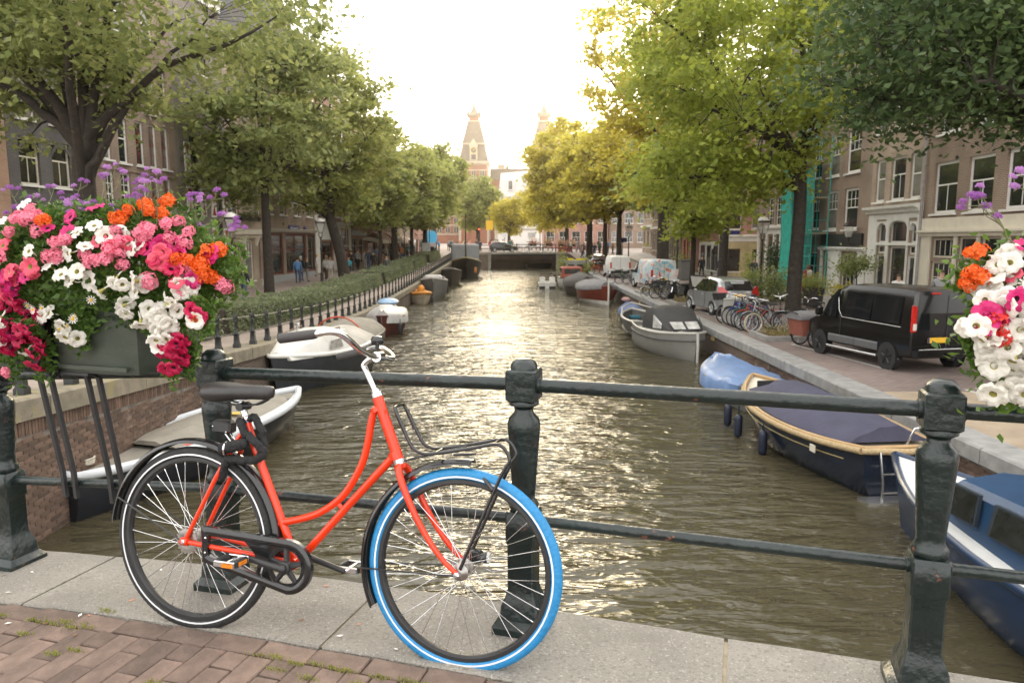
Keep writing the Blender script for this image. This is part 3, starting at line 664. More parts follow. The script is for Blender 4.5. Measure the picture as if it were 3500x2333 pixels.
# striped awnings
aw_r = mat('awning_red', (.34, .06, .04), .7); aw_w = mat('awning_white', (.72, .66, .58), .7)
for s0, n, lb in ((26.2, 9, 'red and white striped round awning nearest the grey shop front'), (30.6, 8, 'middle red and white striped awning over the left street'), (35.2, 7, 'farther red and white striped awning beyond the other two')):
    x, y = LS(s0); t = thing('awning', lb, 'awning', (x + .02, y, 0), ANG_S, 'striped awnings over the left street')
    w = .46
    for i in range(n):
        q = MB(); P = [(-1.5 * math.sin(a), 1.1 + 1.15 * math.cos(a)) for a in [k * math.pi / 12 for k in range(7)]]
        q.loft([[(i * w, yy, zz) for yy, zz in P] + [(i * w, yy + .02, zz - .02) for yy, zz in P[::-1]], [((i + 1) * w - .004, yy, zz) for yy, zz in P] + [((i + 1) * w - .004, yy + .02, zz - .02) for yy, zz in P[::-1]]])
        q.build('stripe', aw_r if i % 2 == 0 else aw_w, t, 50)
# ---- right side: local x runs towards the bridge
ANG_R = math.atan2(-1, -.03); RXY = lambda s: (17 + .03 * 58 - .03 * s, 58 - s)
ZR = -1.58
def rhouse(s0, s1, hgt, label, ops, wm, off=0., **k):
    x, y = RXY(s0); return house(label, x + off, y, ANG_R, s1 - s0 - .02, hgt - ZR, ZR, [(a, b_, c - ZR, d - ZR) for a, b_, c, d in ops], wm, **k)
# white column house beside the scaffold
up = [(2.8, 1.25), (4.45, 1.15), (6.0, .95), (7.3, .9)]
o_ = [op(x, 2.45, w, 1.95) for x, w in up] + [op(x, 5.6, w, 1.9) for x, w in up] + [op(x, 8.8, w, 1.7) for x, w in up] + [op(4.75, -1.2, .75, 3.0), op(5.95, -1.2, .75, 3.0), op(7.2, -1.2, .75, 3.0), op(3.1, -1.5, .9, 3.2)]
h = rhouse(1.9, 9.9, 13, 'brick house with white column shop front between the yellow corner and the scaffold', o_, BR['brown'])
for zz in (2.45, 5.6, 8.8):
    for x, w in up: window(h, x, zz - ZR, w, 1.95 if zz < 3 else (1.9 if zz < 6 else 1.7), GRID, white)
for x in (4.75, 5.95, 7.2): window(h, x, -1.2 - ZR, .75, 3.0, [(1.6, 1, 0), (1, 1, 0)], blackp, gl[0], sill=False)
door(h, 3.1, -1.5 - ZR, .9, 2.4, mat('door_teal', (.02, .07, .07), .4))
q = MB(); q.loft([[(a, yy, 1.85 - ZR + zz) for yy, zz in ((0, 0), (-.1, 0), (-.14, .28), (-.4, .4), (-.42, .52), (0, .55))] for a in (.1, 7.9)]); q.build('shop_cornice', white, h)
for x in (.4, 2.3, 4.05, 5.35, 6.6, 7.75): q = MB(); q.bx(x - .16, x + .16, -.12, 0, .0, 1.85 - ZR); q.build('column', white, h)
# netted house
o_ = [op(x, z, 1.3, 2.2) for x in (1.2, 3.2) for z in (2.1, 5.1, 8.2)] + [op(1.2, -1.4, 1.0, 2.2), op(3.1, -1.3, 1.4, 2.0)]
h = rhouse(9.9, 14.4, 13.6, 'house hidden behind green scaffold netting', o_, BR['teal'])
for x in (1.2, 3.2):
    for zz in (2.1, 5.1, 8.2): window(h, x, zz - ZR, 1.3, 2.2, SASH6, white)
door(h, 1.2, -1.4 - ZR, 1.0, 2.1); window(h, 3.1, -1.3 - ZR, 1.4, 2.0, CROSS, white)
# scaffold with green net
t = thing('scaffold', 'scaffold wrapped in green netting in front of a brick house', 'scaffold', (*RXY(10.7), 0), ANG_R)
net = mat('scaffold_net', (.02, .38, .30), .7, n=(2.5, .2), bump=(40, .5))
nt = bpy.data.materials.new('scaffold_net_open'); nt.use_nodes = True; N = nt.node_tree.nodes; Lk = nt.node_tree.links
p = N['Principled BSDF']; p.inputs['Base Color'].default_value = (.025, .36, .29, 1); p.inputs['Roughness'].default_value = .7
trp = N.new('ShaderNodeBsdfTransparent'); mxs = N.new('ShaderNodeMixShader'); tc = N.new('ShaderNodeTexCoord')
wv = N.new('ShaderNodeTexNoise'); wv.inputs['Scale'].default_value = 60; Lk.new(tc.outputs['Object'], wv.inputs['Vector'])
n2 = N.new('ShaderNodeTexNoise'); n2.inputs['Scale'].default_value = .8; Lk.new(tc.outputs['Object'], n2.inputs['Vector'])
ad = N.new('ShaderNodeMath'); ad.operation = 'MULTIPLY_ADD'; ad.inputs[1].default_value = .6; Lk.new(wv.outputs['Fac'], ad.inputs[0]); Lk.new(n2.outputs['Fac'], ad.inputs[2])
mr = N.new('ShaderNodeMapRange'); mr.inputs['From Min'].default_value = .55; mr.inputs['From Max'].default_value = 1.05; mr.inputs['To Min'].default_value = .25; mr.inputs['To Max'].default_value = .75; Lk.new(ad.outputs[0], mr.inputs['Value'])
Lk.new(mr.outputs[0], mxs.inputs[0]); Lk.new(trp.outputs[0], mxs.inputs[1]); Lk.new(p.outputs[0], mxs.inputs[2]); Lk.new(mxs.outputs[0], N['Material Output'].inputs['Surface'])
alu = mat('scaffold_pole', (.45, .46, .46), .4, .8)
teal_pole = mat('scaffold_pole_teal', (.03, .34, .28), .5)
for x in (0, 1.7, 3.4, 5.1):
    for yy in (-1.15, -.25): q = MB(); q.tube([(x, yy, ZR), (x, yy, 7.2)], .03, 6); q.build('pole', teal_pole, t)
for zz in (-.1, .5, 1.1, 1.9, 2.6, 3.9, 5.9):
    for yy in (-1.15, -.25): q = MB(); q.tube([(-.1, yy, zz), (5.2, yy, zz)], .022, 6); q.build('rail', teal_pole, t)
for zz in (1.85, 3.85, 5.85): q = MB(); q.bx(0, 5.1, -1.1, -.3, zz - .05, zz); q.build('plank', mat('scaffold_plank', (.35, .27, .17), .8), t)
q = MB(); rows_ = [[(x, -1.2 + .05 * math.sin(3 * x + zz * 1.3) + .03 * math.sin(7 * zz + x), zz) for x in np.linspace(1.75, 5.15, 18)] for zz in np.linspace(-1.5, 5.5, 22)]
q.loft(rows_, closed=False); q.build('front_net', nt, t, 60)
q = MB(); rows_ = [[(-.03 + .05 * math.sin(4 * yy + zz * 1.1), yy, zz) for yy in np.linspace(-1.2, 0, 8)] for zz in np.linspace(-1.4, 7.4, 22)]
q.loft(rows_, closed=False)
rows_ = [[(x, -1.2 + .05 * math.sin(3 * x + zz * 1.3), zz) for x in np.linspace(-.03, 1.75, 8)] for zz in np.linspace(-1.5, 7.4, 22)]
q.loft(rows_, closed=False); q.build('side_net', net, t, 60)
# house A brick with white sashes
ww = [(1.15, 1.55), (3.7, 1.75)]
o_ = [op(x, 5.0, w, 2.25) for x, w in ww] + [op(x, 2.0, w, 2.2) for x, w in ww] + [op(x, 8.2, w, 2.0) for x, w in ww] + [op(.75, -1.55, .75, 2.3), op(3.9, -1.45, 2.0, 2.15)]
h = rhouse(14.4, 20.42, 13.6, 'brown brick house with big white sash windows and a black sign band', o_, BR['brown'])
for zz, hh in ((5.0, 2.25), (2.0, 2.2), (8.2, 2.0)):
    for i, (x, w) in enumerate(ww): window(h, x, zz - ZR, w, hh, [(1.15, 1, 0), (1, 3, 1)], white, gl[(i + int(zz)) % 3], fr=.13)
window(h, .75, -1.55 - ZR, .75, 2.3, [(1, 1, 0)], white, gl[3], sill=False); window(h, 3.9, -1.45 - ZR, 2.0, 2.15, [(1, 4, 0)], white, gl[3], sill=False)
q = MB(); q.bx(.05, 5.5, -.12, 0, 1.12 - ZR, 1.78 - ZR); q.build('sign_band', blackp, h)
q = MB(); q.loft([[(a, yy, .86 - ZR + zz) for yy, zz in ((0, 0), (-.16, 0), (-.3, .14), (0, .22))] for a in (.02, 5.98)]); q.build('door_cornice', white, h)
for a, c in ((.02, .33), (1.17, 2.85), (4.95, 5.98)): q = MB(); q.bx(a, c, -.08, 0, 0, .86 - ZR); q.build('white_ground_panel', white, h)
# house B tan brick, white shop with three arches
o_ = [op(.9, 3.3, 1.0, 2.0), op(2.65, 3.3, 1.4, 2.0), op(4.25, 3.3, 1.0, 2.0)] + [op(x, 6.6, 1.1, 1.9) for x in (.9, 2.6, 4.3)] + [op(x, 9.6, 1.1, 1.7) for x in (.9, 2.6, 4.3)]
o_ += [(1.0, 1.95, 1.32, 2.25), (2.2, 3.95, 1.32, 2.35), (4.15, 4.8, 1.32, 2.2), (.98, 1.85, -1.5, .72), (2.25, 3.9, -1.2, 1.14), (4.05, 4.75, -1.5, .72), (.98, 1.85, .8, 1.2), (4.05, 4.75, .8, 1.2)]
h = rhouse(20.42, 25.6, 14.2, 'tan brick house with a white shop front of three arched lights', o_, BR['tan'])
for (x, w) in ((.9, 1.0), (2.65, 1.4), (4.25, 1.0)): window(h, x, 3.3 - ZR, w, 2.0, CROSS if w > 1.2 else TWO, white, fr=.1)
for zz, hh in ((6.6, 1.9), (9.6, 1.7)):
    for x in (.9, 2.6, 4.3): window(h, x, zz - ZR, 1.1, hh, TWO, white, fr=.1)
q = MB(); q.loft([[(a, yy, 2.72 - ZR + zz) for yy, zz in ((0, 0), (-.2, 0), (-.24, .12), (-.42, .2), (-.44, .32), (0, .36))] for a in (.0, 5.15)]); q.build('shop_cornice', white, h)
def arch_front(h, x0, x1, z0, z1, rise, m):
    """white board with an arched light cut out of its top"""
    q = MB(); n = 10; V = []
    for i in range(n + 1):
        u = i / n; x = x0 + (x1 - x0) * u; zz = z1 - rise + rise * math.sqrt(max(0, 1 - (2 * u - 1) ** 2)); V += [(x, -.055, zz), (x, -.055, z1 + .08), (x, .1, zz)]
    q.add(V, [f for i in range(n) for f in ((3 * i, 3 * i + 3, 3 * i + 4, 3 * i + 1), (3 * i, 3 * i + 2, 3 * i + 5, 3 * i + 3))]); return q.build('arched_head', m, h)
for (a, c, d, e) in ((1.0, 1.95, 1.32, 2.25), (2.2, 3.95, 1.32, 2.35), (4.15, 4.8, 1.32, 2.2)):
    window(h, (a + c) / 2, d - ZR, c - a, e - d, [(1, 1, 0)], white, gl[1], sill=False); arch_front(h, a, c, d - ZR, e - ZR, .32, white)
window(h, 3.07, -1.2 - ZR, 1.65, 2.34, [(1, 1, 0)], white, shopglass, sill=False)
for (a, c) in ((.98, 1.85), (4.05, 4.75)):
    door(h, (a + c) / 2, -1.5 - ZR, c - a - .18, 2.15, blackp, glassed=True); window(h, (a + c) / 2, .8 - ZR, c - a, .4, [(1, 1, 0)], white, gl[1], sill=False)
for (a, c) in ((.05, .97), (1.96, 2.19), (3.96, 4.04), (4.81, 5.12)): q = MB(); q.bx(a, c, -.06, 0, 0, 2.72 - ZR); q.build('shop_pilaster', white, h)
q = MB(); q.bx(.97, 5.1, -.05, 0, 2.43 - ZR, 2.72 - ZR); q.build('shop_fascia', white, h); q = MB(); q.bx(.98, 4.8, -.07, -.0, 1.2 - ZR, 1.32 - ZR); q.build('shop_transom', white, h)
q = MB(); q.tube([(5.2, -.12, 0), (5.2, -.12, 6 - ZR), (5.2, -.12, 12 - ZR)], .06, 8); q.build('drain_pipe', mat('pipe_grey', (.30, .28, .27), .6), h)
# house C cream beam and pub front
o_ = [op(1.55, 2.55, 1.75, 2.1), op(3.95, 2.55, 1.65, 2.1), op(6.3, 2.55, 1.65, 2.1)] + [op(x, 5.8, 1.5, 2.1) for x in (1.55, 3.95, 6.3)] + [op(x, 9, 1.4, 1.8) for x in (1.55, 3.95, 6.3)]
o_ += [op(1.7, .72, 1.7, .8), op(1.7, -1.35, 1.7, 1.9), op(3.45, .72, 1.3, .85), op(4.95, .72, 1.3, .85), op(3.45, -1.5, 1.3, 2.1), op(4.95, -1.3, 1.3, 1.9), op(7, -1.3, 1.8, 2.8)]
h = rhouse(25.6, 34.0, 14.2, 'brick house with cream painted beam and pub windows behind the black van', o_, BR['brown'])
for zz, hh in ((2.55, 2.1), (5.8, 2.1), (9, 1.8)):
    for x, w in ((1.55, 1.75 if zz < 3 else 1.5 if zz < 6 else 1.4), (3.95, 1.65 if zz < 3 else 1.5 if zz < 6 else 1.4), (6.3, 1.65 if zz < 3 else 1.5 if zz < 6 else 1.4)): window(h, x, zz - ZR, w, hh, [(1.3, 2, 0), (1, 1, 0)], white, gl[0], fr=.11)
window(h, 1.7, .72 - ZR, 1.7, .8, [(1, 4, 0)], cream, gl[0], sill=False, bar=.03); window(h, 1.7, -1.35 - ZR, 1.7, 1.9, [(1, 4, 2)], cream, gl[0], sill=False, bar=.03)
window(h, 3.45, .72 - ZR, 1.3, .85, [(1, 1, 0)], cream, gl[0], sill=False); window(h, 4.95, .72 - ZR, 1.3, .85, [(1, 1, 0)], cream, gl[0], sill=False)
door(h, 3.45, -1.5 - ZR, 1.1, 2.0, gl[3], cream, False); window(h, 4.95, -1.3 - ZR, 1.3, 1.9, [(1, 1, 0)], cream, shopglass, sill=False); window(h, 7, -1.3 - ZR, 1.8, 2.8, [(2, 2, 0), (1, 2, 0)], cream, gl[0], sill=False)
for a, c in ((.1, 2.75), (2.77, 5.4), (5.42, 8.3)): q = MB(); q.bx(a, c, -.10, 0, 1.86 - ZR, 2.36 - ZR); q.build('fascia_panel', cream, h)
q = MB(); q.loft([[(a, yy, 1.6 - ZR + zz) for yy, zz in ((0, 0), (-.14, 0), (-.16, .1), (-.3, .17), (-.3, .25), (0, .26))] for a in (.02, 8.3)]); q.build('shop_cornice', cream, h)
for a, c in ((.02, .82), (2.57, 2.78), (4.12, 4.28), (5.62, 6.08)): q = MB(); q.bx(a, c, -.07, 0, 0, 1.6 - ZR); q.build('pub_pillar', cream, h)
for a, c in ((34.0, 41.0),):
    o_ = [op(x, z, 1.3, 2.0) for z in (2.5, 5.8, 9) for x in (1.3, 3.5, 5.7)] + [op(2, -1.3, 2, 2.6), op(5, -1.3, 2, 2.6)]
    h = rhouse(a, c, 13.5, 'brown brick house at the right edge beyond the flowers', o_, BR['grey'])
    for zz in (2.5, 5.8, 9):
        for x in (1.3, 3.5, 5.7): window(h, x, zz - ZR, 1.3, 2.0, TWO, white)
    for x in (2, 5): window(h, x, -1.3 - ZR, 2, 2.6, CROSS, white)
# yellow corner building: gable side faces the bridge, front faces the canal
ZY = -1.62
o_ = [op(1.08, -1.14, 1.0, 1.85), op(3.05, -1.1, .95, 1.75), op(1.05, 2.3, 1.1, 1.9), op(2.95, 2.3, 1.0, 1.9), op(1.05, 5.4, 1.1, 1.9), op(2.95, 5.4, 1.0, 1.9), op(1.05, 8.4, 1.0, 1.7), op(2.95, 8.4, 1.0, 1.7)]
h = house('red brick corner house with pale yellow painted ground floor', 17.25, 60.8, 0, 4.6, 11.5 - ZY, ZY, [(a, b_, c - ZY, d - ZY) for a, b_, c, d in o_], BR['red'], D=7, name='corner_house')
for (x, zz, w, hh) in ((1.08, -1.14, 1.0, 1.85), (3.05, -1.1, .95, 1.75)): window(h, x, zz - ZY, w, hh, [(1, 1, 0)], mat('brown_frame', (.06, .03, .02), .5), gl[1], depth=.1)
for zz, hh in ((2.3, 1.9), (5.4, 1.9), (8.4, 1.7)):
    for x, w in ((1.05, 1.1 if zz < 8 else 1.0), (2.95, 1.0)): window(h, x, zz - ZY, w, hh, [(1.6, 1, 0), (.8, 1, 0)], cream, gl[1] if x < 2 else gl[2])
q = MB()
for (a, c, d, e) in ((.0, .58, 0, 2.9), (1.58, 2.57, 0, 2.9), (3.53, 4.58, 0, 2.9), (.58, 1.58, 0, -1.14 - ZY), (2.57, 3.53, 0, -1.1 - ZY), (.58, 1.58, .71 - ZY, 2.9), (2.57, 3.53, .65 - ZY, 2.9)): q.bx(a, c, -.03, 0, d, e)
q.build('yellow_ground_floor', BR['yellow'], h)
q = MB(); q.loft([[(a, yy, 1.3 - ZY + zz) for yy, zz in ((0, 0), (-.08, 0), (-.1, .3), (-.25, .42), (-.25, .52), (0, .56))] for a in (-.2, 4.58)]); q.build('string_course', white, h)
# white rusticated corner pier and canal front of the same house
q = MB()
for i in range(7): q.bx(-.14, .34, -.06, -.032, .02 + i * .41, .41 + i * .41)
q.build('corner_quoin', white, h)
q = MB(); q.bx(-.06, -.003, .1, 6.9, 0, 2.9); q.build('white_side_front', white, h)
for yy in (1.2, 3.3, 5.4):
    o = window(h, 0, .5, 1.1, 2.1, TWO, blackp, gl[0]); o.location = (-.16, yy + .0, .5); o.rotation_euler = (0, 0, R(-90))
    for zz in (3.9, 7.0): o = window(h, 0, zz, 1.1, 1.9, TWO, white); o.location = (-.09, yy, zz); o.rotation_euler = (0, 0, R(-90))
o = door(h, 0, 0, .9, 2.3); o.location = (-.1, 2.25, 0); o.rotation_euler = (0, 0, R(-90))
x = 19.3; sign('street_name_plate', 'dark blue street plate on the red brick above the yellow wall', (18.2, 60.74, 2.05), 0, 1.0, .28, bluesign)
# far right terrace, seen between trunks
fr_ = [(67.9, 5.2, 12, 'red', cream, 'narrow house with orange painted front beyond the yellow corner'), (73.2, 6, 13, 'brown', white, 'brown brick house with tall white windows behind the thick trunk'), (79.3, 6.5, 13.5, 'grey', cream, 'greyish brick house with cream windows along the far right street'), (86, 7, 12.5, 'brown', white, 'brick house with white windows close to the bridge on the right'), (93.2, 8, 12, 'tan', cream, 'tan brick house at the far end of the right street')]
for i, (y0, w, hg, bm, fm, lb) in enumerate(fr_):
    z = rz_(y0 + w / 2); xw = 16.9 + i * .25; n = 3
    xs_ = [w * (k + .5) / n for k in range(n)]
    o_ = [op(xx, zz, 1.15, 2.1) for zz in (.9, 4.6, 7.9) for xx in xs_]
    h = house(lb, xw, y0 + w, RZR, w - .02, hg, z, o_, BR[bm])
    for zz in (.9, 4.6, 7.9):
        for xx in xs_: window(h, xx, zz, 1.15, 2.1, [(1.6, 2, 0), (1, 2, 0)], fm)
    if i == 0:
        q = MB()
        for xx in (.42, 1.72 + .02, 3.46, 4.78): q.bx(xx - .32, xx + .32, -.04, 0, 0, 3.6)
        q.bx(.1, 5.1, -.04, 0, 3.0, 3.6); q.build('orange_ground_front', mat('orange_paint', (.50, .16, .09), .6, n=(3, .1)), h)
    else: q = MB(); q.bx(0, w - .02, -.3, 0, 3.5, 3.75); q.build('shop_cornice', white, h)
# ---------------------------------------------------------------- far bridge, museum, white corner house
fb = thing('arched_bridge', 'low brick bridge with iron railings across the canal', 'bridge', (0, 103, 0))
fbm = brick_mat('bridge_brick', (.20, .135, .105), (.16, .11, .085), (.22, .19, .16), .22, .07, .01, .4); m_fstone = mat('bridge_stone', (.36, .33, .28), .8, n=(2, .2), bump=(20, .3))
def fz(x): return -.22 - .0028 * (x - 2.5) ** 2
XA, X0, X1, XB = -8.6, -3.0, 6.2, 13.5     # abutments and the opening
q = MB()
for a, c in ((XA, X0), (X1, XB)):
    xs = np.linspace(a, c, 8); q.loft([[(x, 0, WATER - .5), (x, 0, fz(x) - .28), (x, 9, fz(x) - .28), (x, 9, WATER - .5)] for x in xs])
q.build('abutment', fbm, fb)
q = MB(); xs = np.linspace(X0, X1, 14)
q.loft([[(x, -.05, fz(x) - .62), (x, -.05, fz(x) - .28), (x, 9, fz(x) - .28), (x, 9, fz(x) - .62)] for x in xs]); q.build('span', mat('bridge_beam', (.05, .045, .04), .7), fb)
q = MB(); xs = np.linspace(XA, XB, 24)
q.loft([[(x, -.22, fz(x) - .28), (x, -.22, fz(x) - .02), (x, 9.2, fz(x) - .02), (x, 9.2, fz(x) - .28)] for x in xs]); q.build('deck', m_fstone, fb)
for a in (X0 - .35, X1 - .05):
    q = MB(); q.bx(a, a + .4, -.1, 0, WATER - .5, fz(a) - .28); q.build('pier_stone', m_fstone, fb)
iron = mat('old_iron', (.05, .048, .045), .55, n=(6, .3))
for yy in (.15, 8.8):
    for i in range(13):
        x = XA + .3 + i * 1.8; q = MB(); q.tube([(x, yy, fz(x) - .05), (x, yy, fz(x) + 1.02)], .055, 6); q.sphere((x, yy, fz(x) + 1.05), .08, 6, 4); q.build('post', iron, fb)
    for hz in (.95, .5): q = MB(); q.tube([(x, yy, fz(x) + hz) for x in np.linspace(XA + .3, XB - .3, 20)], .032, 5); q.build('rail', iron, fb)
# water under and behind the bridge is closed off by the next quay
q = MB(); q.bx(-9, 14, 149, 151, WATER - 1, -.3); structure(q.build('quay_wall_far', fbm))
# museum
ST = mat('museum_stone', (.40, .33, .25), .8, n=(.4, .1)); MB_ = mat('museum_brick', (.24, .09, .05), .85, n=(.5, .12)); MS = mat('museum_slate', (.10, .075, .065), .8, n=(.6, .15)); MG = mat('museum_window', (.04, .035, .03), .2); GO = mat('gilded', (.7, .48, .13), .35, .8)
mu = thing('museum', 'large red brick museum with stone bands and two pointed towers', 'museum', (0, 330, 0))
def tower(cx, n, clock):
    w = 6.3
    q = MB(); q.bx(cx - w, cx + w, 0, 2 * w, -1, 34.6); t = q.build('tower', MB_, mu)
    q = MB()
    for sx in (-1, 1): q.bx(cx + sx * w - .55, cx + sx * w + .55, -.25, .55, -1, 34.4)
    for zz in (20.5, 22.2, 25.4, 28, 31.6): q.bx(cx - w + .55, cx + w - .55, -.16, 0, zz, zz + .45)
    stuff(q.build('stone_bands', ST, t))
    q = MB(); q.sqlathe([(w + .3, 34), (w + .75, 34.8), (w + .75, 35.6), (w + .2, 35.7)], (cx, w, 0)); q.build('cornice', ST, t)
    for zz, hh in ((28.6, 2.8), (25.9, 1.9), (22.8, 2.4)):
        for i in range(3):
            xx = cx - 3.7 + 3.7 * i; q = MB(); q.bx(xx - 1.05, xx + 1.05, -.22, -.02, zz - .15, zz + hh + .15); f = q.build('window', ST, mu)
            for k in (-1, 1): q = MB(); q.bx(xx + k * .48 - .36, xx + k * .48 + .36, -.27, -.20, zz, zz + hh); q.build('pane', MG, f)
    R1 = [(w + .1, 35.7), (w - 1.5, 43)]; R2 = [(w - 1.3, 43.4), (2.6, 53.0)]
    q = MB(); q.sqlathe(R1, (cx, w, 0)); q.sqlathe(R2, (cx, w, 0)); q.build('spire_roof', MS, t)
    q = MB(); q.sqlathe([(w - 1.35, 42.9), (w - 1.0, 43.1), (w - 1.0, 43.5), (w - 1.5, 43.6)], (cx, w, 0)); q.sqlathe([(2.5, 52.9), (2.85, 53.1), (2.85, 53.5), (2.4, 53.6)], (cx, w, 0))
    stuff(q.build('stone_bands', ST, t))
    # hip ribs
    q = MB()
    for sx in (-1, 1):
        q.tube([(cx + sx * (w + .1), -.1, 35.7), (cx + sx * (w - 1.5), 1.5, 43)], .22, 5); q.tube([(cx + sx * (w - 1.3), 1.3, 43.4), (cx + sx * 2.6, w - 2.6, 53)], .2, 5)
    stuff(q.build('hip_ribs', ST, t))
    q = MB(); q.bx(cx - 1.7, cx + 1.7, -.6, 3, 35.8, 42.2); q.add([(cx - 2, -.7, 42.2), (cx + 2, -.7, 42.2), (cx, -.7, 45.2), (cx - 2, 4, 42.2), (cx + 2, 4, 42.2), (cx, 4, 45.2)], [(0, 1, 2), (3, 5, 4), (0, 2, 5, 3), (1, 4, 5, 2), (0, 3, 4, 1)]); dm = q.build('dormer', ST, mu)
    q = MB(); q.bx(cx - 1.0, cx + 1.0, -.72, -.55, 36.2, 38.4); q.build('louvre', MG, dm)
    q = MB(); q.lathe([(1.35, 0), (1.35, .12)], 20, (cx, -.62, 40.2), Matrix.Rotation(R(90), 3, 'X')); q.build('clock_face', mat('clock_dark', (.05, .035, .025), .5), dm)
    q = MB(); q.tube([(cx + 1.3 * math.cos(a), -.78, 40.2 + 1.3 * math.sin(a)) for a in [k * math.pi / 10 for k in range(20)]], .09, 5, closed=True)
    for a, l in ((1.9, .8), (.55, 1.1)): q.tube([(cx, -.8, 40.2), (cx + l * math.cos(a), -.8, 40.2 + l * math.sin(a))], .08, 4)
    q.build('clock_ring', GO, dm)
    for sx in (-1, 1): q = MB(); q.sphere((cx + sx * 1.3, 2.9, 48.2), .45, 8, 5); q.tube([(cx + sx * 1.3, 3.4, 48.2), (cx + sx * 1.3, 5, 48.2)], .55, 6); q.build('round_dormer', ST, t)
    # lantern and finial
    q = MB(); q.sqlathe([(2.1, 53.5), (2.1, 55.6)], (cx, w, 0)); q.build('lantern', MB_, t)
    q = MB(); q.sqlathe([(2.9, 55.4), (1.5, 57.4), (.62, 59.5), (.36, 62), (.2, 66)], (cx, w, 0))
    for sx in (-1, 1): q.sqlathe([(.9, 55.6), (.05, 58.2)], (cx + sx * 2.4, w - 2.2, 0))
    q.build('lantern_roof', MS, t)
    for sx in (-.25, .25): q = MB(); q.tube([(cx + sx, w, 58.5), (cx + sx, w, 66.4 + sx)], .2, 4); q.sphere((cx + sx, w, 65.4), .3, 6, 4); q.build('finial', GO, t)
tower(-16.9, 0, True); tower(14.2, 1, True)
q = MB(); q.bx(-10, 8, 5, 14, -1, 28); q.build('wall', MB_, mu)
q = MB(); q.add([(-10, 4.5, 28), (8, 4.5, 28), (8, 9.5, 33.2), (-10, 9.5, 33.2), (-10, 14.5, 28), (8, 14.5, 28)], [(0, 1, 2, 3), (3, 2, 5, 4), (0, 3, 4), (1, 5, 2)]); q.build('roof', MS, mu)
q = MB(); q.bx(-6.5, -3.2, 8.5, 10.5, 33, 35); q.build('chimney', ST, mu)
q = MB(); q.tube([(-2.2, 5, 32.2), (-2.2, 5, 34), (-2.2, 5, 36)], [1.1, .4, .3], 6); q.tube([(-2.2, 5, 36), (-2.7, 5, 38.3)], [.28, .12], 5); q.tube([(-2.2, 5, 36), (-1.7, 5, 38.3)], [.28, .12], 5); q.build('roof_statue', MS, mu)
for a, c, zt in ((-46, -23.2, 21), (20.5, 46, 21)):
    q = MB(); q.bx(a, c, 3, 14, -1, zt); q.build('wall', MB_, mu)
    q = MB(); q.add([(a, 2.6, zt), (c, 2.6, zt), (c, 8.5, zt + 6), (a, 8.5, zt + 6), (a, 14, zt), (c, 14, zt)], [(0, 1, 2, 3), (3, 2, 5, 4), (0, 3, 4), (1, 5, 2)]); q.build('roof', MS, mu)
    q = MB()
    for zz in (3.5, 7.5, 11.5, 15.5, 19.5): q.bx(a + .2, c - .2, 2.8, 3, zz, zz + .6)
    q.build('stone_bands', ST, mu); mu.children[-1]['kind'] = 'stuff'
    n = int((c - a) / 3.6)
    for i in range(n):
        for zz in (4.6, 8.6, 12.6):
            xx = a + (i + .5) * (c - a) / n; q = MB(); q.bx(xx - 1.2, xx + 1.2, 2.72, 2.98, zz - .2, zz + 2.5); f = q.build('window', ST, mu)
            for k in (-1, 1): q = MB(); q.bx(xx + k * .55 - .42, xx + k * .55 + .42, 2.66, 2.75, zz, zz + 2.3); q.build('pane', MG, f)
# white plastered corner house with mansard, beyond the bridge
wp = mat('white_plaster', (.70, .68, .64), .7, n=(.8, .06)); 
ch = thing('corner_house', 'white plastered corner house with a sloping upper storey below the museum roof', 'house', (-4.0, 190, -.3))
q = MB(); q.bx(0, 12, 0, 12, 0, 12.6); q.build('wall', wp, ch)
q = MB(); q.loft([[(.5, .4, 12.6), (12, .4, 12.6), (12, 12, 12.6), (.5, 12, 12.6)], [(1.1, 1.6, 18.6), (12, 1.6, 19.6), (12, 11, 19.6), (1.1, 11, 18.6)]]); q.build('mansard_roof', mat('pale_slate', (.55, .53, .52), .7, n=(.8, .08)), ch)
for zz in (12.3, 8.4, 4.2): q = MB(); q.bx(-.15, 12, -.2, -.01, zz, zz + .35); q.build('cornice', stone, ch)
for x, zz, yy in ((3.6, 14.2, .45), (9, 14.4, .45), (3.6, 9.2, -.04), (8.6, 9.2, -.04), (3.6, 5, -.04), (8.6, 5, -.04)):
    q = MB(); q.bx(x - .75, x + .75, yy - .15, yy + .6, zz, zz + 2.7); f = q.build('window', white, ch); q = MB(); q.bx(x - .5, x + .5, yy - .2, yy - .14, zz + .2, zz + 2.4); q.build('pane', gl[1], f)
q = MB(); q.tube([(-.1, -.2, 0), (-.1, -.2, 13.2)], .35, 8); q.sphere((-.1, -.2, 13.7), .45, 8, 6); q.build('corner_column', stone, ch)
# low pavilion houses behind the right hand trees, across the bridge road
for (x0, y0, w, hg, bm, fm, lb) in ((6.5, 150, 13, 9.5, 'red', white, 'house with wide white windows beyond the right end of the bridge'), (20, 152, 16, 12, 'brown', white, 'brown brick house farthest right beyond the bridge'), (-40, 150, 15, 13, 'red', white, 'red brick house on the far left corner beyond the bridge')):
    n = max(3, int(w / 2.6)); xs_ = [w * (k + .5) / n for k in range(n)]
    o_ = [op(xx, zz, 1.7, 2.2) for zz in (1.2, 5.0) for xx in xs_] + [op(xx, 8.4, 1.5, 1.8) for xx in xs_ if hg > 11]
    h = house(lb, x0, y0, 0, w, hg, -.28, o_, BR[bm])
    for o in o_: window(h, (o[0] + o[1]) / 2, o[2], o[1] - o[0], o[3] - o[2], [(1, 3, 0), (1.2, 2, 0)], fm)
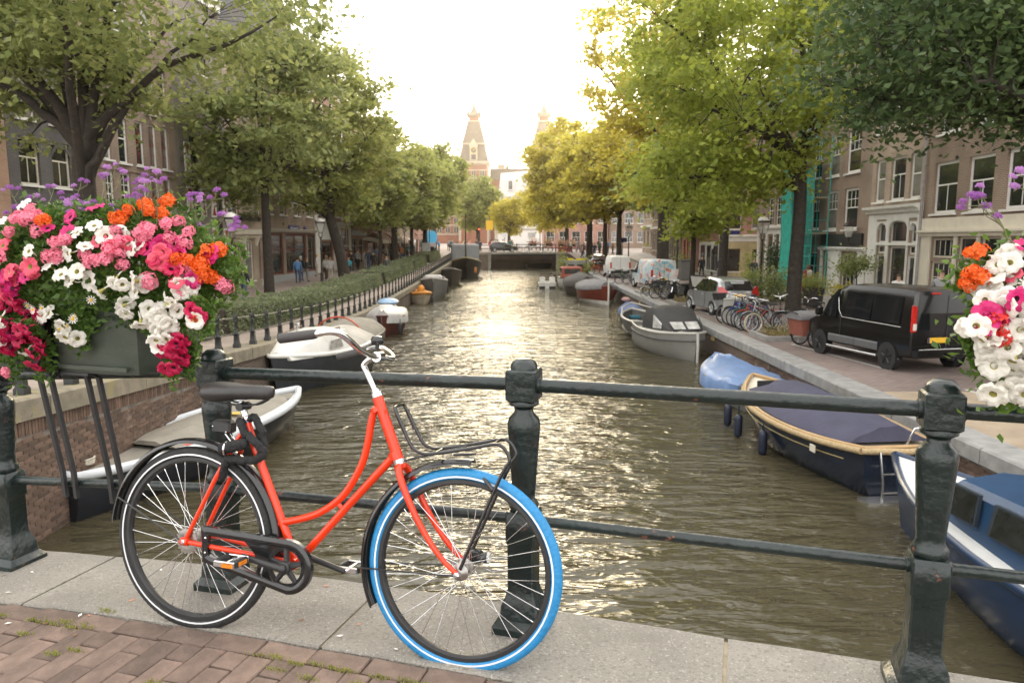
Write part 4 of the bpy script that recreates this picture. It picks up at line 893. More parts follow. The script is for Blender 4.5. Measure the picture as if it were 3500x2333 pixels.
# ---------------------------------------------------------------- trees
bark = mat('bark', (.038, .030, .023), .9, n=(7, .35), bump=(16, .9), patch=((.11, .095, .07), 3, .60, .12))
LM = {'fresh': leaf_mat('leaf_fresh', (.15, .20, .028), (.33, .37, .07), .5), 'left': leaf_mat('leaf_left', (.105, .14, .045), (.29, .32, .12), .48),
      'deep': leaf_mat('leaf_deep', (.024, .050, .018), (.095, .14, .045), .38, .4), 'gold': leaf_mat('leaf_gold_glow', (.27, .26, .03), (.50, .46, .07), .54), 'mid': leaf_mat('leaf_mid', (.14, .18, .045), (.31, .33, .10), .5)}  # gold: warm sun glow on the trees painted into the leaf colour
def tree(label, x, y, z, r, fork, ells, ncl, nleaf, lsize, lm, seed, group=None, lean=(0, 0), nlimb=7, clr=.46, cat='tree', hole=.35, limbs=None):
    """tapered trunk to the fork, limbs into the crown, twigs to every leaf clump; ells = (dx,dy,z,rx,ry,rz,weight)"""
    rs = np.random.RandomState(seed); t = thing('tree', label, cat, (x, y, z), 0, group)
    W_ = np.array([e[6] if len(e) > 6 else e[3] * e[4] * e[5] for e in ells], float); W_ /= W_.sum()
    C = []
    while len(C) < ncl:
        e = ells[rs.choice(len(ells), p=W_)]; d = rs.normal(0, 1, 3); d /= np.linalg.norm(d); rr = rs.uniform(hole ** 3, 1) ** (1 / 3.) * (1 + .10 * math.sin(5 * d[0] + seed) * math.cos(4 * d[2] + seed))
        C.append((e[0] + d[0] * rr * e[3], e[1] + d[1] * rr * e[4], e[2] - z + d[2] * rr * e[5]))
    C = np.array(C); b = MB()
    top = Vector((lean[0], lean[1], fork - z))
    path = [Vector((0, 0, -.1)), Vector((lean[0] * .2, lean[1] * .2, (fork - z) * .33)), Vector((lean[0] * .55 + rs.normal(0, .05), lean[1] * .55, (fork - z) * .66)), top]
    b.tube([path[0]] + smooth_path(path, 3)[1:], [r * 1.35, r * 1.08] + [r * (1 - .03 * i) for i in range(8)], 10)
    # limbs
    nodes = []
    far = [C[rs.randint(len(C))]]
    while len(far) < nlimb:
        dmin = np.min([((C - f) ** 2).sum(1) for f in far], 0); far.append(C[np.argmax(dmin * rs.uniform(.4, 1, len(C)))])
    T_ = [Vector(f) for f in far] + [Vector(f) - Vector((x, y, z)) for f in (limbs or [])]
    for k, e in enumerate(T_):
        s = path[2].lerp(top, rs.uniform(.3, 1)) if k % 3 else top
        v = e - s; c1 = s + Vector((v.x * .22, v.y * .22, abs(v.z) * .35 + .25 * v.length * .4)); c2 = s + Vector((v.x * .62, v.y * .62, v.z * .72))
        P = bez(s, c1, c2, e, 9); rl = r * rs.uniform(.42, .62)
        P = [(p[0] + rs.normal(0, .05), p[1] + rs.normal(0, .05), p[2] + rs.normal(0, .05)) if 0 < i < 9 else p for i, p in enumerate(P)]
        b.tube(P, [max(.018, rl * (1 - i / 10.) ** .9) for i in range(10)], 7)
        nodes += [(Vector(p), max(.018, rl * (1 - i / 10.))) for i, p in enumerate(P)][2:]
    NP = np.array([n[0] for n in nodes])
    for c in C:
        d = ((NP - c) ** 2).sum(1); i = int(np.argmin(d + .15 * np.abs(NP[:, 2] - c[2] + .4))); p, rr = nodes[i]; e = Vector(c); mid = p.lerp(e, .5) + Vector((rs.normal(0, .08), rs.normal(0, .08), .12))
        b.tube([p, mid, e], [min(.05, rr * .6), min(.03, rr * .4), .008], 4, cap=False)
    b.build('trunk', bark, t, 60)
    per = rs.multinomial(nleaf, rs.dirichlet(np.full(ncl, 2.2)))
    idx = np.repeat(np.arange(ncl), per); ax = rs.normal(0, 1, (ncl, 3)) * [1, 1, .35]; ax /= np.linalg.norm(ax, axis=1)[:, None]
    off = rs.normal(0, 1, (len(idx), 3)) * [clr, clr, clr * .5] + ax[idx] * rs.normal(0, clr * .9, len(idx))[:, None]
    off[:, 2] -= .18 * (off[:, 0] ** 2 + off[:, 1] ** 2)
    P = C[idx] + off
    o = ob('crown', np_mesh('crown', leaf_quads(P, lsize, rs, .5), 4, LM[lm]), t)
    return t
# ells are relative to the trunk foot in x, y and in world z
tree('big dark green tree with spreading limbs behind the flower box on the left', -12.6, 22, lz(22), .36, 4.1, [(1.0, -.5, 8.9, 5.2, 4.2, 3.5), (-3.0, 0, 8.2, 3.6, 4, 3.2), (4.6, -.5, 8.2, 2.6, 3, 2.6), (-2.2, 0, 5.2, 1.8, 2, .8, 4), (1.6, -.5, 5.2, 1.2, 1.4, .7, 3)], 215, 25000, .115, 'left', 11, nlimb=9, limbs=[(-16, 21.5, 6.5), (-8.5, 21.5, 7.6), (-13.0, 22, 11), (-11.5, 22, 11)])
tree('leafy tree reaching in from the far left edge of the street', -12.4, 13.6, lz(13.6), .26, 3.9, [(-.6, 0, 5.2, 2.4, 2.2, 1.9)], 60, 6500, .10, 'left', 12, nlimb=5)
tree('straight tree beside the hedge in front of the cream shop cornice', -13.1, 39.5, lz(39.5), .27, 4.4, [(.2, 0, 8.0, 4.2, 4, 4.4), (-1.5, 0, 5.2, 3.2, 3, 1.6), (2.5, 0, 10.8, 2.6, 2.6, 2.4)], 175, 11500, .18, 'left', 13, nlimb=8, limbs=[(-13, 39.5, 11)])
tree('leaning tree by the hedge near the strolling shoppers', -11.6, 51, lz(51), .40, 3.6, [(-.6, 0, 8.4, 4.3, 4, 5.0), (-1, 0, 4.8, 3.6, 3, 1.7), (.8, 0, 12.5, 2.6, 2.6, 2.6)], 175, 11500, .20, 'mid', 14, lean=(-1.1, 0), nlimb=8)
gl_ = 'trees along the left street'
tree('slim young tree past the leaning tree on the left street', -11.3, 62.9, lz(62.9), .17, 2.6, [(0, 0, 5.8, 3.0, 3, 3.4), (-.5, 0, 9, 2, 2, 2)], 150, 9500, .22, 'mid', 15, gl_)
tree('tree with a stout trunk at the middle of the left hedge', -11.0, 69, lz(69), .33, 2.9, [(.2, 0, 7.2, 3.9, 4, 4.4), (1.4, 0, 4.2, 2.6, 2.6, 1.5)], 180, 11000, .24, 'mid', 16, gl_)
tree('thin trunk tree with spreading crown near the parked barge', -10.4, 76.7, lz(76.7), .2, 2.9, [(.3, 0, 6.8, 4.2, 4, 3.8), (1.5, 0, 4.4, 2.8, 3, 1.5)], 180, 10500, .25, 'mid', 17, gl_)
tree('tree at the end of the clipped hedge before the bridge', -10.0, 85.2, lz(85), .3, 3.0, [(.3, 0, 7.0, 4.0, 4, 4.2), (2.0, 0, 9.5, 2.6, 3, 2.6)], 180, 10000, .27, 'mid', 18, gl_)
tree('tall tree beyond the left end of the arched bridge', -12.3, 118, -.28, .32, 4.2, [(0, 0, 10.0, 4.4, 4, 5.6), (-3, 0, 8, 3, 3, 4)], 200, 15000, .25, 'mid', 19, gl_)
tree('dense rounded tree in front of the clock tower', -6.4, 140, -.28, .4, 3.2, [(0, 0, 8.2, 4.3, 4.2, 5.0)], 210, 16000, .27, 'mid', 20)
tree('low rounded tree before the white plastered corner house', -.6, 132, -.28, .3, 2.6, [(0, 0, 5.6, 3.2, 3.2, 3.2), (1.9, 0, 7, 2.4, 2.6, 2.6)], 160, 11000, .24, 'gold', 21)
gr_ = 'trees along the right quay'
tree('fresh green tree with forked trunk beside the row of parked bikes', 11.8, 30.6, -1.68, .30, 4.6, [(-2.6, 0, 8.3, 4.6, 4.2, 4.4), (1.0, 0, 9.5, 2.8, 3.4, 4.4), (-3.4, .5, 4.2, 3.4, 2.6, 1.6, 30), (-5.2, 0, 10.5, 2.2, 2.6, 2.6, 20)], 240, 25000, .135, 'fresh', 31, nlimb=9, limbs=[(8.2, 30.6, 4.2), (9.8, 30, 7.4), (11.4, 30.6, 12.5), (12.5, 30.6, 12.5), (6.5, 30.6, 7.6)])
tree('small bright green tree with thin dark trunk near the silver car', 9.35, 38.1, -1.68, .15, 2.0, [(.5, 0, 3.6, 2.2, 2.0, 1.9), (-.6, 0, 5.6, 2, 2, 1.8)], 90, 5200, .155, 'fresh', 32, nlimb=5)
tree('tall tree with thick trunk beside the colourful painted van', 12.2, 59.6, -1.68, .50, 6.2, [(-2.2, 0, 15, 4.6, 4.4, 7.2), (-1.2, 0, 7.5, 4.4, 4, 3.2)], 210, 10500, .23, 'gold', 33, nlimb=9)
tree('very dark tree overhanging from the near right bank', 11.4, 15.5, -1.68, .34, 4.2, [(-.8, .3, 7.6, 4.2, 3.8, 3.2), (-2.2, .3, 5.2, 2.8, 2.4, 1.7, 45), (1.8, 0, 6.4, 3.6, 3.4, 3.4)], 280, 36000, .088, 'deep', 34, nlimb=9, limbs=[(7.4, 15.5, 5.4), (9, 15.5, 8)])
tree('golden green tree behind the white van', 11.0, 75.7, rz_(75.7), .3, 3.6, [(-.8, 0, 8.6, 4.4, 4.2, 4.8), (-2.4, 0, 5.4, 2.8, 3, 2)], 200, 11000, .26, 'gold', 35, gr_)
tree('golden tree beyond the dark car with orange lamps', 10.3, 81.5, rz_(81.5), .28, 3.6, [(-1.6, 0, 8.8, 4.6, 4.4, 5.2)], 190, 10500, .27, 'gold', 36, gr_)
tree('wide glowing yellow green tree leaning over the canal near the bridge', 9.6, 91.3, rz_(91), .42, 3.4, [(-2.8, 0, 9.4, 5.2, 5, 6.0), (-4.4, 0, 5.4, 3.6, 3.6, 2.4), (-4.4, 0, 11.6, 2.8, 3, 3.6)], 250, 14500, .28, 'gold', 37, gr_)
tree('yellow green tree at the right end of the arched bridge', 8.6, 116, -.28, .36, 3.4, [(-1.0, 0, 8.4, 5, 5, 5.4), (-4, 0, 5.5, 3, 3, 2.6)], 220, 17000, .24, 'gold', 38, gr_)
tree('shady tree between the brick houses of the right street', 14.0, 67, rz_(67), .26, 4.0, [(-.6, 0, 7.6, 3.4, 3.4, 4.0)], 190, 14000, .17, 'mid', 39, gr_)
tree('tall tree behind the forked tree against the upper right houses', 13.2, 46, -1.68, .3, 6.0, [(-.5, 0, 11.4, 4.0, 4, 4.6)], 140, 8500, .19, 'fresh', 40, gr_)
# clipped hedge along the left quay, in stretches with gaps
hl = leaf_mat('hedge_leaf', (.07, .10, .045), (.25, .28, .16), .35); ht = mat('hedge_twigs', (.05, .04, .028), .9)
for (y0, y1, lb, sd) in ((11.5, 21, 'near stretch of clipped hedge behind the flower box and iron fence', 1), (21.6, 47.5, 'long clipped hedge between the iron fence and the left street', 2), (49, 62.5, 'second stretch of clipped hedge past the leaning tree', 3), (64, 72, 'third stretch of clipped hedge near the dark figures', 4), (76, 86, 'far stretch of clipped hedge before the bridge', 5)):
    t = thing('hedge', lb, 'hedge', (-9.3, y0, 0)); rs = np.random.RandomState(60 + sd); L = y1 - y0; n = int(L * 820 * min(1, 30 / (y0 + 6)) + 900)
    xx = rs.uniform(-.9, .9, n); yy = rs.uniform(0, L, n); side = rs.uniform(0, 1, n)
    bot = np.interp(yy + y0, [p[0] for p in LQ], [p[1] for p in LQ]); hh = .85 + .05 * np.sin(yy * 1.7) + .04 * np.sin(yy * 4.1 + 1)
    zz = rs.uniform(.05, 1, n) * hh; top = side < .45; zz[top] = hh[top] + rs.normal(0, .03, top.sum()); fr = (side >= .45) & (side < .9); xx[fr] = .9 + rs.normal(0, .05, fr.sum()) - .12 * (zz[fr] / .9) ** 2
    ob('foliage', np_mesh('foliage', leaf_quads(np.stack([xx, yy, bot + zz], 1), .045 if y0 < 40 else .08, rs, .3), 4, hl), t)
    q = MB(); ys = np.linspace(.1, L - .1, max(3, int(L / 3))); q.loft([[(-.75, y_, lz(y_ + y0) - .05), (.75, y_, lz(y_ + y0) - .05), (.7, y_, lz(y_ + y0) + .76), (-.7, y_, lz(y_ + y0) + .76)] for y_ in ys]); q.build('twigs', ht, t)
# ---------------------------------------------------------------- boats (local: x towards the bow, y to port, z up from the waterline)
def hull_rings(L, B, H, bow=.55, stern=.75, sheer=.25, n=15, rake=.35, depth=.35, flare=.85, p=2.2):
    """rings from stern to bow; each ring: port gunwale -> keel -> starboard gunwale"""
    out = []
    for i in range(n):
        t = i / (n - 1); x = -L / 2 + L * t
        if t < .45: hb = B / 2 * (stern + (1 - stern) * math.sin(t / .45 * math.pi / 2))
        else: hb = B / 2 * max(.015, (1 - ((t - .45) / .55) ** p)) if t < 1 else B / 2 * .015
        h = H * (1 + sheer * (max(0, t - .3) / .7) ** 2 + .12 * (max(0, .3 - t) / .3) ** 2)
        xr = lambda z: x - rake * max(0, (t - .6) / .4) ** 2 * (1 - (z + depth) / (h + depth)) 
        dk = depth * (1 - max(0, (t - .55) / .45) ** 2 * .6); k = max(.1, 1 - .5 * max(0, (t - .5) / .5))
        half = [(hb, h), (hb * (.98), h * .66), (hb * (flare * k + .06), h * .25), (hb * flare * k * .86, -.05), (hb * .45 * k, -dk * .8), (0, -dk)]
        ring = [(xr(z), y, z) for y, z in half] + [(xr(z), -y, z) for y, z in half[-2::-1]]
        out.append(ring)
    return out
def gun(rings, dz=0., inset=0.): 
    P = [(r[0][0], max(.004, r[0][1] - inset), r[0][2] + dz) for r in rings]; S = [(r[-1][0], min(-.004, r[-1][1] + inset), r[-1][2] + dz) for r in rings]
    return P, S
def boat(name, label, loc, rz, L, B, H, hm, group=None, gm=None, gr=.035, deckm=None, deckz=None, cat='boat', boot=None, **k):
    t = thing(name, label, cat, (*loc, WATER), rz, group); rg = hull_rings(L, B, H, **k); t_r = rg
    q = MB(); q.loft(rg, cap=False, closed=False); q.add(rg[0], [tuple(range(len(rg[0])))]); q.build('hull', hm, t, 55)
    P, S = gun(rg)
    q = MB(); q.tube(P + S[::-1], gr, 6, closed=True); q.build('gunwale', gm or hm, t, 60)
    if deckm is not None:
        q = MB(); dz = deckz; rr = [[(p[0] - .02, p[1] * .97, p[2] * 1 + dz), (p[0] - .02, -p[1] * .97, p[2] + dz)] for p in P]
        q.loft(rr, closed=False, cap=False); q.build('deck', deckm, t)
    if boot is not None:
        q = MB(); c = [[(r[3][0], r[3][1] + .012, r[3][2] + .10), (r[3][0], r[3][1] + .010, r[3][2] - .02)] for r in rg]; d = [[(r[-4][0], r[-4][1] - .012, r[-4][2] + .10), (r[-4][0], r[-4][1] - .010, r[-4][2] - .02)] for r in rg]
        q.loft(c, closed=False); q.loft(d, closed=False); q.build('boot_stripe', boot, t)
    return t, rg
def cover(t, rg, i0, i1, m, ridge, name='cover', over=.02, drop=.10, n=9, sag=.03, seed=1, peak=None):
    """canvas stretched over stations i0..i1, ridge height above the gunwale"""
    rs = np.random.RandomState(seed); rows = []
    for i in range(i0, i1 + 1):
        P = rg[i][0]; u = (i - i0) / (i1 - i0); r = ridge * (peak(u) if peak else math.sin(math.pi * min(1, max(0, .12 + .76 * u))) ** .6); hb = P[1] + over; row = [(P[0], hb + .012, P[2] - drop)]
        for j in range(n):
            v = -1 + 2 * j / (n - 1); row.append((P[0] + rs.normal(0, .008), -hb * v * -1 * -1 if False else hb * -v, P[2] + .025 + r * (1 - abs(v) ** 1.5) + rs.normal(0, sag * .25) - sag * (0 if j % 2 else 1) * (1 - abs(v))))
        row.append((P[0], -hb - .012, P[2] - drop)); rows.append(row)
    q = MB(); q.loft(rows, closed=False); q.add(rows[0], [tuple(range(len(rows[0])))]); q.add(rows[-1], [tuple(range(len(rows[-1])))[::-1]])
    o = q.build(name, m, t, 65); return o
canvas = lambda n, c: mat(n, c, .8, n=(3, .14), bump=(9, .6))
steel = mat('steel_rail', (.62, .62, .62), .25, .9, n=(5, .1)); blk = mat('black_rubber', (.02, .02, .02), .6, n=(8, .2))
wh = mat('boat_white', (.68, .66, .61), .4, n=(2.2, .1), patch=((.42, .37, .29), 3.5, .60, .15))
def tubes(t, name, paths, r, m, n=6): q = MB(); [q.tube(p, r, n) for p in paths]; return q.build(name, m, t, 60)
def fender(t, x, y, z, m=None, l=.5, r=.085):
    q = MB(); q.lathe([(.01, 0), (r * .8, .03), (r, .09), (r, l - .09), (r * .8, l - .03), (.015, l), (.012, l + .18)], 10, (x, y, z)); q.build('fender', m or mat('fender_navy', (.015, .02, .04), .5), t, 50)
rope = mat('rope_tan', (.42, .31, .17), .9, n=(30, .25), bump=(60, .8)); navyc = canvas('canvas_navy', (.050, .050, .085))
# navy sloop with rope fender: bow towards far end
navy = mat('hull_navy', (.012, .018, .032), .22, n=(2, .2), coat=.4)
t, rg = boat('sloop', 'navy sloop with dark blue cover and thick rope along its rail', (5.95, 14.1), R(96), 5.6, 2.15, .74, navy, gm=mat('wood_rail', (.40, .26, .12), .4, n=(4, .15)), deckm=cream, deckz=-.06, boot=mat('boot_red', (.35, .06, .04), .4), sheer=.32, stern=.62, rake=.3)
P, S = gun(rg, -.05, -.045); tubes(t, 'rope_fender', [P, S, [P[0], (P[0][0] - .12, 0, P[0][2]), S[0]]], .055, rope, 8)
cover(t, rg, 1, 11, navyc, .42, over=-.10, drop=-.01, seed=2, peak=lambda u: .25 + .75 * math.sin(math.pi * (.18 + .62 * u)) if u < 1 else .3)
q = MB(); P2 = rg[11][0]; q.cbx((P2[0] + .02, 0, P2[2] + .10), (.05, P2[1] * 1.2, .2)); q.build('windscreen_frame', blk, t)
fender(t, 1.75, 1.02, .02); fender(t, -.3, 1.16, -.02); fender(t, .9, 1.14, .0)
x0 = rg[0][0][0]; tubes(t, 'ladder', [[(x0 - .10, .45, .78), (x0 - .22, .45, .3), (x0 - .22, .45, -.1)], [(x0 - .10, .15, .78), (x0 - .22, .15, .3), (x0 - .22, .15, -.1)], [(x0 - .2, .45, .45), (x0 - .2, .15, .45)], [(x0 - .22, .45, .15), (x0 - .22, .15, .15)]], .018, steel)
tubes(t, 'stern_rail', [[(x0 + .1, -.1, .8), (x0 - .1, -.1, 1.15), (x0 - .12, -.55, 1.2), (x0 + .1, -.75, .85)]], .018, steel)
q = MB(); q.cbx((x0 + .9, 1.03, .58), (.16, .02, .12)); q.build('registration_plate', cream, t)
q = MB(); q.cbx((x0 - .18, .30, .02), (.3, .9, .04)); q.build('swim_platform', steel, t)
tubes(t, 'gilt_line', [[(r[1][0], r[1][1] + .012, r[1][2] + .02) for r in rg[1:13]]], .009, mat('gilt', (.5, .4, .18), .5))
# blue cabin boat, near right
bl = mat('hull_blue', (.010, .030, .075), .35, n=(2, .2), patch=[((.12, .17, .24), 7, .66, .06), ((.015, .04, .11), 2.5, .60, .12)], coat=.2); bl2 = mat('cabin_blue', (.014, .046, .105), .4, n=(2.5, .18), patch=[((.18, .22, .26), 8, .67, .05)])
t, rg = boat('cabin_boat', 'weathered blue cabin boat with white side deck behind the right railing post', (5.86, 6.95), R(94.5), 6.8, 2.1, .78, bl, gm=bl, gr=.05, deckm=mat('deck_white_worn', (.60, .60, .58), .5, n=(2, .12), patch=((.40, .38, .34), 5, .60, .12)), deckz=.0, sheer=.28, stern=.8)
q = MB(); cab = [(-1.9, .68, .92), (-1.9, .62, 1.42), (0.1, .68, 1.4), (1.3, .58, 1.30), (1.75, .5, .98)]
sec = []; CS = .62
for (x, hb, zt) in ((-3.0, .70, 1.40), (-.5, .72, 1.42), (.75, .60, 1.35), (1.25, .5, .96)):
    x += CS * (x > -2)
    sec.append([(x, hb + .06, .78), (x - .03, hb, zt - .10), (x - .05, hb - .1, zt - .02), (x - .05, 0, zt + .05), (x - .05, -hb + .1, zt - .02), (x - .03, -hb, zt - .10), (x, -hb - .06, .78)])
q.loft(sec, cap=True, closed=True); cb_ = q.build('cabin', bl2, t, 30)
for x, w in ((-1.2, .8), (.05, .85), (1.0, .45)):
    q = MB(); f = .715 if x < -.9 else (.715 if x < .5 else .68); y0, y1 = f + .062, f + .03
    ring = lambda s, o: [(x - w / 2 * s, y0 + o, 1.17 - .16 * s), (x + w / 2 * s, y0 + o, 1.17 - .16 * s), (x + w / 2 * s - .05, y1 + o, 1.17 + .16 * s), (x - w / 2 * s, y1 + o, 1.17 + .16 * s)]
    q.loft([ring(1.12, -.03), ring(1.12, .012), ring(1, .012)], cap=True); wv_ = q.build('window', mat('window_rubber', (.03, .04, .05), .4), cb_)
    q = MB(); q.loft([ring(.98, .012), ring(.98, .018)]); q.build('pane', mat('pane_dirty', (.022, .024, .022), .12, n=(6, .5)), wv_)
q = MB(); q.cbx((-.75, 0, 1.49), (1.1, .75, .06), 0, .015); q.build('hatch', bl2, t)
tubes(t, 'grab_rail', [[(-2.5, .45, 1.42), (-2.5, .45, 1.49), (.4, .45, 1.46), (.4, .45, 1.46)]], .016, bl2); tubes(t, 'grab_rail', [[(-2.5, -.45, 1.42), (-2.5, -.45, 1.49), (.4, -.45, 1.46), (.4, -.45, 1.46)]], .016, bl2)
# boat under blue tarpaulin
t, rg = boat('covered_boat', 'small boat under a crumpled light blue tarpaulin ahead of the navy sloop', (5.95, 19.0), R(94), 3.5, 1.75, .55, mat('hull_greywood', (.20, .20, .19), .6, n=(3, .2)), stern=.7, sheer=.35)
tarp = mat('tarpaulin_blue', (.13, .21, .38), .45, n=(2, .15), patch=[((.25, .30, .40), 2.2, .58, .15), ((.30, .25, .21), 4, .70, .08)], bump=(4, .8))
cover(t, rg, 0, 14, tarp, .34, over=.05, drop=.30, sag=.10, seed=5, peak=lambda u: .25 + .75 * math.sin(math.pi * min(1, .15 + u * .72)))
# grey sloop with black sprayhood (bow towards us)
ga = mat('hull_grey', (.24, .235, .215), .5, n=(1.5, .12), patch=((.16, .15, .13), 3, .6, .12)); gdeck = mat('deck_pale', (.48, .46, .42), .5, n=(3, .1)); sh = canvas('canvas_charcoal', (.040, .038, .036)); clear = mat('clear_vinyl', (.45, .44, .42), .10, n=(2.6, .45))
t, rg = boat('sloop', 'grey aluminium sloop with black folding hood and clear windows', (5.85, 26.6), R(-80), 4.5, 1.85, .80, ga, gm=gdeck, gr=.04, deckm=gdeck, deckz=-.16, sheer=.22, stern=.8, rake=.22, flare=.92, p=3.2)
tubes(t, 'rub_rail', [[(r[1][0], r[1][1] + .03, r[1][2] + .06) for r in rg] , [(r[-2][0], r[-2][1] - .03, r[-2][2] + .06) for r in rg]], .035, mat('rub_grey', (.10, .095, .09), .6))
hood = []
for x, hb, zt, zb in ((-.75, .86, 1.62, .86), (-.2, .87, 1.72, .88), (.35, .86, 1.66, .90), (.95, .76, 1.28, .93), (1.45, .60, .98, .95)):
    hood.append([(x, hb, zb), (x - .02, hb * .96, (zb + zt) / 2), (x - .04, hb * .80, zt - .08), (x - .05, hb * .35, zt), (x - .05, -hb * .35, zt), (x - .04, -hb * .80, zt - .08), (x - .02, -hb * .96, (zb + zt) / 2), (x, -hb, zb)])
q = MB(); q.loft(hood, closed=False); hd = q.build('sprayhood', sh, t, 50)
for sd in (1, -1):
    q = MB(); q.loft([[(.40, sd * .885, .97), (.37, sd * .865, 1.36), (.34, sd * .83, 1.44)], [(.95, sd * .785, .99), (.93, sd * .765, 1.12), (.90, sd * .74, 1.17)]], closed=False); q.build('side_window', clear, hd)
q = MB(); q.loft([[(1.02, y_, 1.235), (1.40, y_ * .92, 1.018)] for y_ in (-.52, -.05)], closed=False); q.build('front_window', clear, hd)
q = MB(); q.loft([[(1.02, y_, 1.235), (1.40, y_ * .92, 1.018)] for y_ in (.05, .52)], closed=False); q.build('front_window', clear, hd)
q = MB(); q.cbx((-1.3, 0, .55), (.5, 1.4, .1)); q.build('bench', gdeck, t)
q = MB(); q.tube([(2.28, 0, -.15), (2.30, 0, .5), (2.26, 0, 1.02)], .05, 8); q.build('stem_post', gdeck, t)
# open grey boat with outboard
t, rg = boat('open_boat', 'open grey boat with pale rim and black outboard motor', (5.75, 31.7), R(97), 3.9, 1.75, .68, mat('hull_darkgrey', (.11, .105, .095), .5, n=(2, .15)), gm=gdeck, gr=.06, deckm=mat('boat_floor', (.20, .19, .17), .7, n=(3, .3)), deckz=-.5, sheer=.4, stern=.85, p=3)
for x in (-1.1, -.1, 1.0): q = MB(); q.cbx((x, 0, .42), (.34, 1.35 if x < .5 else 1.0, .05), 0, .01); q.build('thwart', gdeck, t)
q = MB(); q.cbx((.15, .35, .42), (.3, .35, .4), 0, .03); q.build('console', mat('console_grey', (.35, .34, .32), .5), t)
q = MB(); q.cbx((-2.08, 0, .78), (.42, .30, .30), 0, .06); q.cbx((-2.12, 0, .3), (.16, .14, .9), 0, .02); q.build('outboard_motor', blk, t)
P, S = gun(rg); tubes(t, 'bow_rail', [[(P[9][0], P[9][1], P[9][2]), (P[11][0], P[11][1], P[11][2] + .25), (P[14][0], 0, P[14][2] + .28), (S[11][0], S[11][1], S[11][2] + .25), S[9]]], .035, gdeck)
q = MB(); q.cbx((1.35, 0, .62), (.35, .5, .16), .2, .05); q.build('folded_canvas', mat('canvas_teal', (.03, .12, .17), .8), t)
# small boat with blue cover
t, rg = boat('covered_boat', 'small dark boat with blue cover beyond the open grey boat', (6.1, 37.4), R(92), 2.6, 1.25, .5, blk, stern=.7)
cover(t, rg, 0, 14, canvas('canvas_blue', (.10, .14, .27)), .38, over=.03, drop=.16, seed=8)
q = MB(); q.cbx((.9, .1, 1.0), (.35, .4, .2), .3, .07); q.build('bundled_rag', mat('rag_pink', (.55, .33, .30), .8, n=(6, .4)), t)
# red boat with grey cover, bow towards us
red = mat('hull_red', (.17, .035, .022), .4, n=(2, .25), patch=((.10, .04, .03), 5, .6, .1)); gc = canvas('canvas_grey', (.17, .165, .165))
t, rg = boat('launch', 'dark red launch with white bottom under a grey cover', (5.7, 48.6), R(-82), 5.2, 2.5, .95, red, boot=None, gm=red, sheer=.25, stern=.7, rake=.15)
q = MB(); 
for sd in (0, 1): q.loft([[((r[2] if not sd else r[-3])[0], (r[2] if not sd else r[-3])[1] * 1.01 + (.012 if not sd else -.012), .24), ((r[3] if not sd else r[-4])[0], (r[3] if not sd else r[-4])[1] * 1.0 + (.012 if not sd else -.012), -.05)] for r in rg], closed=False)
q.build('white_bottom', wh, t); q = MB(); q.tube([(2.62, 0, -.1), (2.68, 0, .6), (2.64, 0, 1.55)], .06, 8); q.build('stem_post', wh, t)
cover(t, rg, 0, 13, gc, .55, over=.04, drop=.16, seed=9)
t, rg = boat('launch', 'boat under a dark brown grey cover behind the red launch', (5.2, 55.0), R(-86), 5.6, 2.4, .9, mat('hull_brown', (.10, .085, .07), .5), stern=.8)
cover(t, rg, 0, 13, canvas('canvas_brown', (.075, .068, .062)), .75, over=.04, drop=.3, seed=10)
t, rg = boat('launch', 'white motor launch with a red window frame cabin by the right quay', (5.0, 61.5), R(-88), 5.5, 2.3, .9, wh, gm=blk, deckm=gdeck, deckz=-.05)
q = MB(); q.cbx((-.6, 0, 1.35), (2.2, 1.7, .95), 0, .08); c_ = q.build('cabin', mat('cabin_red', (.33, .08, .05), .5), t)
for sd in (-1, 1): q = MB(); q.cbx((-.6, sd * .86, 1.48), (1.7, .02, .42)); q.build('pane', gl[1], c_)
q = MB(); q.cbx((.51, 0, 1.48), (.02, 1.3, .42)); q.build('pane', gl[1], c_)
q = MB(); q.cbx((1.1, .5, 1.2), (.5, .03, .6), .4); q.build('canvas_screen', gc, t)
t = thing('houseboat', 'low houseboat with grey cabin, yellow roof boxes and green plants', 'boat', (5.9, 73, WATER), R(-86))
q = MB(); q.loft([[(x, y, z) for y, z in ((b_, .5), (b_ * .9, -.3), (-b_ * .9, -.3), (-b_, .5))] for x, b_ in ((-4, 1.0), (-3, 1.2), (3, 1.2), (4, .5))]); q.build('hull', mat('hull_black', (.03, .028, .026), .5), t)
q = MB(); q.cbx((.5, 0, 1.3), (4.4, 2.0, 1.6), 0, .04); c_ = q.build('cabin', mat('cabin_grey', (.28, .28, .27), .6, n=(2, .15)), t)
for y_ in (-.5, .5): q = MB(); q.cbx((2.72, y_, 1.35), (.03, .7, .8)); q.build('pane', gl[1], c_)
for y_ in (-.55, .55): q = MB(); q.cbx((2.2, y_, 2.2), (.5, .85, .22), 0, .03); q.build('yellow_box', mat('yellow_plastic', (.62, .50, .03), .5), t)
rs = np.random.RandomState(4); C = np.concatenate([rs.normal((3.2, 1.1, 1.2), (.3, .25, .5), (300, 3)), rs.normal((2.4, -1.25, 1.6), (.5, .25, .6), (400, 3))])
ob('foliage', np_mesh('foliage', leaf_quads(C, .12, rs), 4, LM['mid']), t)
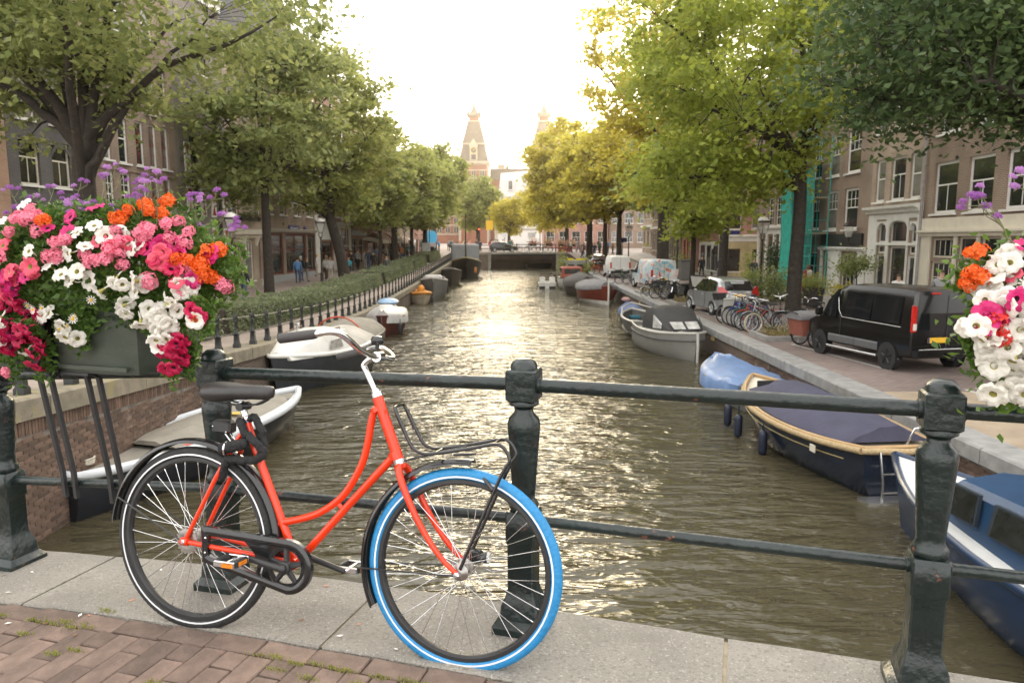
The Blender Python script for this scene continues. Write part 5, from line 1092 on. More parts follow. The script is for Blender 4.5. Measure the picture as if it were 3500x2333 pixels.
# white pedal boat and its riders come with the people
t, rg = boat('pedal_boat', 'white pedal boat with two riders out on the canal', (3.0, 62.8), R(88), 2.7, 1.5, .42, wh, deckm=wh, deckz=-.12, stern=.95, sheer=.15, p=4)
for y_ in (-.42, .42):
    q = MB(); q.cbx((-.35, y_, .5), (.5, .5, .16), 0, .05); q.cbx((-.62, y_, .72), (.14, .5, .5), 0, .05); q.build('seat', wh, t)
    q = MB(); q.cbx((-1.36, y_, .1), (.03, .5, .22)); q.build('dark_panel', blk, t)
pedal_boat = t
# ---- left bank
gunw = mat('rim_bluewhite', (.56, .58, .60), .45, n=(2.5, .1), patch=((.36, .27, .20), 6, .64, .08)); tpl = canvas('canvas_taupe', (.235, .215, .18))
t, rg = boat('flat_boat', 'long dark boat with white rim and taupe deck cover below the left railing', (-5.78, 13.3), R(72.5), 6.2, 1.75, .62, mat('hull_blackblue', (.015, .017, .022), .4), gm=gunw, gr=.075, deckm=tpl, deckz=-.04, stern=.5, sheer=.22, p=3)
P, S = gun(rg, .0, .0); q = MB()
for A in (P, S): q.loft([[(p[0], p[1] * 1.02, p[2] + .03), (p[0], p[1] * .80, p[2] + .045), (p[0], p[1] * .80, p[2] - .03)] for p in A], closed=False)
q.build('side_deck', gunw, t)
cover(t, rg, 4, 12, tpl, .16, over=-.16, drop=-.03, seed=12, peak=lambda u: .6 + .4 * math.sin(3.14 * u), sag=.05)
q = MB(); q.loft([[(x, -.60 - dy, .66 + .01) for dy in (0, .13)] for x in (-1.2, .9)], closed=False); q.build('red_strip', mat('faded_red', (.42, .10, .07), .7), t)
q = MB(); q.cbx((.55, -.35, .80), (.16, .28, .012), .4); q.build('yellow_tag', mat('tag_yellow', (.6, .42, .08), .6), t)
q = MB(); rs = np.random.RandomState(3)
for k in range(7): a = rs.uniform(0, 6); q.tube([(-2.55 + .16 * math.cos(a + s) * (1 + .2 * k / 7), .1 + .2 * math.sin(a + s), .70 + .012 * k) for s in np.linspace(0, 5.5, 10)], .016, 5)
q.build('coiled_rope', mat('rope_pale', (.50, .46, .38), .9), t)
tubes(t, 'mooring_line', [[(-2.7, .3, .68), (-3.1, 1.0, .85), (-3.6, 1.75, 1.5)]], .014, mat('rope_orange', (.45, .33, .22), .9)); tubes(t, 'mooring_line', [[(-2.8, .45, .6), (-3.3, .95, .5), (-4.0, 1.3, .65)]], .016, blk)
t, rg = boat('cabin_cruiser', 'grimy white cabin cruiser with curtained side window at the left bank', (-5.7, 21.0), R(-106), 4.5, 1.95, .92, mat('hull_bluegrey_dark', (.035, .038, .042), .45), gm=wh, gr=.06, deckm=wh, deckz=.0, sheer=.18, stern=.85, p=2.6)
sec = [[(x, hb, .93), (x + .02, hb * .93, (zt + .93) / 2), (x + .04, hb * .78, zt), (x + .05, 0, zt + .06), (x + .04, -hb * .78, zt), (x + .02, -hb * .93, (zt + .93) / 2), (x, -hb, .93)] for x, hb, zt in ((-.6, .88, 1.50), (.4, .88, 1.46), (1.3, .70, 1.30), (1.9, .42, 1.08))]
q = MB(); q.loft(sec); c_ = q.build('cabin', wh, t, 45)
q = MB(); q.add([(.0, .905, 1.08), (.7, .885, 1.08), (.6, .845, 1.30), (.05, .862, 1.32)], [(0, 1, 2, 3)]); q.build('side_window', mat('curtained_window', (.30, .28, .25), .3, n=(12, .35)), c_)
for i in range(2): tubes(t, 'hand_rail', [[(-.3, (.62, -.62)[i], 1.52), (-.3, (.62, -.62)[i], 1.58), (.9, (.55, -.55)[i], 1.47), (.9, (.55, -.55)[i], 1.40)]], .02, mat('teak', (.16, .10, .06), .6))
q = MB(); q.lathe([(.09, 0), (.09, .05), (.02, .07)], 10, (1.0, 0, 1.40)); q.build('deck_vent', wh, t); q = MB(); q.tube([(.45, -.3, 1.5), (.45, -.3, 1.68)], .025, 6); q.cbx((.45, -.3, 1.70), (.10, .14, .08), 0, .02); q.build('deck_light', steel, t)
cover(t, rg, 0, 5, canvas('canvas_offwhite', (.44, .41, .36)), .55, over=.0, drop=.08, seed=13)
t, rg = boat('covered_boat', 'boat with a taupe tent cover edged in red behind the white cruiser', (-5.8, 25.8), R(-100), 4.0, 1.7, .65, mat('hull_mud', (.13, .115, .10), .6))
cover(t, rg, 0, 13, tpl, .7, over=.0, drop=.05, seed=14); pth = [(-.2, .9 * math.cos(a), .68 + .72 * math.sin(a)) for a in [k * math.pi / 10 for k in range(11)]]
tubes(t, 'red_hoop', [[(.9, y_ * .98, z_ * 1.06) for _, y_, z_ in pth]], .03, mat('hoop_red', (.50, .08, .05), .5))
t, rg = boat('covered_boat', 'brown red boat under a pale grey tarpaulin with a blue patch', (-5.6, 32.4), R(-86), 4.1, 1.75, .75, mat('hull_oxblood', (.10, .028, .022), .5, n=(2, .2)), stern=.8)
cover(t, rg, 0, 13, mat('tarpaulin_pale', (.46, .44, .42), .5, n=(2, .12), bump=(4, .8)), .5, over=.05, drop=.3, sag=.1, seed=15)
q = MB(); q.sphere((-1.0, 0, 1.28), .5, 10, 6, (1.4, 1, .35)); q.build('blue_patch', mat('tarpaulin_lightblue', (.28, .40, .55), .5), t, 60)
fender(t, 1.7, .75, .1, blk)
t, rg = boat('dinghy', 'small orange rimmed dinghy with an orange buoy', (-6.0, 47.6), R(-72), 3.0, 1.4, .62, mat('hull_cream', (.55, .47, .36), .5, n=(3, .12)), gm=mat('rim_orange', (.62, .27, .06), .5), gr=.11, deckm=mat('dinghy_floor', (.45, .25, .10), .6), deckz=-.28, stern=.8)
q = MB(); q.sphere((-.6, .2, .85), .25, 12, 8, (1, 1, 1.2)); q.build('buoy', mat('buoy_orange', (.65, .25, .03), .5), t, 60)
fender(t, .9, .62, .05, blk, .4); fender(t, -.9, .72, .05, blk, .4)
t, rg = boat('launch', 'grey open launch with a red interior moored past the orange dinghy', (-5.7, 53.0), R(-84), 5.6, 2.1, 1.15, mat('hull_slate', (.18, .175, .165), .5, n=(2, .12)), gm=gdeck, gr=.05, deckm=mat('red_interior', (.30, .05, .03), .6), deckz=-.3, sheer=.3)
q = MB(); q.cbx((-1.2, 0, 1.25), (1.2, 1.3, .5), 0, .1); q.build('engine_box', mat('box_white', (.5, .48, .45), .6), t); fender(t, -.5, 1.03, .2, blk)
t, rg = boat('barge', 'dark brown barge tucked in front of the black sailing barge', (-5.9, 68.5), R(-80), 6, 2.4, 1.2, mat('hull_barge', (.055, .047, .04), .5), gm=mat('barge_rail', (.16, .13, .10), .6), deckm=mat('barge_deck', (.12, .10, .08), .7), deckz=-.1)
cover(t, rg, 2, 11, canvas('canvas_dark', (.06, .055, .05)), .3, over=0, drop=.05, seed=16)
t, rg = boat('sailing_barge', 'black barge with gold edged bow, grey wheelhouse cover and tall mast', (-5.2, 81.5), R(-85), 10, 3.6, 1.5, mat('hull_pitch', (.02, .02, .02), .4), gm=mat('rail_gold', (.40, .31, .14), .5), gr=.08, deckm=mat('barge_deck', (.12, .10, .08), .7), deckz=-.1, sheer=.5, p=3)
q = MB(); q.cbx((-1.2, 0, 2.4), (3.5, 3.1, 2.4), 0, .15); q.build('wheelhouse_cover', mat('cover_bluegrey', (.30, .31, .32), .6, n=(1.5, .1)), t)
q = MB(); q.tube([(3.2, 0, 1.4), (3.2, 0, 6.8)], [.09, .05], 8); q.build('mast', mat('mast_dark', (.05, .04, .03), .6), t)
fender(t, 4.0, 1.0, .6, mat('fender_orange', (.55, .2, .05), .5), .6, .16)
t, rg = boat('rowing_boat', 'dark little boat tied up under the arched bridge', (4.0, 110), R(10), 4, 1.4, .5, blk, gm=blk)
# ---------------------------------------------------------------- left quay fence
fe = mat('fence_iron', (.018, .019, .019), .5, n=(8, .3)); fence = thing('quay_fence', 'low black iron fence of turned posts along the left quay', 'fence', (-6.72, 0, 0))
q = MB(); q.sqlathe([(.075, 0), (.075, .10), (.058, .13), (.05, .30), (.065, .33)]); q.lathe([(.045, .33), (.062, .36), (.04, .39), (.034, .62), (.058, .66), (.04, .70), (.055, .74), (.06, .79), (.03, .84)], 8)
pm_ = q.mesh('post', fe, 50); y = 7.6; ys = []
while y < 99: ob('post', pm_, fence, (0, y, lz(y))); ys.append(y); y += 1.12
for hz in (.74, .36):
    q = MB(); q.tube([(0, y, lz(y) + hz - (.03 if i % 1 else 0)) for i, y in enumerate(ys)], .016, 5); q.build('rail', fe, fence)
# ---------------------------------------------------------------- street lamps
lampm = mat('lamp_iron', (.030, .022, .019), .5, n=(5, .25)); lglass = bpy.data.materials.new('lamp_glass'); lglass.use_nodes = True
N = lglass.node_tree.nodes; Lk = lglass.node_tree.links; p = N['Principled BSDF']; p.inputs['Base Color'].default_value = (.75, .73, .68, 1); p.inputs['Roughness'].default_value = .15
tb = N.new('ShaderNodeBsdfTransparent'); mx_ = N.new('ShaderNodeMixShader'); mx_.inputs[0].default_value = .38; Lk.new(tb.outputs[0], mx_.inputs[1]); Lk.new(p.outputs[0], mx_.inputs[2]); Lk.new(mx_.outputs[0], N['Material Output'].inputs[0])
def make_lamp(label, x, y, z):
    t = thing('street_lamp', label, 'street lamp', (x, y, z), 0, 'old style street lamps')
    q = MB(); q.lathe([(.16, 0), (.16, .25), (.12, .3), (.10, .8), (.12, .84), (.065, .95), (.055, 2.4), (.085, 2.45), (.05, 2.52), (.045, 3.05), (.09, 3.1), (.05, 3.16)], 10); q.build('pole', lampm, t, 50)
    q = MB()
    for k in range(4): a = R(45 + 90 * k); q.tube([(.04 * math.cos(a), .04 * math.sin(a), 3.1), (.17 * math.cos(a), .17 * math.sin(a), 3.28), (.12 * math.cos(a), .12 * math.sin(a), 3.45)], .015, 5)
    q.sqlathe([(.11, 3.44), (.12, 3.48)], rz=R(20)); q.sqlathe([(.27, 4.05), (.29, 4.10), (.29, 4.13)], rz=R(20))
    for k in range(4): a = R(65 + 90 * k); c, s = math.cos(a) * 1.414, math.sin(a) * 1.414; q.tube([(.115 * c, .115 * s, 3.46), (.27 * c, .27 * s, 4.08)], .014, 5); q.tube([(.29 * c, .29 * s, 4.1), (.29 * c, .29 * s, 4.22)], [.03, .006], 5)
    q.build('lantern_frame', lampm, t)
    q = MB(); q.sqlathe([(.105, 3.49), (.262, 4.04)], rz=R(20)); q.build('lantern_glass', lglass, t)
    q = MB(); q.lathe([(.30, 4.13), (.27, 4.22), (.16, 4.32), (.07, 4.36)], 12); q.build('dome', mat('lamp_dome', (.55, .52, .48), .35, n=(4, .1)), t, 50)
    q = MB(); q.lathe([(.07, 4.36), (.05, 4.40), (.10, 4.46), (.07, 4.54), (.02, 4.58)], 8); q.build('crown_finial', lampm, t, 50)
    return t
lp0 = make_lamp('street lamp closest to the forked tree and row of bikes on the right quay', 13.4, 39.5, -1.68)
for x, y, lb in ((13.4, 59.7, 'street lamp beside the thick tree trunk on the right street'), (11.8, 74.6, 'street lamp behind the white van on the right quay'), (-12.6, 33.2, 'street lamp just behind the pink flowers on the left street'), (-12.2, 47.1, 'street lamp between the leaning tree and the dark red shop'), (-11.1, 76.2, 'street lamp past the middle of the left street among shoppers'), (-10.8, 96.5, 'farthest street lamp at the left end of the bridge')):
    dup(lp0, (x, y, lz(y) if x < 0 else rz_(y)), 0, lb)
# ---------------------------------------------------------------- wheels, bicycles
tyre = mat('tyre', (.018, .018, .018), .8, n=(9, .2)); chrome = mat('chrome', (.75, .75, .76), .12, 1.0, n=None); rimm = mat('bike_rim', (.40, .40, .41), .3, .8, n=None)
MX = Matrix.Rotation(R(90), 3, 'X')
def ring(q, r, w, n=24, o=(0, 0, 0), sides=6): q.tube([(o[0] + r * math.cos(2 * math.pi * i / n), o[1], o[2] + r * math.sin(2 * math.pi * i / n)) for i in range(n)], w, sides, closed=True)
frame_dark = mat('bike_frame_black', (.022, .022, .024), .35, n=(5, .2))
def simple_bike(label, loc, rz, lean=.0, front=tyre, fm=frame_dark, group=None):
    t = thing('bicycle', label, 'bicycle', loc, rz, group); t.rotation_euler = (lean, 0, rz)
    for x, nm in ((-.54, 'wheel'), (.54, 'wheel')):
        q = MB(); ring(q, .325, .022, 22, (x, 0, .345)); q.mi = 1; ring(q, .295, .012, 22, (x, 0, .345), 4)
        for k in range(9): a = k * 2 * math.pi / 9; q.tube([(x, 0, .345), (x + .29 * math.cos(a), 0, .345 + .29 * math.sin(a))], .004, 3, cap=False)
        w = q.build(nm, [front if x > 0 else tyre, rimm], t)
    q = MB(); q.tube([(-.54, .05, .345), (-.1, .0, .30), (-.22, 0, .86)], .016, 6); q.tube([(-.1, 0, .30), (.36, 0, .82)], .018, 6); q.tube([(-.2, 0, .72), (.33, 0, .90)], .016, 6); q.tube([(-.54, -.05, .345), (-.2, 0, .72)], .012, 6); q.tube([(.33, 0, .95), (.40, 0, .70), (.54, .0, .345)], .016, 6)
    q.build('frame', fm, t)
    q = MB(); [q.tube([(cx + .365 * math.cos(a), 0, .345 + .365 * math.sin(a)) for a in np.linspace(a0, a1, 9)], .02, 5) for cx, a0, a1 in ((-.54, .3, 2.9), (.54, .9, 3.2))]; q.build('mudguard', frame_dark, t)
    q = MB(); q.loft([[(x, y * w, z + dz) for y, dz in ((-1, 0), (0, .04), (1, 0), (0, -.03))] for x, w, z in ((-.36, .03, .95), (-.3, .09, .97), (-.18, .06, .97), (-.06, .02, .96))]); q.tube([(-.22, 0, .84), (-.23, 0, .95)], .014, 6); q.build('saddle', blk, t, 60)
    q = MB(); q.tube([(.15, .28, 1.10), (.30, .25, 1.12), (.34, .08, 1.06), (.32, 0, 1.04), (.34, -.08, 1.06), (.30, -.25, 1.12), (.15, -.28, 1.10)], .013, 6); q.tube([(.33, 0, .92), (.32, 0, 1.05)], .014, 6); q.build('handlebar', chrome, t, 60)
    q = MB(); q.bx(-.82, -.34, -.06, .06, .71, .725); q.tube([(-.8, .05, .71), (-.55, .05, .36)], .007, 4); q.tube([(-.8, -.05, .71), (-.55, -.05, .36)], .007, 4); q.build('luggage_rack', frame_dark, t)
    return t
bk = simple_bike('dark bicycle with basket parked beside the grey utility cabinet', (8.55, 27.6, -1.68), R(192), .10)
q = MB(); q.sqlathe([(.16, 0), (.2, .26), (.19, .26), (.15, .01)], (.72, 0, .9)); q.build('basket', blk, bk)
fr_cream = mat('tyre_cream', (.50, .44, .30), .7, n=(9, .1)); fr_white = mat('tyre_white', (.65, .62, .56), .7, n=(9, .1))
fcol = {'blue': mat('frame_blue', (.03, .07, .25), .35, n=(5, .1)), 'red': mat('frame_red', (.35, .045, .03), .35, n=(5, .1)), 'silver': mat('frame_silver', (.38, .38, .38), .3, .6, n=(5, .1)), 'green': mat('frame_green', (.04, .10, .06), .35, n=(5, .1)), 'orange': mat('frame_orange', (.45, .12, .03), .4, n=(5, .1))}
def bikes(lst, group):
    for (x, y, rz, lean, lb, fm, fr) in lst:
        o = dup(bk0, (x, y, rz_(y)), R(rz), lb, {frame_dark: fm or frame_dark} if fm else None); o.rotation_euler = (lean, 0, R(rz)); o['group'] = group
        if fr:
            w = [c for c in o.children if c.name.startswith('wheel')][-1]; w.data = w.data.copy(); w.data.materials[0] = fr
bk0 = simple_bike('black bicycle second in the rack past the utility cabinet', (8.6, 27.0, -1.68), R(190), .08, group='bikes parked by the forked tree')
bikes([(8.6, 26.5, 194, .12, 'blue framed bicycle in the rack past the utility cabinet', fcol['blue'], None), (8.65, 26.0, 188, .06, 'bicycle with a green frame in the middle of the rack', fcol['green'], None), (8.6, 25.5, 191, .1, 'red framed bicycle in the rack near the forked tree', fcol['red'], None),
       (8.7, 25.0, 186, .12, 'silver bicycle in the rack near the forked tree', fcol['silver'], None), (8.72, 24.75, 192, .06, 'bicycle with a cream front tyre at the near end of the rack', None, fr_cream), (9.3, 28.4, 200, .1, 'black bicycle leaning behind the rack next to the silver car', None, None),
       (10.2, 27.5, 250, .1, 'bicycle parked crosswise behind the bike rack', None, None), (10.6, 25.6, 120, .1, 'black bicycle leaning against the forked tree trunk', None, None), (9.9, 21.8, 150, .12, 'bicycle whose handlebar shows between the cargo trike and the van', fcol['silver'], None)], 'bikes parked by the forked tree')
bikes([(7.75, 39.6, 190, .1, 'bicycle with a white front tyre next to the scooter', None, fr_white), (8.2, 39.2, 186, .08, 'black bicycle second from the scooter', None, None), (8.6, 38.9, 196, .1, 'silver bicycle directly beside the scooter', fcol['silver'], None), (8.2, 41.0, 170, .1, 'black bicycle behind the scooter group', None, None), (8.9, 41.6, 200, .1, 'green framed bicycle behind the scooter group', fcol['green'], None)], 'bikes parked by the scooter')
bikes([(7.7, 52.9, 190, .1, 'dark bicycle in front of the white van nearest the water', None, None), (8.2, 52.4, 184, .1, 'second dark bicycle in front of the white van', fcol['green'], None), (8.7, 52.0, 188, .1, 'silver bicycle in front of the white van', fcol['silver'], None), (9.1, 51.4, 200, .08, 'blue bicycle in front of the white van', fcol['blue'], None), (7.6, 65.6, 186, .1, 'orange bicycle standing before the dark car', fcol['orange'], None), (8.1, 66.5, 200, .1, 'red bicycle next to the orange one before the dark car', fcol['red'], None), (7.8, 77, 186, .1, 'bicycle parked far along the right quay', None, None)], 'bikes farther along the right quay')
for i, x in enumerate((0.6, 2.6, 4.2, 6.0, 7.6, 9.3, 10.6)):
    o = dup(bk0, (x, 103.9 + .25 * (i % 2), fz(x) - .02), R(180 if i % 2 else 5), ('leftmost', 'second', 'third', '', 'fifth', '', 'rightmost')[i] + ' of the bicycles parked against the far bridge railing', {frame_dark: fcol['red']} if i in (3, 5) else None); o.rotation_euler = (.08, 0, R(180 if i % 2 else 5)); o['group'] = 'bikes on the far bridge'
    if i in (3, 5): o['label'] = 'red bicycle leaning on the far bridge railing, ' + ('near the last flower basket' if i == 3 else 'right of all flower baskets'); o['group'] = 'red bikes on the far bridge'
# ---------------------------------------------------------------- cars
def car_body(secs, m, name, t, smooth=35):
    """secs = (x, zb, zbelt, zt, wb, wbelt, wt): rounded cross sections along the car"""
    rings = []
    for x, zb, zm, zt, wb, wm, wt in secs:
        h = [(wb * .8, zb), (wb, zb + .06), (wm, zb + (zm - zb) * .55), (wm * .985, zm), (wt + (wm - wt) * .12, zt - .16 * (zt - zm) - .02), (wt * .9, zt - .02), (wt * .45, zt + .01)]
        rings.append([(x, y, z) for y, z in h] + [(x, -y, z) for y, z in h[::-1]])
    q = MB(); q.loft(rings); return q.build(name, m, t, smooth), rings
def wheel(t, x, y, r, w, hubm, s):
    q = MB(); q.lathe([(r * .62, -w / 2), (r * .95, -w / 2), (r, -w * .36), (r, w * .36), (r * .95, w / 2), (r * .62, w / 2)], 24, (x, y, r), MX, cap=True); o = q.build('wheel', tyre, t, 50)
    q = MB(); q.lathe([(r * .64, -.02), (r * .60, .012), (r * .2, .02), (.02, .026)], 20, (x, y - s * 0, r), Matrix.Rotation(R(-90 * s), 3, 'X') @ Matrix.Translation((0, 0, w / 2)).to_3x3())
    for v in range(len(q.v)): q.v[v] = (q.v[v][0], q.v[v][1] + s * w / 2, q.v[v][2])
    for k in range(5):
        a = k * 2 * math.pi / 5 + .3; q.tube([(x + r * .1 * math.cos(a), y + s * (w / 2 + .02), r + r * .1 * math.sin(a)), (x + r * .58 * math.cos(a), y + s * (w / 2 + .018), r + r * .58 * math.sin(a))], r * .07, 5)
    q.build('hubcap', hubm, o, 50)
def arch(t, x, y, r, m, s):
    q = MB(); n = 14; q.loft([[(x + rr * math.cos(a), y + s * dy, r * .9 + rr * math.sin(a)) for rr, dy in ((r * 1.06, -.02), (r * 1.06, .03), (r * 1.22, .025), (r * 1.24, -.03))] for a in [math.pi * (i / n) for i in range(n + 1)]]); q.build('wheel_arch', m, t, 50)
    q = MB(); q.lathe([(r * 1.07, 0), (r * 1.07, .03)], 24, (x, y + s * .005 - (.03 if s < 0 else 0) + (.03 if s > 0 else 0) * 0, r), MX if s < 0 else Matrix.Rotation(R(-90), 3, 'X')); q.build('wheel_well', blk, t)
def pane_quad(t, name, pts, m, off):
    q = MB(); P = [Vector(p) for p in pts]; nn = (P[1] - P[0]).cross(P[2] - P[0]).normalized() * off; q.loft([[tuple(p) for p in P], [tuple(p + nn) for p in P]]); return q.build(name, m, t)
cglass = mat('car_glass', (.010, .011, .012), .04, n=None, spec=.5)
vblack = mat('van_black', (.008, .0075, .007), .22, n=(1.2, .2), coat=.15, spec=.35); sillm_ = mat('van_trim_grey', (.10, .10, .10), .5, n=(4, .1))
redl = mat('tail_light_red', (.45, .02, .015), .15, n=(20, .2), coat=.6); orl = mat('lamp_orange', (.7, .18, .02), .3, n=(20, .2)); ylw = mat('plate_yellow', (.75, .43, .02), .45, n=(30, .04)); dkhub = mat('hub_dark', (.03, .03, .032), .4, .4, n=None); silhub = mat('hub_silver', (.5, .5, .5), .3, .7, n=None)
# black van: local x forward, rear at x=0; towards far end
V = thing('van', 'black delivery van with yellow rear plate parked on the right quay', 'van', (10.26, 17.15, -1.68), R(102.4)); V.scale = (.88, 1, 1)
secs = [(0, .42, .98, 1.90, .90, .93, .80), (.03, .36, 1.0, 1.955, .94, .965, .84), (.5, .34, 1.02, 1.985, .95, .975, .85), (1.6, .34, 1.03, 2.0, .95, .975, .86), (2.75, .34, 1.04, 1.985, .95, .975, .85), (3.15, .34, 1.05, 1.93, .95, .97, .82), (3.75, .34, 1.06, 1.50, .94, .96, .80), (4.10, .34, 1.04, 1.18, .92, .94, .78), (4.55, .36, .90, .98, .86, .88, .70), (4.72, .42, .70, .78, .70, .74, .6)]
car_body(secs, vblack, 'body', V, 28)
for s in (1, -1):
    for x in (.82, 3.82): arch(V, x, .955 * s, .33, vblack, s); wheel(V, x, .87 * s, .325, .22, dkhub, s)
    q = MB(); 
    for a, c in ((1.22, 2.2), (2.22, 3.4)): q.loft([[(a, s * .965, .42), (a, s * .992, .44), (a, s * .995, .60), (a, s * .97, .63)], [(c, s * .965, .42), (c, s * .992, .44), (c, s * .995, .60), (c, s * .97, .63)]])
    stuff(q.build('side_moulding', sillm_, V)); q = MB(); q.tube([(1.2, s * 1.0, .30), (1.3, s * 1.02, .30), (3.3, s * 1.02, .30), (3.4, s * 1.0, .30)], .035, 8); q.build('side_bar', steel, V, 60)
    q = MB(); q.loft([[(3.10, s * .972, 1.06), (3.72, s * .965, 1.08), (3.64, s * .875, 1.48), (3.22, s * .855, 1.82), (3.08, s * .865, 1.84)], [(3.10, s * .985, 1.06), (3.72, s * .978, 1.08), (3.64, s * .888, 1.48), (3.22, s * .868, 1.82), (3.08, s * .878, 1.84)]]); q.build('side_window', cglass, V)
    q = MB(); q.loft([[(3.35, s * .92, 1.10), (3.35, s * .92, 1.56)], [(3.38, s * .99, 1.08), (3.38, s * .92, 1.56)]], closed=False); q.build('window_bar', vblack, V)
    for a, c in ((.45, 1.55), (1.62, 2.72)): pane_quad(V, 'side_glass', [(a, s * .978, 1.16), (c, s * .978, 1.16), (c, s * .886, 1.80), (a, s * .886, 1.80)], cglass, .012 * s)
    q = MB(); q.tube([(2.98, s * .99, 1.62), (2.93, s * .995, 1.30), (2.78, s * .995, 1.12), (.35, s * .992, 1.09)], .008, 4); q.build('chrome_line', steel, V)
    q = MB(); q.cbx((3.72, s * 1.10, 1.22), (.16, .22, .26), 0, .05); q.build('mirror', vblack, V, 40)
    q = MB(); q.cbx((.03, s * .885, 1.30), (.09, .16, .66), 0, .04); q.build('tail_light', redl, V, 40); q = MB(); q.cbx((-.02, s * .885, 1.12), (.02, .10, .16), 0, .008); q.build('indicator', mat('lamp_clear', (.6, .55, .5), .2, n=None), V)
    q = MB(); q.cbx((.05, s * .84, 1.62), (.10, .12, .6), 0, .03); q.cbx((.05, s * .9, .92), (.08, .1, .14), 0, .02); stuff(q.build('corner_trim', sillm_, V, 40))
    q = MB(); q.tube([(x, s * .984, z) for x, z in ((2.86, .64), (2.86, 1.05), (2.92, 1.25))], .006, 4); q.build('door_gap', blk, V)
pane_quad(V, 'rear_window', [(-.012, .76, 1.05), (-.012, -.76, 1.05), (.012, -.70, 1.82), (.012, .70, 1.82)], cglass, -.012)
q = MB(); q.tube([(-.028, 0, .62), (-.03, 0, 1.05), (-.01, 0, 1.86)], .007, 4); q.build('door_gap', blk, V)
q = MB(); q.cbx((-.035, .25, .80), (.02, .54, .13), 0, .006); pl_ = q.build('number_plate', ylw, V); q = MB(); q.cbx((-.046, .5, .80), (.006, .05, .13)); q.build('blue_band', bluesign, pl_)
q = MB(); q.cbx((-.08, 0, .50), (.2, 1.84, .22), 0, .04); q.build('bumper', vblack, V, 40); q = MB(); q.cbx((-.17, 0, .60), (.04, 1.7, .03), 0, .01); q.build('bumper_strip', steel, V)
q = MB(); q.tube([(-.12, 0, .36), (-.3, 0, .36), (-.32, 0, .44)], .03, 6); q.sphere((-.32, 0, .46), .04, 8, 6); q.build('tow_bar', blk, V); q = MB(); q.cbx((.0, .35, 1.90), (.05, .26, .05), 0, .015); q.build('brake_light', redl, V)
q = MB(); q.tube([(3.1, .6, 1.9), (2.8, .62, 2.3)], .006, 4); q.build('aerial', blk, V)
# silver hatchback
sil = mat('car_silver', (.40, .41, .42), .25, .55, n=(2, .06), coat=.6)
Cc = thing('car', 'silver three door hatchback parked behind the utility cabinet', 'car', (9.35, 30.0, -1.68), R(99))
secs = [(0, .42, .80, .86, .62, .66, .5), (.06, .30, .88, 1.06, .80, .84, .62), (.28, .24, .92, 1.42, .85, .875, .60), (.6, .22, .94, 1.55, .86, .885, .63), (1.5, .22, .95, 1.585, .86, .89, .64), (2.1, .22, .96, 1.53, .86, .885, .62), (2.75, .22, .97, 1.20, .86, .88, .62), (3.15, .22, .93, 1.0, .85, .87, .64), (3.55, .26, .80, .86, .78, .80, .58), (3.72, .36, .62, .68, .58, .6, .45)]
car_body(secs, sil, 'body', Cc, 30)
for s in (1, -1):
    for x in (.72, 3.05): arch(Cc, x, .868 * s, .30, sil, s); wheel(Cc, x, .80 * s, .30, .20, silhub, s)
    q = MB(); q.loft([[(1.45, s * .885, .97), (2.62, s * .875, 1.0), (2.1, s * .69, 1.46), (1.45, s * .69, 1.50)], [(1.45, s * .897, .97), (2.62, s * .887, 1.0), (2.1, s * .702, 1.46), (1.45, s * .702, 1.50)]]); q.build('side_window', cglass, Cc)
    q = MB(); q.loft([[(.5, s * .868, 1.05), (1.38, s * .885, .98), (1.38, s * .69, 1.50), (.62, s * .72, 1.42)], [(.5, s * .882, 1.05), (1.38, s * .898, .98), (1.38, s * .703, 1.50), (.62, s * .733, 1.42)]]); q.build('side_window', cglass, Cc)
    q = MB(); q.tube([(x, s * .892, z) for x, z in ((1.42, .96), (1.40, .5), (1.5, .30), (2.4, .28), (2.62, .5), (2.66, .98))], .006, 4); q.build('door_gap', blk, Cc); q = MB(); q.cbx((1.62, s * .90, .84), (.18, .03, .035), 0, .01); q.build('door_handle', sil, Cc)
    q = MB(); q.loft([[(-.01, s * .50, .98), (.02, s * .76, .84), (.14, s * .86, .86), (.22, s * .84, 1.22), (.10, s * .70, 1.24)], [(-.05, s * .50, .98), (-.03, s * .80, .84), (.10, s * .90, .86), (.20, s * .875, 1.22), (.05, s * .72, 1.24)]]); q.build('tail_light', redl, Cc, 40)
    q = MB(); q.cbx((2.55, s * .99, 1.04), (.12, .2, .14), 0, .04); q.build('mirror', blk, Cc)
pane_quad(Cc, 'rear_window', [(.05, .62, 1.07), (.05, -.62, 1.07), (.29, -.55, 1.44), (.29, .55, 1.44)], cglass, -.014)
q = MB(); q.cbx((-.04, 0, .52), (.2, 1.52, .26), 0, .06); q.build('bumper', sil, Cc, 40); q = MB(); q.cbx((-.02, 0, .88), (.02, .5, .11), 0, .005); q.build('number_plate', ylw, Cc)
q = MB(); q.tube([(.5, 0, 1.56), (.3, 0, 1.76)], .006, 4); q.build('aerial', blk, Cc); q = MB(); q.cbx((-.03, .1, 1.10), (.02, .45, .025), .0, .004); q.build('wiper', blk, Cc)
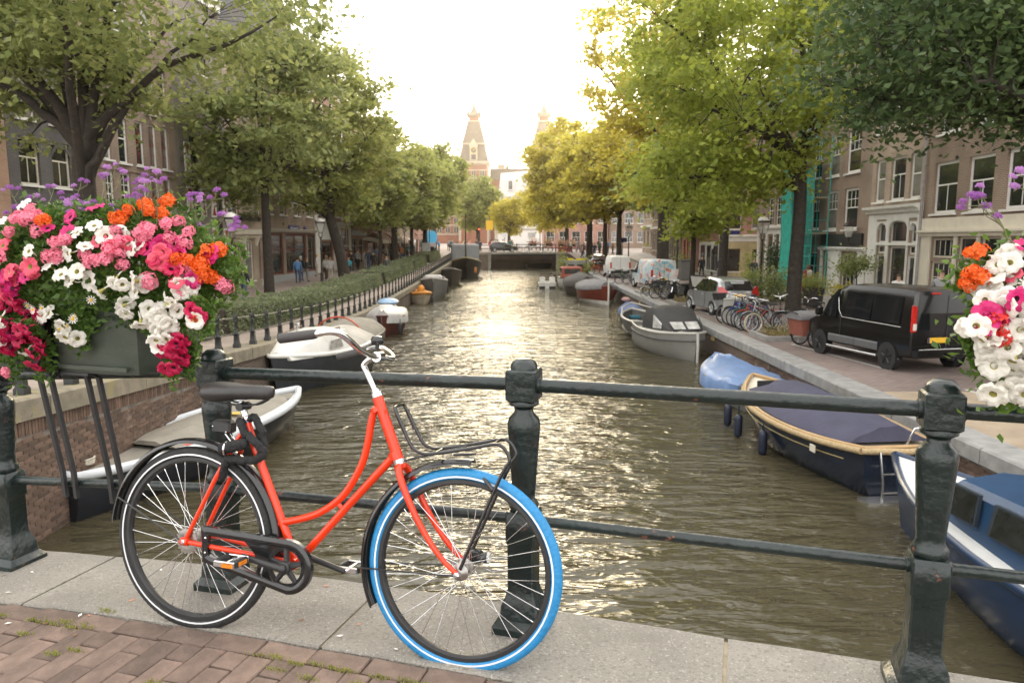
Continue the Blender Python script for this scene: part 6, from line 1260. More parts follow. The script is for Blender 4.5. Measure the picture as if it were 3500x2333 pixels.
# panel vans and cars farther off
def panel_van(label, loc, rz, m, L=4.2, H=1.85, name='van'):
    t = thing(name, label, 'van', loc, R(rz))
    secs = [(0, .35, .95, H - .1, .80, .84, .70), (.06, .30, .97, H, .84, .87, .76), (L * .62, .30, .98, H, .84, .87, .76), (L * .72, .30, .98, H - .15, .84, .87, .72), (L * .86, .30, .98, 1.15, .83, .86, .70), (L * .97, .32, .82, .9, .76, .78, .6), (L, .4, .66, .72, .6, .62, .5)]
    car_body(secs, m, 'body', t, 30)
    for s in (1, -1):
        for x in (.7, L * .82): arch(t, x, .85 * s, .30, m, s); wheel(t, x, .78 * s, .30, .19, silhub, s)
        q = MB(); q.loft([[(L * .64, s * .885, 1.0), (L * .83, s * .88, 1.02), (L * .74, s * .765, H - .25), (L * .64, s * .79, H - .2)], [(L * .64, s * .872, 1.0), (L * .83, s * .86, 1.02), (L * .74, s * .75, H - .25), (L * .64, s * .775, H - .2)]]); q.build('side_window', cglass, t)
        q = MB(); q.cbx((.0, s * .78, 1.05), (.08, .14, .5), 0, .03); q.build('tail_light', redl, t); q = MB(); q.cbx((L * .8, s * .98, 1.1), (.12, .2, .2), 0, .04); q.build('mirror', blk, t)
    q = MB(); q.cbx((-.04, 0, .5), (.15, 1.6, .2), 0, .04); q.build('bumper', blk, t); q = MB(); q.tube([(-.02, 0, .6), (-.025, 0, H - .15)], .008, 4); q.build('door_gap', blk, t); return t
t = panel_van('white panel van with plain sides parked along the right quay', (8.9, 60.3, -1.68), 92, mat('van_white', (.70, .69, .66), .35, n=(2, .05)), 4.1, 1.8)
q = MB(); q.cbx((-.13, .2, .62), (.03, .5, .12), 0, .004); q.build('number_plate', blk, t)
gf = bpy.data.materials.new('painted_van'); gf.use_nodes = True; N = gf.node_tree.nodes; Lk = gf.node_tree.links; p = N['Principled BSDF']; p.inputs['Roughness'].default_value = .4
tc = N.new('ShaderNodeTexCoord'); nz = N.new('ShaderNodeTexNoise'); nz.inputs['Scale'].default_value = 1.6; nz.inputs['Detail'].default_value = 1.5; nz.inputs['Distortion'].default_value = 1.2; Lk.new(tc.outputs['Object'], nz.inputs['Vector'])
cr = N.new('ShaderNodeValToRGB'); cr.color_ramp.interpolation = 'CONSTANT'; E_ = cr.color_ramp.elements; E_[0].position = 0; E_[0].color = (.62, .60, .56, 1); E_[1].position = .42; E_[1].color = (.25, .45, .55, 1)
for ps, c in ((.50, (.62, .60, .56)), (.56, (.50, .10, .05)), (.62, (.60, .57, .52)), (.70, (.30, .48, .56))): e = E_.new(ps); e.color = (*c, 1)
Lk.new(nz.outputs['Fac'], cr.inputs[0]); Lk.new(cr.outputs[0], p.inputs['Base Color'])
t = panel_van('van painted all over in red, white and pale blue shapes', (9.45, 45.6, -1.68), 98, gf, 4.2, 1.9); q = MB(); q.cbx((-.13, .1, .72), (.03, .52, .12), 0, .004); q.build('number_plate', ylw, t)
def far_car(label, loc, rz, m):
    t = thing('car', label, 'car', loc, R(rz)); secs_ = [(0, .42, .80, .86, .62, .66, .5), (.08, .30, .88, 1.06, .80, .84, .62), (.45, .24, .92, 1.38, .85, .875, .60), (1.3, .22, .95, 1.50, .86, .885, .63), (2.2, .22, .95, 1.44, .86, .885, .62), (2.9, .22, .95, 1.05, .85, .88, .64), (3.8, .26, .80, .86, .78, .80, .58), (4.0, .36, .62, .68, .58, .6, .45)]
    car_body(secs_, m, 'body', t, 30)
    for s in (1, -1):
        for x in (.72, 3.2): wheel(t, x, .80 * s, .30, .20, silhub, s)
        q = MB(); q.loft([[(.5, s * .88, .98), (2.7, s * .885, .98), (2.2, s * .70, 1.38), (.62, s * .70, 1.36)], [(.5, s * .892, .98), (2.7, s * .897, .98), (2.2, s * .712, 1.38), (.62, s * .712, 1.36)]]); q.build('side_window', cglass, t)
        q = MB(); q.cbx((.02, s * .70, .85), (.1, .22, .2), 0, .03); q.build('tail_light', redl, t)
    pane_quad(t, 'rear_window', [(.12, .6, 1.06), (.12, -.6, 1.06), (.44, -.55, 1.36), (.44, .55, 1.36)], cglass, -.02); return t
t = far_car('dark car with a lit orange indicator beyond the white van', (8.6, 72, rz_(72)), 94, mat('car_darkred', (.035, .018, .016), .25, n=(2, .1), coat=.5))
q = MB(); q.cbx((-.02, -.72, .98), (.06, .16, .12), 0, .02); q.build('indicator', mat('indicator_lit', (.8, .25, .03), .3, n=None, emit=((1, .35, .05), 4)), t)
far_car('small black car crossing the arched bridge', (-3.2, 104.6, fz(-2) - .03), 4, mat('car_black', (.015, .015, .015), .2, n=(2, .1), coat=.6))
# ---------------------------------------------------------------- street furniture on the right
t = thing('utility_cabinet', 'pale grey utility cabinet with torn posters on its side', 'utility cabinet', (8.28, 27.6, -1.68), R(-8))
q = MB(); q.cbx((0, 0, .45), (.62, .42, .9), 0, .012); q.build('body', mat('cabinet_grey', (.36, .35, .31), .6, n=(2, .12)), t); q = MB(); q.cbx((0, 0, .935), (.70, .50, .07), 0, .015); q.build('lid', mat('cabinet_lid', (.42, .41, .37), .6, n=(3, .1)), t)
q = MB(); q.cbx((.15, -.215, .76), (.13, .006, .14)); q.build('sticker', bluesign, t); q = MB(); q.cbx((-.315, 0, .48), (.008, .34, .7)); q.build('poster', mat('torn_poster', (.34, .34, .33), .8, n=(14, .9)), t)
t = thing('cargo_trike', 'dark red wooden cargo trike box with grey cover and spoked wheel', 'cargo bike', (8.9, 21.5, -1.68), R(190))
bxm = mat('box_red_wood', (.24, .075, .05), .6, n=(4, .15)); q = MB(); q.loft([[(x, y, z) for x, y in ((-.62 * s, -.36), (.62 * s, -.36), (.62 * s, .36), (-.62 * s, .36))] for z, s in ((.36, .84), (.92, 1.0))]); q.build('box', bxm, t)
q = MB(); q.loft([[(x, -.40, .84), (x, -.40, .93 + .05 * math.sin(5 * x)), (x, -.15, 1.02 + .05 * math.sin(3 * x + 1)), (x, .2, 1.03 + .04 * math.sin(4 * x)), (x, .40, .93), (x, .40, .84)] for x in np.linspace(-.66, .66, 9)]); q.build('cover', gc, t, 60)
for y_ in (-.44, .44):
    q = MB(); ring(q, .28, .022, 22, (.12, y_, .30)); q.mi = 1; ring(q, .25, .012, 22, (.12, y_, .30), 4); [q.tube([(.12, y_, .30), (.12 + .25 * math.cos(a), y_, .30 + .25 * math.sin(a))], .005, 3) for a in np.linspace(0, 6.28, 11)]; q.build('wheel', [tyre, rimm], t)
    q = MB(); q.tube([(.12 + .33 * math.cos(a), y_, .30 + .33 * math.sin(a)) for a in np.linspace(-.1, 3.3, 10)], .02, 5); q.build('mudguard', blk, t)
q = MB(); q.tube([(-.5, 0, .42), (-1.1, 0, .5), (-1.4, 0, .8)], .025, 6); ring(q, .3, .02, 20, (-1.5, 0, .32)); q.tube([(.62, .25, 1.0), (.75, .25, 1.05), (.75, -.25, 1.05), (.62, -.25, 1.0)], .015, 6); q.build('rear_frame', blk, t)
t = thing('scooter', 'dark motor scooter with a clear windscreen among the bikes', 'scooter', (8.8, 38.2, -1.68), R(215))
q = MB(); q.loft([[(x, w, z0), (x, w, z1), (x, 0, z1 + .05), (x, -w, z1), (x, -w, z0), (x, 0, z0 - .03)] for x, w, z0, z1 in ((-.85, .08, .5, .72), (-.6, .17, .35, .80), (-.2, .18, .30, .78), (.0, .17, .22, .30), (.35, .17, .22, .32), (.5, .16, .3, .9), (.62, .10, .5, 1.0))]); q.build('body', blk, t, 40)
q = MB(); q.loft([[(x, w, z), (x, 0, z + .06), (x, -w, z), (x, 0, z - .05)] for x, w, z in ((-.85, .08, .80), (-.5, .15, .84), (-.1, .12, .82))]); q.build('saddle', mat('seat_black', (.03, .03, .03), .6, n=(6, .2)), t, 60)
for x in (-.6, .72): q = MB(); q.lathe([(.12, -.05), (.22, -.05), (.235, 0), (.22, .05), (.12, .05)], 18, (x, 0, .235), MX); q.build('wheel', tyre, t, 50)
q = MB(); q.tube([(.72, 0, .3), (.5, 0, 1.05)], .03, 6); q.tube([(.42, .3, 1.06), (.5, 0, 1.05), (.42, -.3, 1.06)], .018, 6); q.build('handlebar', chrome, t)
q = MB(); q.loft([[(.60, y_, 1.02), (.54, y_ * 1.1, 1.35), (.42, y_ * .9, 1.65)] for y_ in (-.26, 0, .26)], closed=False); q.build('windscreen', lglass, t); q = MB(); q.cbx((.70, 0, .93), (.05, .14, .12), 0, .03); q.build('headlight', mat('lamp_clear2', (.6, .55, .5), .1, n=None), t)
t = thing('moped_case', 'black rounded top case of a moped beside the silver car', 'top case', (9.35, 33.4, -.55)); q = MB(); q.cbx((0, 0, .15), (.5, .42, .34), 0, .1); q.build('case', blk, t, 50); q = MB(); q.cbx((0, 0, -.55), (.3, .3, 1.1), 0, .1); q.build('carrier', blk, t)
t = thing('leaning_board', 'large white framed board leaning against the thin dark tree', 'board', (9.75, 37.3, -1.68), R(20)); t.rotation_euler = (0, R(-14), R(20))
q = MB(); q.cbx((0, 0, .75), (.05, 1.3, 1.2)); q.build('panel', mat('board_white', (.62, .60, .56), .6, n=(2, .1)), t)
for y_, z_, dy, dz in ((0, 1.37, 1.36, .05), (0, .13, 1.36, .05), (-.67, .75, .05, 1.2), (.67, .75, .05, 1.2)): q = MB(); q.cbx((0, y_, z_), (.07, dy, dz)); q.build('frame', blk, t)
# tree beds with kerbs, soil and weeds
for (x0, x1, y0, y1, lb, sd) in ((7.9, 12.6, 22.6, 24.2, 'raised tree bed with grey kerb and dry weeds next to the cargo trike', 1), (7.85, 10.6, 35.0, 37.0, 'raised tree bed with grey kerb in front of the scooter', 2), (7.4, 10.4, 42.5, 44.2, 'raised tree bed with grey kerb before the painted van', 3)):
    t = thing('tree_bed', lb, 'tree bed', (0, 0, -1.68)); km = _M['kerb_stone_grey']
    for a, b_, c, d in ((x0, x1, y0, y0 + .16), (x0, x1, y1 - .16, y1), (x0, x0 + .16, y0 + .165, y1 - .165), (x1 - .16, x1, y0 + .165, y1 - .165)): q = MB(); q.bx(a, b_, c, d, -.1, .15); q.build('kerb_stone', km, t)
    q = MB(); q.bx(x0 + .1, x1 - .1, y0 + .1, y1 - .1, -.1, .11); q.build('soil', mat('soil', (.16, .115, .07), .95, n=(8, .3), bump=(20, .6)), t)
    rs = np.random.RandomState(80 + sd); n = 900; C = np.stack([rs.uniform(x0 + .2, x0 + 1.9, n), rs.uniform(y0 + .2, y1 - .2, n), .12 + np.abs(rs.normal(0, .14, n))], 1)
    stuff(ob('weeds', np_mesh('weeds', leaf_quads(C, .05, rs, .1, .3), 4, leaf_mat('dry_weed', (.12, .11, .03), (.30, .24, .09), .3)), t))
def shrub(name, label, cat, x, y, z, C, size, lm, pot=None, potm=None, stem=None, seed=1):
    t = thing(name, label, cat, (x, y, z)); rs = np.random.RandomState(seed)
    if pot: q = MB(); q.sqlathe([(pot[0] * .8, 0), (pot[0], pot[1]), (pot[0] * .9, pot[1]), (pot[0] * .88, pot[1] - .05)]); q.build('pot', potm, t)
    if stem: q = MB(); q.tube([(0, 0, 0), (.03, 0, stem * .5), (0, 0, stem)], [.05, .04, .03], 6); [q.tube([(0, 0, stem * .7), (.35 * math.cos(a), .35 * math.sin(a), stem + .25)], .015, 5) for a in (0, 1.3, 2.5, 3.9, 5.1)]; q.build('stem', bark, t)
    P = np.concatenate([rs.normal(c, s, (n, 3)) for c, s, n in C]); ob('foliage', np_mesh('foliage', leaf_quads(P, size, rs), 4, LM[lm]), t); return t
potd = mat('pot_dark', (.045, .04, .038), .6, n=(4, .2))
shrub('potted_shrub', 'bushy shrub in a tall dark square planter in front of the black van', 'potted plant', 14.0, 34.0, -1.58, [((0, 0, 1.05), (.42, .42, .2), 900)], .06, 'mid', (.38, .85), potd, seed=2)
shrub('shrub', 'big leafy bush behind the parked bikes and the forked tree', 'bush', 13.6, 37.8, -1.6, [((0, 0, .7), (.55, .5, .45), 1800)], .075, 'left', seed=3)
shrub('potted_shrub', 'plant in a dark pot near the lamp post and white columns', 'potted plant', 13.9, 42.4, -1.6, [((0, 0, .95), (.3, .3, .22), 500)], .07, 'mid', (.28, .6), potd, seed=4)
shrub('potted_tree', 'small round potted tree before the white ground floor behind the van', 'potted tree', 16.9, 36.0, -1.58, [((0, 0, 1.9), (.48, .48, .26), 900), ((-.5, 0, 1.6), (.25, .2, .15), 250)], .08, 'left', (.25, .45), potd, 1.6, 5)
shrub('shrub', 'yellowish low plant between the dark planter and the van', 'bush', 14.9, 33.2, -1.6, [((0, 0, .75), (.3, .3, .2), 500)], .06, 'gold', (.28, .55), potd, seed=6)
shrub('climbing_plant', 'green climber growing at the side of the white column house', 'plant', 18.4, 56.6, -1.6, [((0, 0, 1.0), (.4, .25, .6), 800)], .09, 'mid', seed=7)
shrub('climbing_plant', 'dark leafy climber over the railing beside the scaffold', 'plant', 17.6, 49.2, -1.6, [((0, 0, 2.1), (.4, .5, .4), 700), ((0, .3, 1.2), (.3, .5, .4), 300)], .09, 'deep', stem=1.6, seed=8)
shrub('shrub', 'bush with bins in front of the far right houses', 'bush', 14.8, 64, -1.6, [((0, 0, .9), (.6, .5, .5), 900)], .1, 'mid', seed=9)
rf = thing('garden_railing', 'black iron railing in front of the white column house', 'railing', (17.4, 49.5, -1.58), R(92))
for i in range(12): q = MB(); q.tube([(i * .3, 0, 0), (i * .3, 0, 1.05)], .018, 5); q.build('bar', fe, rf)
for zz in (.2, 1.0): q = MB(); q.tube([(0, 0, zz), (3.3, 0, zz)], .022, 5); q.build('rail', fe, rf)
t = thing('rubbish_bag', 'grey rubbish bag lying beside the bush on the sidewalk', 'rubbish bag', (14.3, 36.7, -1.58)); q = MB(); q.sphere((0, 0, .25), .32, 10, 7, (1, .9, .8)); q.build('bag', mat('bag_grey', (.05, .05, .05), .4, n=(4, .3), bump=(7, .7)), t, 60)
t = thing('waste_bin', 'grey container beside the painted van behind the thick trunk', 'bin', (13.6, 57.2, -1.68)); q = MB(); q.cbx((0, 0, .75), (1.1, .9, 1.5), 0, .05); q.build('body', mat('bin_grey', (.13, .125, .115), .6, n=(3, .1)), t); q = MB(); q.cbx((0, 0, 1.55), (1.16, .96, .1), 0, .03); q.build('lid', mat('bin_lid', (.09, .088, .08), .6), t)
# white parking lines, quay rings and little plates on the wall
for i, (x0, y0, x1, y1) in enumerate(((8.25, 35.0, 8.5, 29.0), (9.6, 15.2, 9.9, 13.0), (8.5, 22.0, 9.2, 17.5), (9.9, 15.3, 11.6, 15.5))):
    q = MB(); d = Vector((x1 - x0, y1 - y0, 0)).normalized(); nn = Vector((-d.y, d.x, 0)) * .05
    q.add([(x0 - nn.x, y0 - nn.y, -1.675), (x0 + nn.x, y0 + nn.y, -1.675), (x1 + nn.x, y1 + nn.y, -1.675), (x1 - nn.x, y1 - nn.y, -1.675)], [(0, 1, 2, 3)]); structure(q.build('road_marking', mat('road_paint', (.58, .57, .54), .7, n=(5, .2), patch=((.25, .2, .18), 9, .58, .1))))
for (y, lb) in ((25.9, 'small yellow mooring plate on the wall beside the grey sloop'), (41, 'small yellow mooring plate on the wall beside the red launch')):
    t = thing('mooring_plate', lb, 'plate', (7.17, y, -1.98), R(90)); q = MB(); q.cbx((0, 0, 0), (.42, .02, .24)); q.build('panel', mat('plate_ochre', (.52, .40, .16), .5, n=(20, .3)), t)
q = MB(); q.sqlathe([(.3, 0), (.3, .62), (.27, .66)]); t = thing('bollard', 'square grey concrete block on the sandy quay below the right flowers', 'bollard', (10.5, 12.6, -1.68)); q.build('block', mat('concrete', (.22, .21, .20), .85, n=(5, .2), bump=(20, .4)), t)
q = MB(); q.add([(7.66, 8, -1.676), (13, 8, -1.676), (12.6, 14.6, -1.676), (10, 15.0, -1.676), (7.66, 15.0, -1.676)], [(0, 1, 2, 3, 4)]); structure(q.build('sandy_path', mat('sandy_ground', (.33, .26, .185), .95, n=(2.5, .15), bump=(40, .5), patch=((.24, .2, .15), 5, .58, .15))))
# far square: signs, banner, blue truck, bridge flower baskets, red boxes
ylp = mat('sign_yellow', (.75, .45, .02), .5, n=None)
for x, y, w, hh, z, lb in ((-3.6, 118, 1.1, 1.5, 4.0, 'larger yellow sign board on the lamp post past the bridge'), (4.6, 121, .5, 1.3, 3.4, 'narrow yellow sign board past the bridge')):
    t = thing('sign_board', lb, 'sign', (x, y, -.28)); q = MB(); q.cbx((0, 0, z), (w, .08, hh)); q.build('panel', ylp, t); q = MB(); q.tube([(0, .1, 0), (0, .1, z + 1.6)], .06, 6); q.build('post', iron, t)
t = thing('traffic_light', 'traffic light showing red beside the yellow sign', 'traffic light', (-5.0, 112, -.28)); q = MB(); q.tube([(0, 0, 0), (0, 0, 2.6)], .05, 6); q.build('post', iron, t); q = MB(); q.cbx((0, 0, 3.0), (.28, .2, .9), 0, .03); h_ = q.build('signal_head', blk, t); q = MB(); q.sphere((0, -.1, 3.28), .11, 8, 6); q.build('red_lamp', mat('signal_red', (.8, .05, .02), .3, n=None, emit=((1, .06, .02), 3)), h_)
t = thing('banner', 'orange red banner hanging at the far end of the left street', 'banner', (-14.6, 122, 2.4)); q = MB(); q.cbx((0, 0, 1.0), (1.3, .05, 2.6)); q.build('cloth', mat('banner_orange', (.60, .13, .05), .7, n=(2, .15)), t); q = MB(); q.tube([(.7, 0, -2.7), (.7, 0, 2.5)], .05, 6); q.build('pole', iron, t)
t = thing('truck', 'small truck with a bright blue roof at the far end of the street', 'truck', (-12.6, 112, -.28), R(-85)); cb = mat('truck_blue', (.06, .38, .65), .5, n=(2, .1))
q = MB(); q.loft([[(x, y_, z_) for y_, z_ in ((1.1, 1.3), (1.25, 2.3), (.9, 3.0), (-.9, 3.0), (-1.25, 2.3), (-1.1, 1.3))] for x in (-1.8, 1.6)]); q.build('canopy', cb, t); q = MB(); q.cbx((0, 0, .85), (3.6, 2.0, .9), 0, .05); q.build('body', mat('truck_grey', (.3, .3, .3), .5), t)
for x in (-1.2, 1.1):
    for s in (-1, 1): q = MB(); q.lathe([(.2, -.1), (.35, -.1), (.35, .1), (.2, .1)], 14, (x, s * 1.0, .35), MX); q.build('wheel', tyre, t)
for i, x in enumerate((3.0, 5.2, 6.9, 8.4)):
    t = thing('flower_basket', ('leftmost', 'second', 'third', 'rightmost')[i] + ' pink and green flower basket on the far bridge railing', 'flower basket', (x, 103.1, fz(x) + .9), 0, 'flower baskets on the far bridge'); rs = np.random.RandomState(i)
    q = MB(); q.cbx((0, 0, .05), (.9, .35, .3), 0, .03); q.build('box', blk, t); C = rs.normal((0, 0, .4), (.42, .22, .24), (260, 3)); stuff(ob('flowers', np_mesh('flowers', leaf_quads(C, .12, rs), 4, [mat('basket_pink', (.50, .16, .15), .6, n=None), LM['mid'], mat('basket_salmon', (.55, .28, .22), .6, n=None)], rs.randint(0, 3, 260)), t))
for x in (7.0, 8.1): t = thing('crate', ('left' if x < 8 else 'right') + ' orange red crate of the pair on the far bridge', 'crate', (x, 104.6, fz(x) - .02), 0, 'red crates on the far bridge'); q = MB(); q.cbx((0, 0, .4), (.95, .6, .8), 0, .04); q.build('box', mat('crate_red', (.55, .08, .03), .5, n=(3, .1)), t)
for x, y, w, hh, lb, m in ((-1.2, 120, 1.0, .8, 'white direction sign past the bridge, left of the pair', whitem), (3.2, 120, 1.2, .9, 'white direction sign past the bridge, right of the pair', whitem), (12.6, 84, 1.0, .5, 'blue direction sign under the golden trees', bluesign), (-9.6, 82.5, .9, 1.1, 'white information board standing at the hedge end', whitem)):
    t = thing('road_sign', lb, 'sign', (x, y, lz(y) if x < 0 else rz_(y))); q = MB(); q.cbx((0, 0, 2.4 if m is not whitem or x > -9 else 1.3), (w, .05, hh)); q.build('panel', m, t); q = MB(); q.tube([(0, .06, 0), (0, .06, 2.6 if x > -9 else 1.5)], .04, 6); q.build('post', iron, t)
t = thing('market_stall', 'stall with a pale canopy under the striped awnings', 'stall', (-13.6, 74, lz(74)), R(85)); q = MB(); q.loft([[(x, -1.0, 2.1), (x, -.9, 2.35), (x, .9, 2.7), (x, 1.0, 2.4)] for x in (-1.5, 1.5)]); q.build('canopy', cream, t)
for x in (-1.4, 1.4): q = MB(); q.tube([(x, -.9, 0), (x, -.9, 2.2)], .03, 5); q.build('post', iron, t)
q = MB(); q.cbx((0, 0, .5), (2.6, .9, 1.0), 0, .02); q.build('counter', greyp, t)
for i, (x, y, w, z, lb) in enumerate(((-12.6, 80, 2.2, 2.5, 'cream parasol over the cafe terrace nearest the stall'), (-13.2, 88, 2.4, 2.5, 'cream parasol farther along the left street'))):
    t = thing('parasol', lb, 'parasol', (x, y, lz(y))); q = MB(); q.lathe([(w / 2, z - .5), (w / 3, z - .2), (.03, z)], 8, cap=False); q.build('canopy', cream, t); q = MB(); q.tube([(0, 0, 0), (0, 0, z)], .03, 6); q.build('pole', iron, t)
t = thing('planter_tub', 'pot of red flowers standing on the left street beyond the shoppers', 'planter', (-12.0, 66.5, lz(66.5))); q = MB(); q.lathe([(.3, 0), (.4, .7), (.35, .7)], 12); q.build('pot', mat('terracotta', (.3, .14, .08), .8), t); rs = np.random.RandomState(4); C = rs.normal((0, 0, .95), (.3, .3, .2), (250, 3)); stuff(ob('flowers', np_mesh('flowers', leaf_quads(C, .09, rs), 4, [mat('tub_red', (.4, .06, .04), .6, n=None), LM['mid']], rs.randint(0, 2, 250)), t))
# wall lantern on the brown brick house, statue-like figure stands behind the van with the people
x, y = RXY(19.2); t = thing('wall_lantern', 'black wall lantern on a bracket above the sign band', 'wall lantern', (x - .5, y, 1.2)); q = MB(); q.tube([(.5, 0, 0), (.1, 0, .05), (0, 0, .3)], .03, 6); q.sqlathe([(.10, .35), (.10, .4)]); q.sqlathe([(.2, .95), (.22, 1.0), (.05, 1.25), (.02, 1.4)]); q.build('bracket', lampm, t); q = MB(); q.sqlathe([(.10, .4), (.19, .95)]); q.build('lantern_glass', lglass, t)
# ---------------------------------------------------------------- people: one continuous skinned body per pose
SK = {'skin': mat('skin', (.50, .31, .22), .6, n=(5, .06)), 'skin2': mat('skin_deep', (.24, .13, .085), .6, n=(5, .06))}
def pose_mesh(pose):
    """joints (x side, y forward, z up), radius; height about 1.72"""
    J = {'pel': (0, 0, .93, .125), 'sp': (0, .01, 1.12, .125), 'ch': (0, .01, 1.32, .15), 'nk': (0, .01, 1.48, .058), 'hd': (0, .035, 1.58, .085), 'tp': (0, .03, 1.66, .082)}
    arm = {'stand': ((.20, 0, 1.38), (.25, -.03, 1.12), (.26, .05, .88), (.26, .08, .79)), 'walk': None, 'bent': ((.20, 0, 1.38), (.26, -.06, 1.13), (.20, .16, 1.12), (.10, .26, 1.16))}
    step = {'stand': (.02, -.02), 'walk': (.30, -.28), 'walk2': (.18, -.22), 'bent': (.03, 0), 'sit': None}[pose]
    for sd, n in ((-1, 'L'), (1, 'R')):
        if pose == 'sit':
            J['h' + n] = (.09 * sd, 0, .90, .10); J['k' + n] = (.12 * sd, .42, .92, .068); J['a' + n] = (.12 * sd, .55, .52, .045); J['f' + n] = (.12 * sd, .68, .48, .04)
            A = ((.20, .02, 1.38), (.25, .05, 1.13), (.20, .27, 1.05), (.14, .34, 1.06))
        else:
            s = step[0] if sd < 0 else step[1]
            J['h' + n] = (.09 * sd, 0, .88, .105); J['k' + n] = (.10 * sd, s * .55 + .03, .49, .066); J['a' + n] = (.10 * sd, s, .09 + max(0, -s) * .25, .044); J['f' + n] = (.11 * sd, s + .15, .045 + max(0, -s) * .1, .042)
            w = -s * .7
            A = arm['bent'] if pose == 'bent' else ((.20, 0, 1.38), (.25, w * .35 - .02, 1.12), (.25, w + .05, .90), (.25, w * 1.1 + .08, .82)) if pose != 'stand' else arm['stand']
        for k, (nm, r) in enumerate((('s', .075), ('e', .05), ('w', .036), ('n', .042))): J[nm + n] = (A[k][0] * sd, A[k][1], A[k][2], r)
    E_ = [('pel', 'sp'), ('sp', 'ch'), ('ch', 'nk'), ('nk', 'hd'), ('hd', 'tp')]
    for n in 'LR': E_ += [('pel', 'h' + n), ('h' + n, 'k' + n), ('k' + n, 'a' + n), ('a' + n, 'f' + n), ('ch', 's' + n), ('s' + n, 'e' + n), ('e' + n, 'w' + n), ('w' + n, 'n' + n)]
    K = list(J); me = bpy.data.meshes.new('tmp'); me.from_pydata([J[k][:3] for k in K], [(K.index(a), K.index(b)) for a, b in E_], []); o = bpy.data.objects.new('tmp', me); col.objects.link(o)
    o.modifiers.new('skin', 'SKIN'); sub = o.modifiers.new('sub', 'SUBSURF'); sub.levels = 1
    for i, k in enumerate(K): sv = me.skin_vertices[0].data[i]; sv.radius = (J[k][3] * (1.25 if k in ('sp', 'ch', 'pel') else 1), J[k][3]); sv.use_root = k == 'pel'
    bpy.context.view_layer.update(); out = bpy.data.meshes.new_from_object(o.evaluated_get(bpy.context.evaluated_depsgraph_get())); bpy.data.objects.remove(o)
    out.materials.clear(); mi = []
    for m in range(4): out.materials.append(SK['skin'])
    for p in out.polygons:
        c = p.center; hz = min((Vector(J[k][:3]) - c).length - J[k][3] for k in ('nL', 'nR'))
        if hz < .03 or c.z > 1.46: i = 0
        elif pose == 'sit': i = 2 if (c.z < .98 and c.y > .08) or c.z < .95 else 1
        elif abs(c.x) > .17 and c.z > .8: i = 1
        else: i = 3 if min((Vector(J[k][:3]) - c).length for k in ('fL', 'fR')) < .13 else (2 if c.z < .96 else 1)
        mi.append(i)
    out.polygons.foreach_set('material_index', mi); out.polygons.foreach_set('use_smooth', [True] * len(mi)); return out
POSE = {k: pose_mesh(k) for k in ('stand', 'walk', 'walk2', 'bent', 'sit')}
def cl(n, c): return mat('cloth_' + n, c, .85, n=(9, .12))
CL = {'blue': cl('blue', (.10, .22, .42)), 'navy': cl('navy', (.03, .04, .08)), 'black': cl('black', (.016, .016, .018)), 'white': cl('white', (.62, .60, .57)), 'cream': cl('cream', (.50, .46, .38)), 'tan': cl('tan', (.34, .25, .17)), 'red': cl('red', (.30, .05, .035)), 'turq': cl('turquoise', (.05, .38, .48)), 'grey': cl('grey', (.24, .24, .24)), 'dgrey': cl('darkgrey', (.07, .07, .075)), 'jean': cl('jean', (.06, .09, .16)), 'teal': cl('teal', (.03, .15, .13)), 'brown': cl('brown', (.09, .06, .045)), 'orange': cl('orange', (.6, .17, .04)), 'pink': cl('pink', (.5, .22, .22))}
HR = {'brown': mat('hair_brown', (.06, .035, .02), .6), 'white': mat('hair_white', (.60, .58, .55), .6), 'blond': mat('hair_blond', (.34, .22, .10), .6), 'black': mat('hair_black', (.015, .012, .01), .5), 'yellow': mat('cap_yellow', (.62, .36, .05), .7), 'red': mat('hair_auburn', (.16, .06, .03), .6), 'bald': None}
_hc = {}
def hair_mesh(m, long):
    k = (m.name, long)
    if k not in _hc:
        q = MB(); q.sphere((0, .012, 1.645), .108, 10, 7, (.92, 1.05, .92))
        for i in range(len(q.v)):
            x, y, z = q.v[i]
            if y > .055 and z < 1.66: q.v[i] = (x * .8, .05, z)
        if long: q.loft([[(x, y, z) for x, y in ((-w, -.03), (w, -.03), (w * .8, -.10), (-w * .8, -.10))] for z, w in ((1.66, .085), (1.52, .10), (1.38, .08))])
        q.sphere((0, .112, 1.60), .018, 6, 4); _hc[k] = q.mesh('hair', m, 60)
    return _hc[k]
_pc = {}
def person(label, x, y, z, face, pose, top, legs, hair='brown', shoes='black', s=1., long=False, skin='skin', group=None, bag=None):
    k = (pose, top, legs, shoes, skin)
    if k not in _pc:
        me = POSE[pose].copy(); me.materials[0] = SK[skin]; me.materials[1] = CL[top]; me.materials[2] = CL[legs]; me.materials[3] = CL[shoes]; _pc[k] = me
    t = thing('person', label, 'person', (x, y, z), R(face), group); t.scale = (s, s, s); ob('body', _pc[k], t)
    if HR.get(hair): ob('hair', hair_mesh(HR[hair], long), t)
    if bag:
        q = MB(); q.cbx(bag[0], bag[1], 0, .05); q.build(bag[3], bag[2], t, 50)
    return t
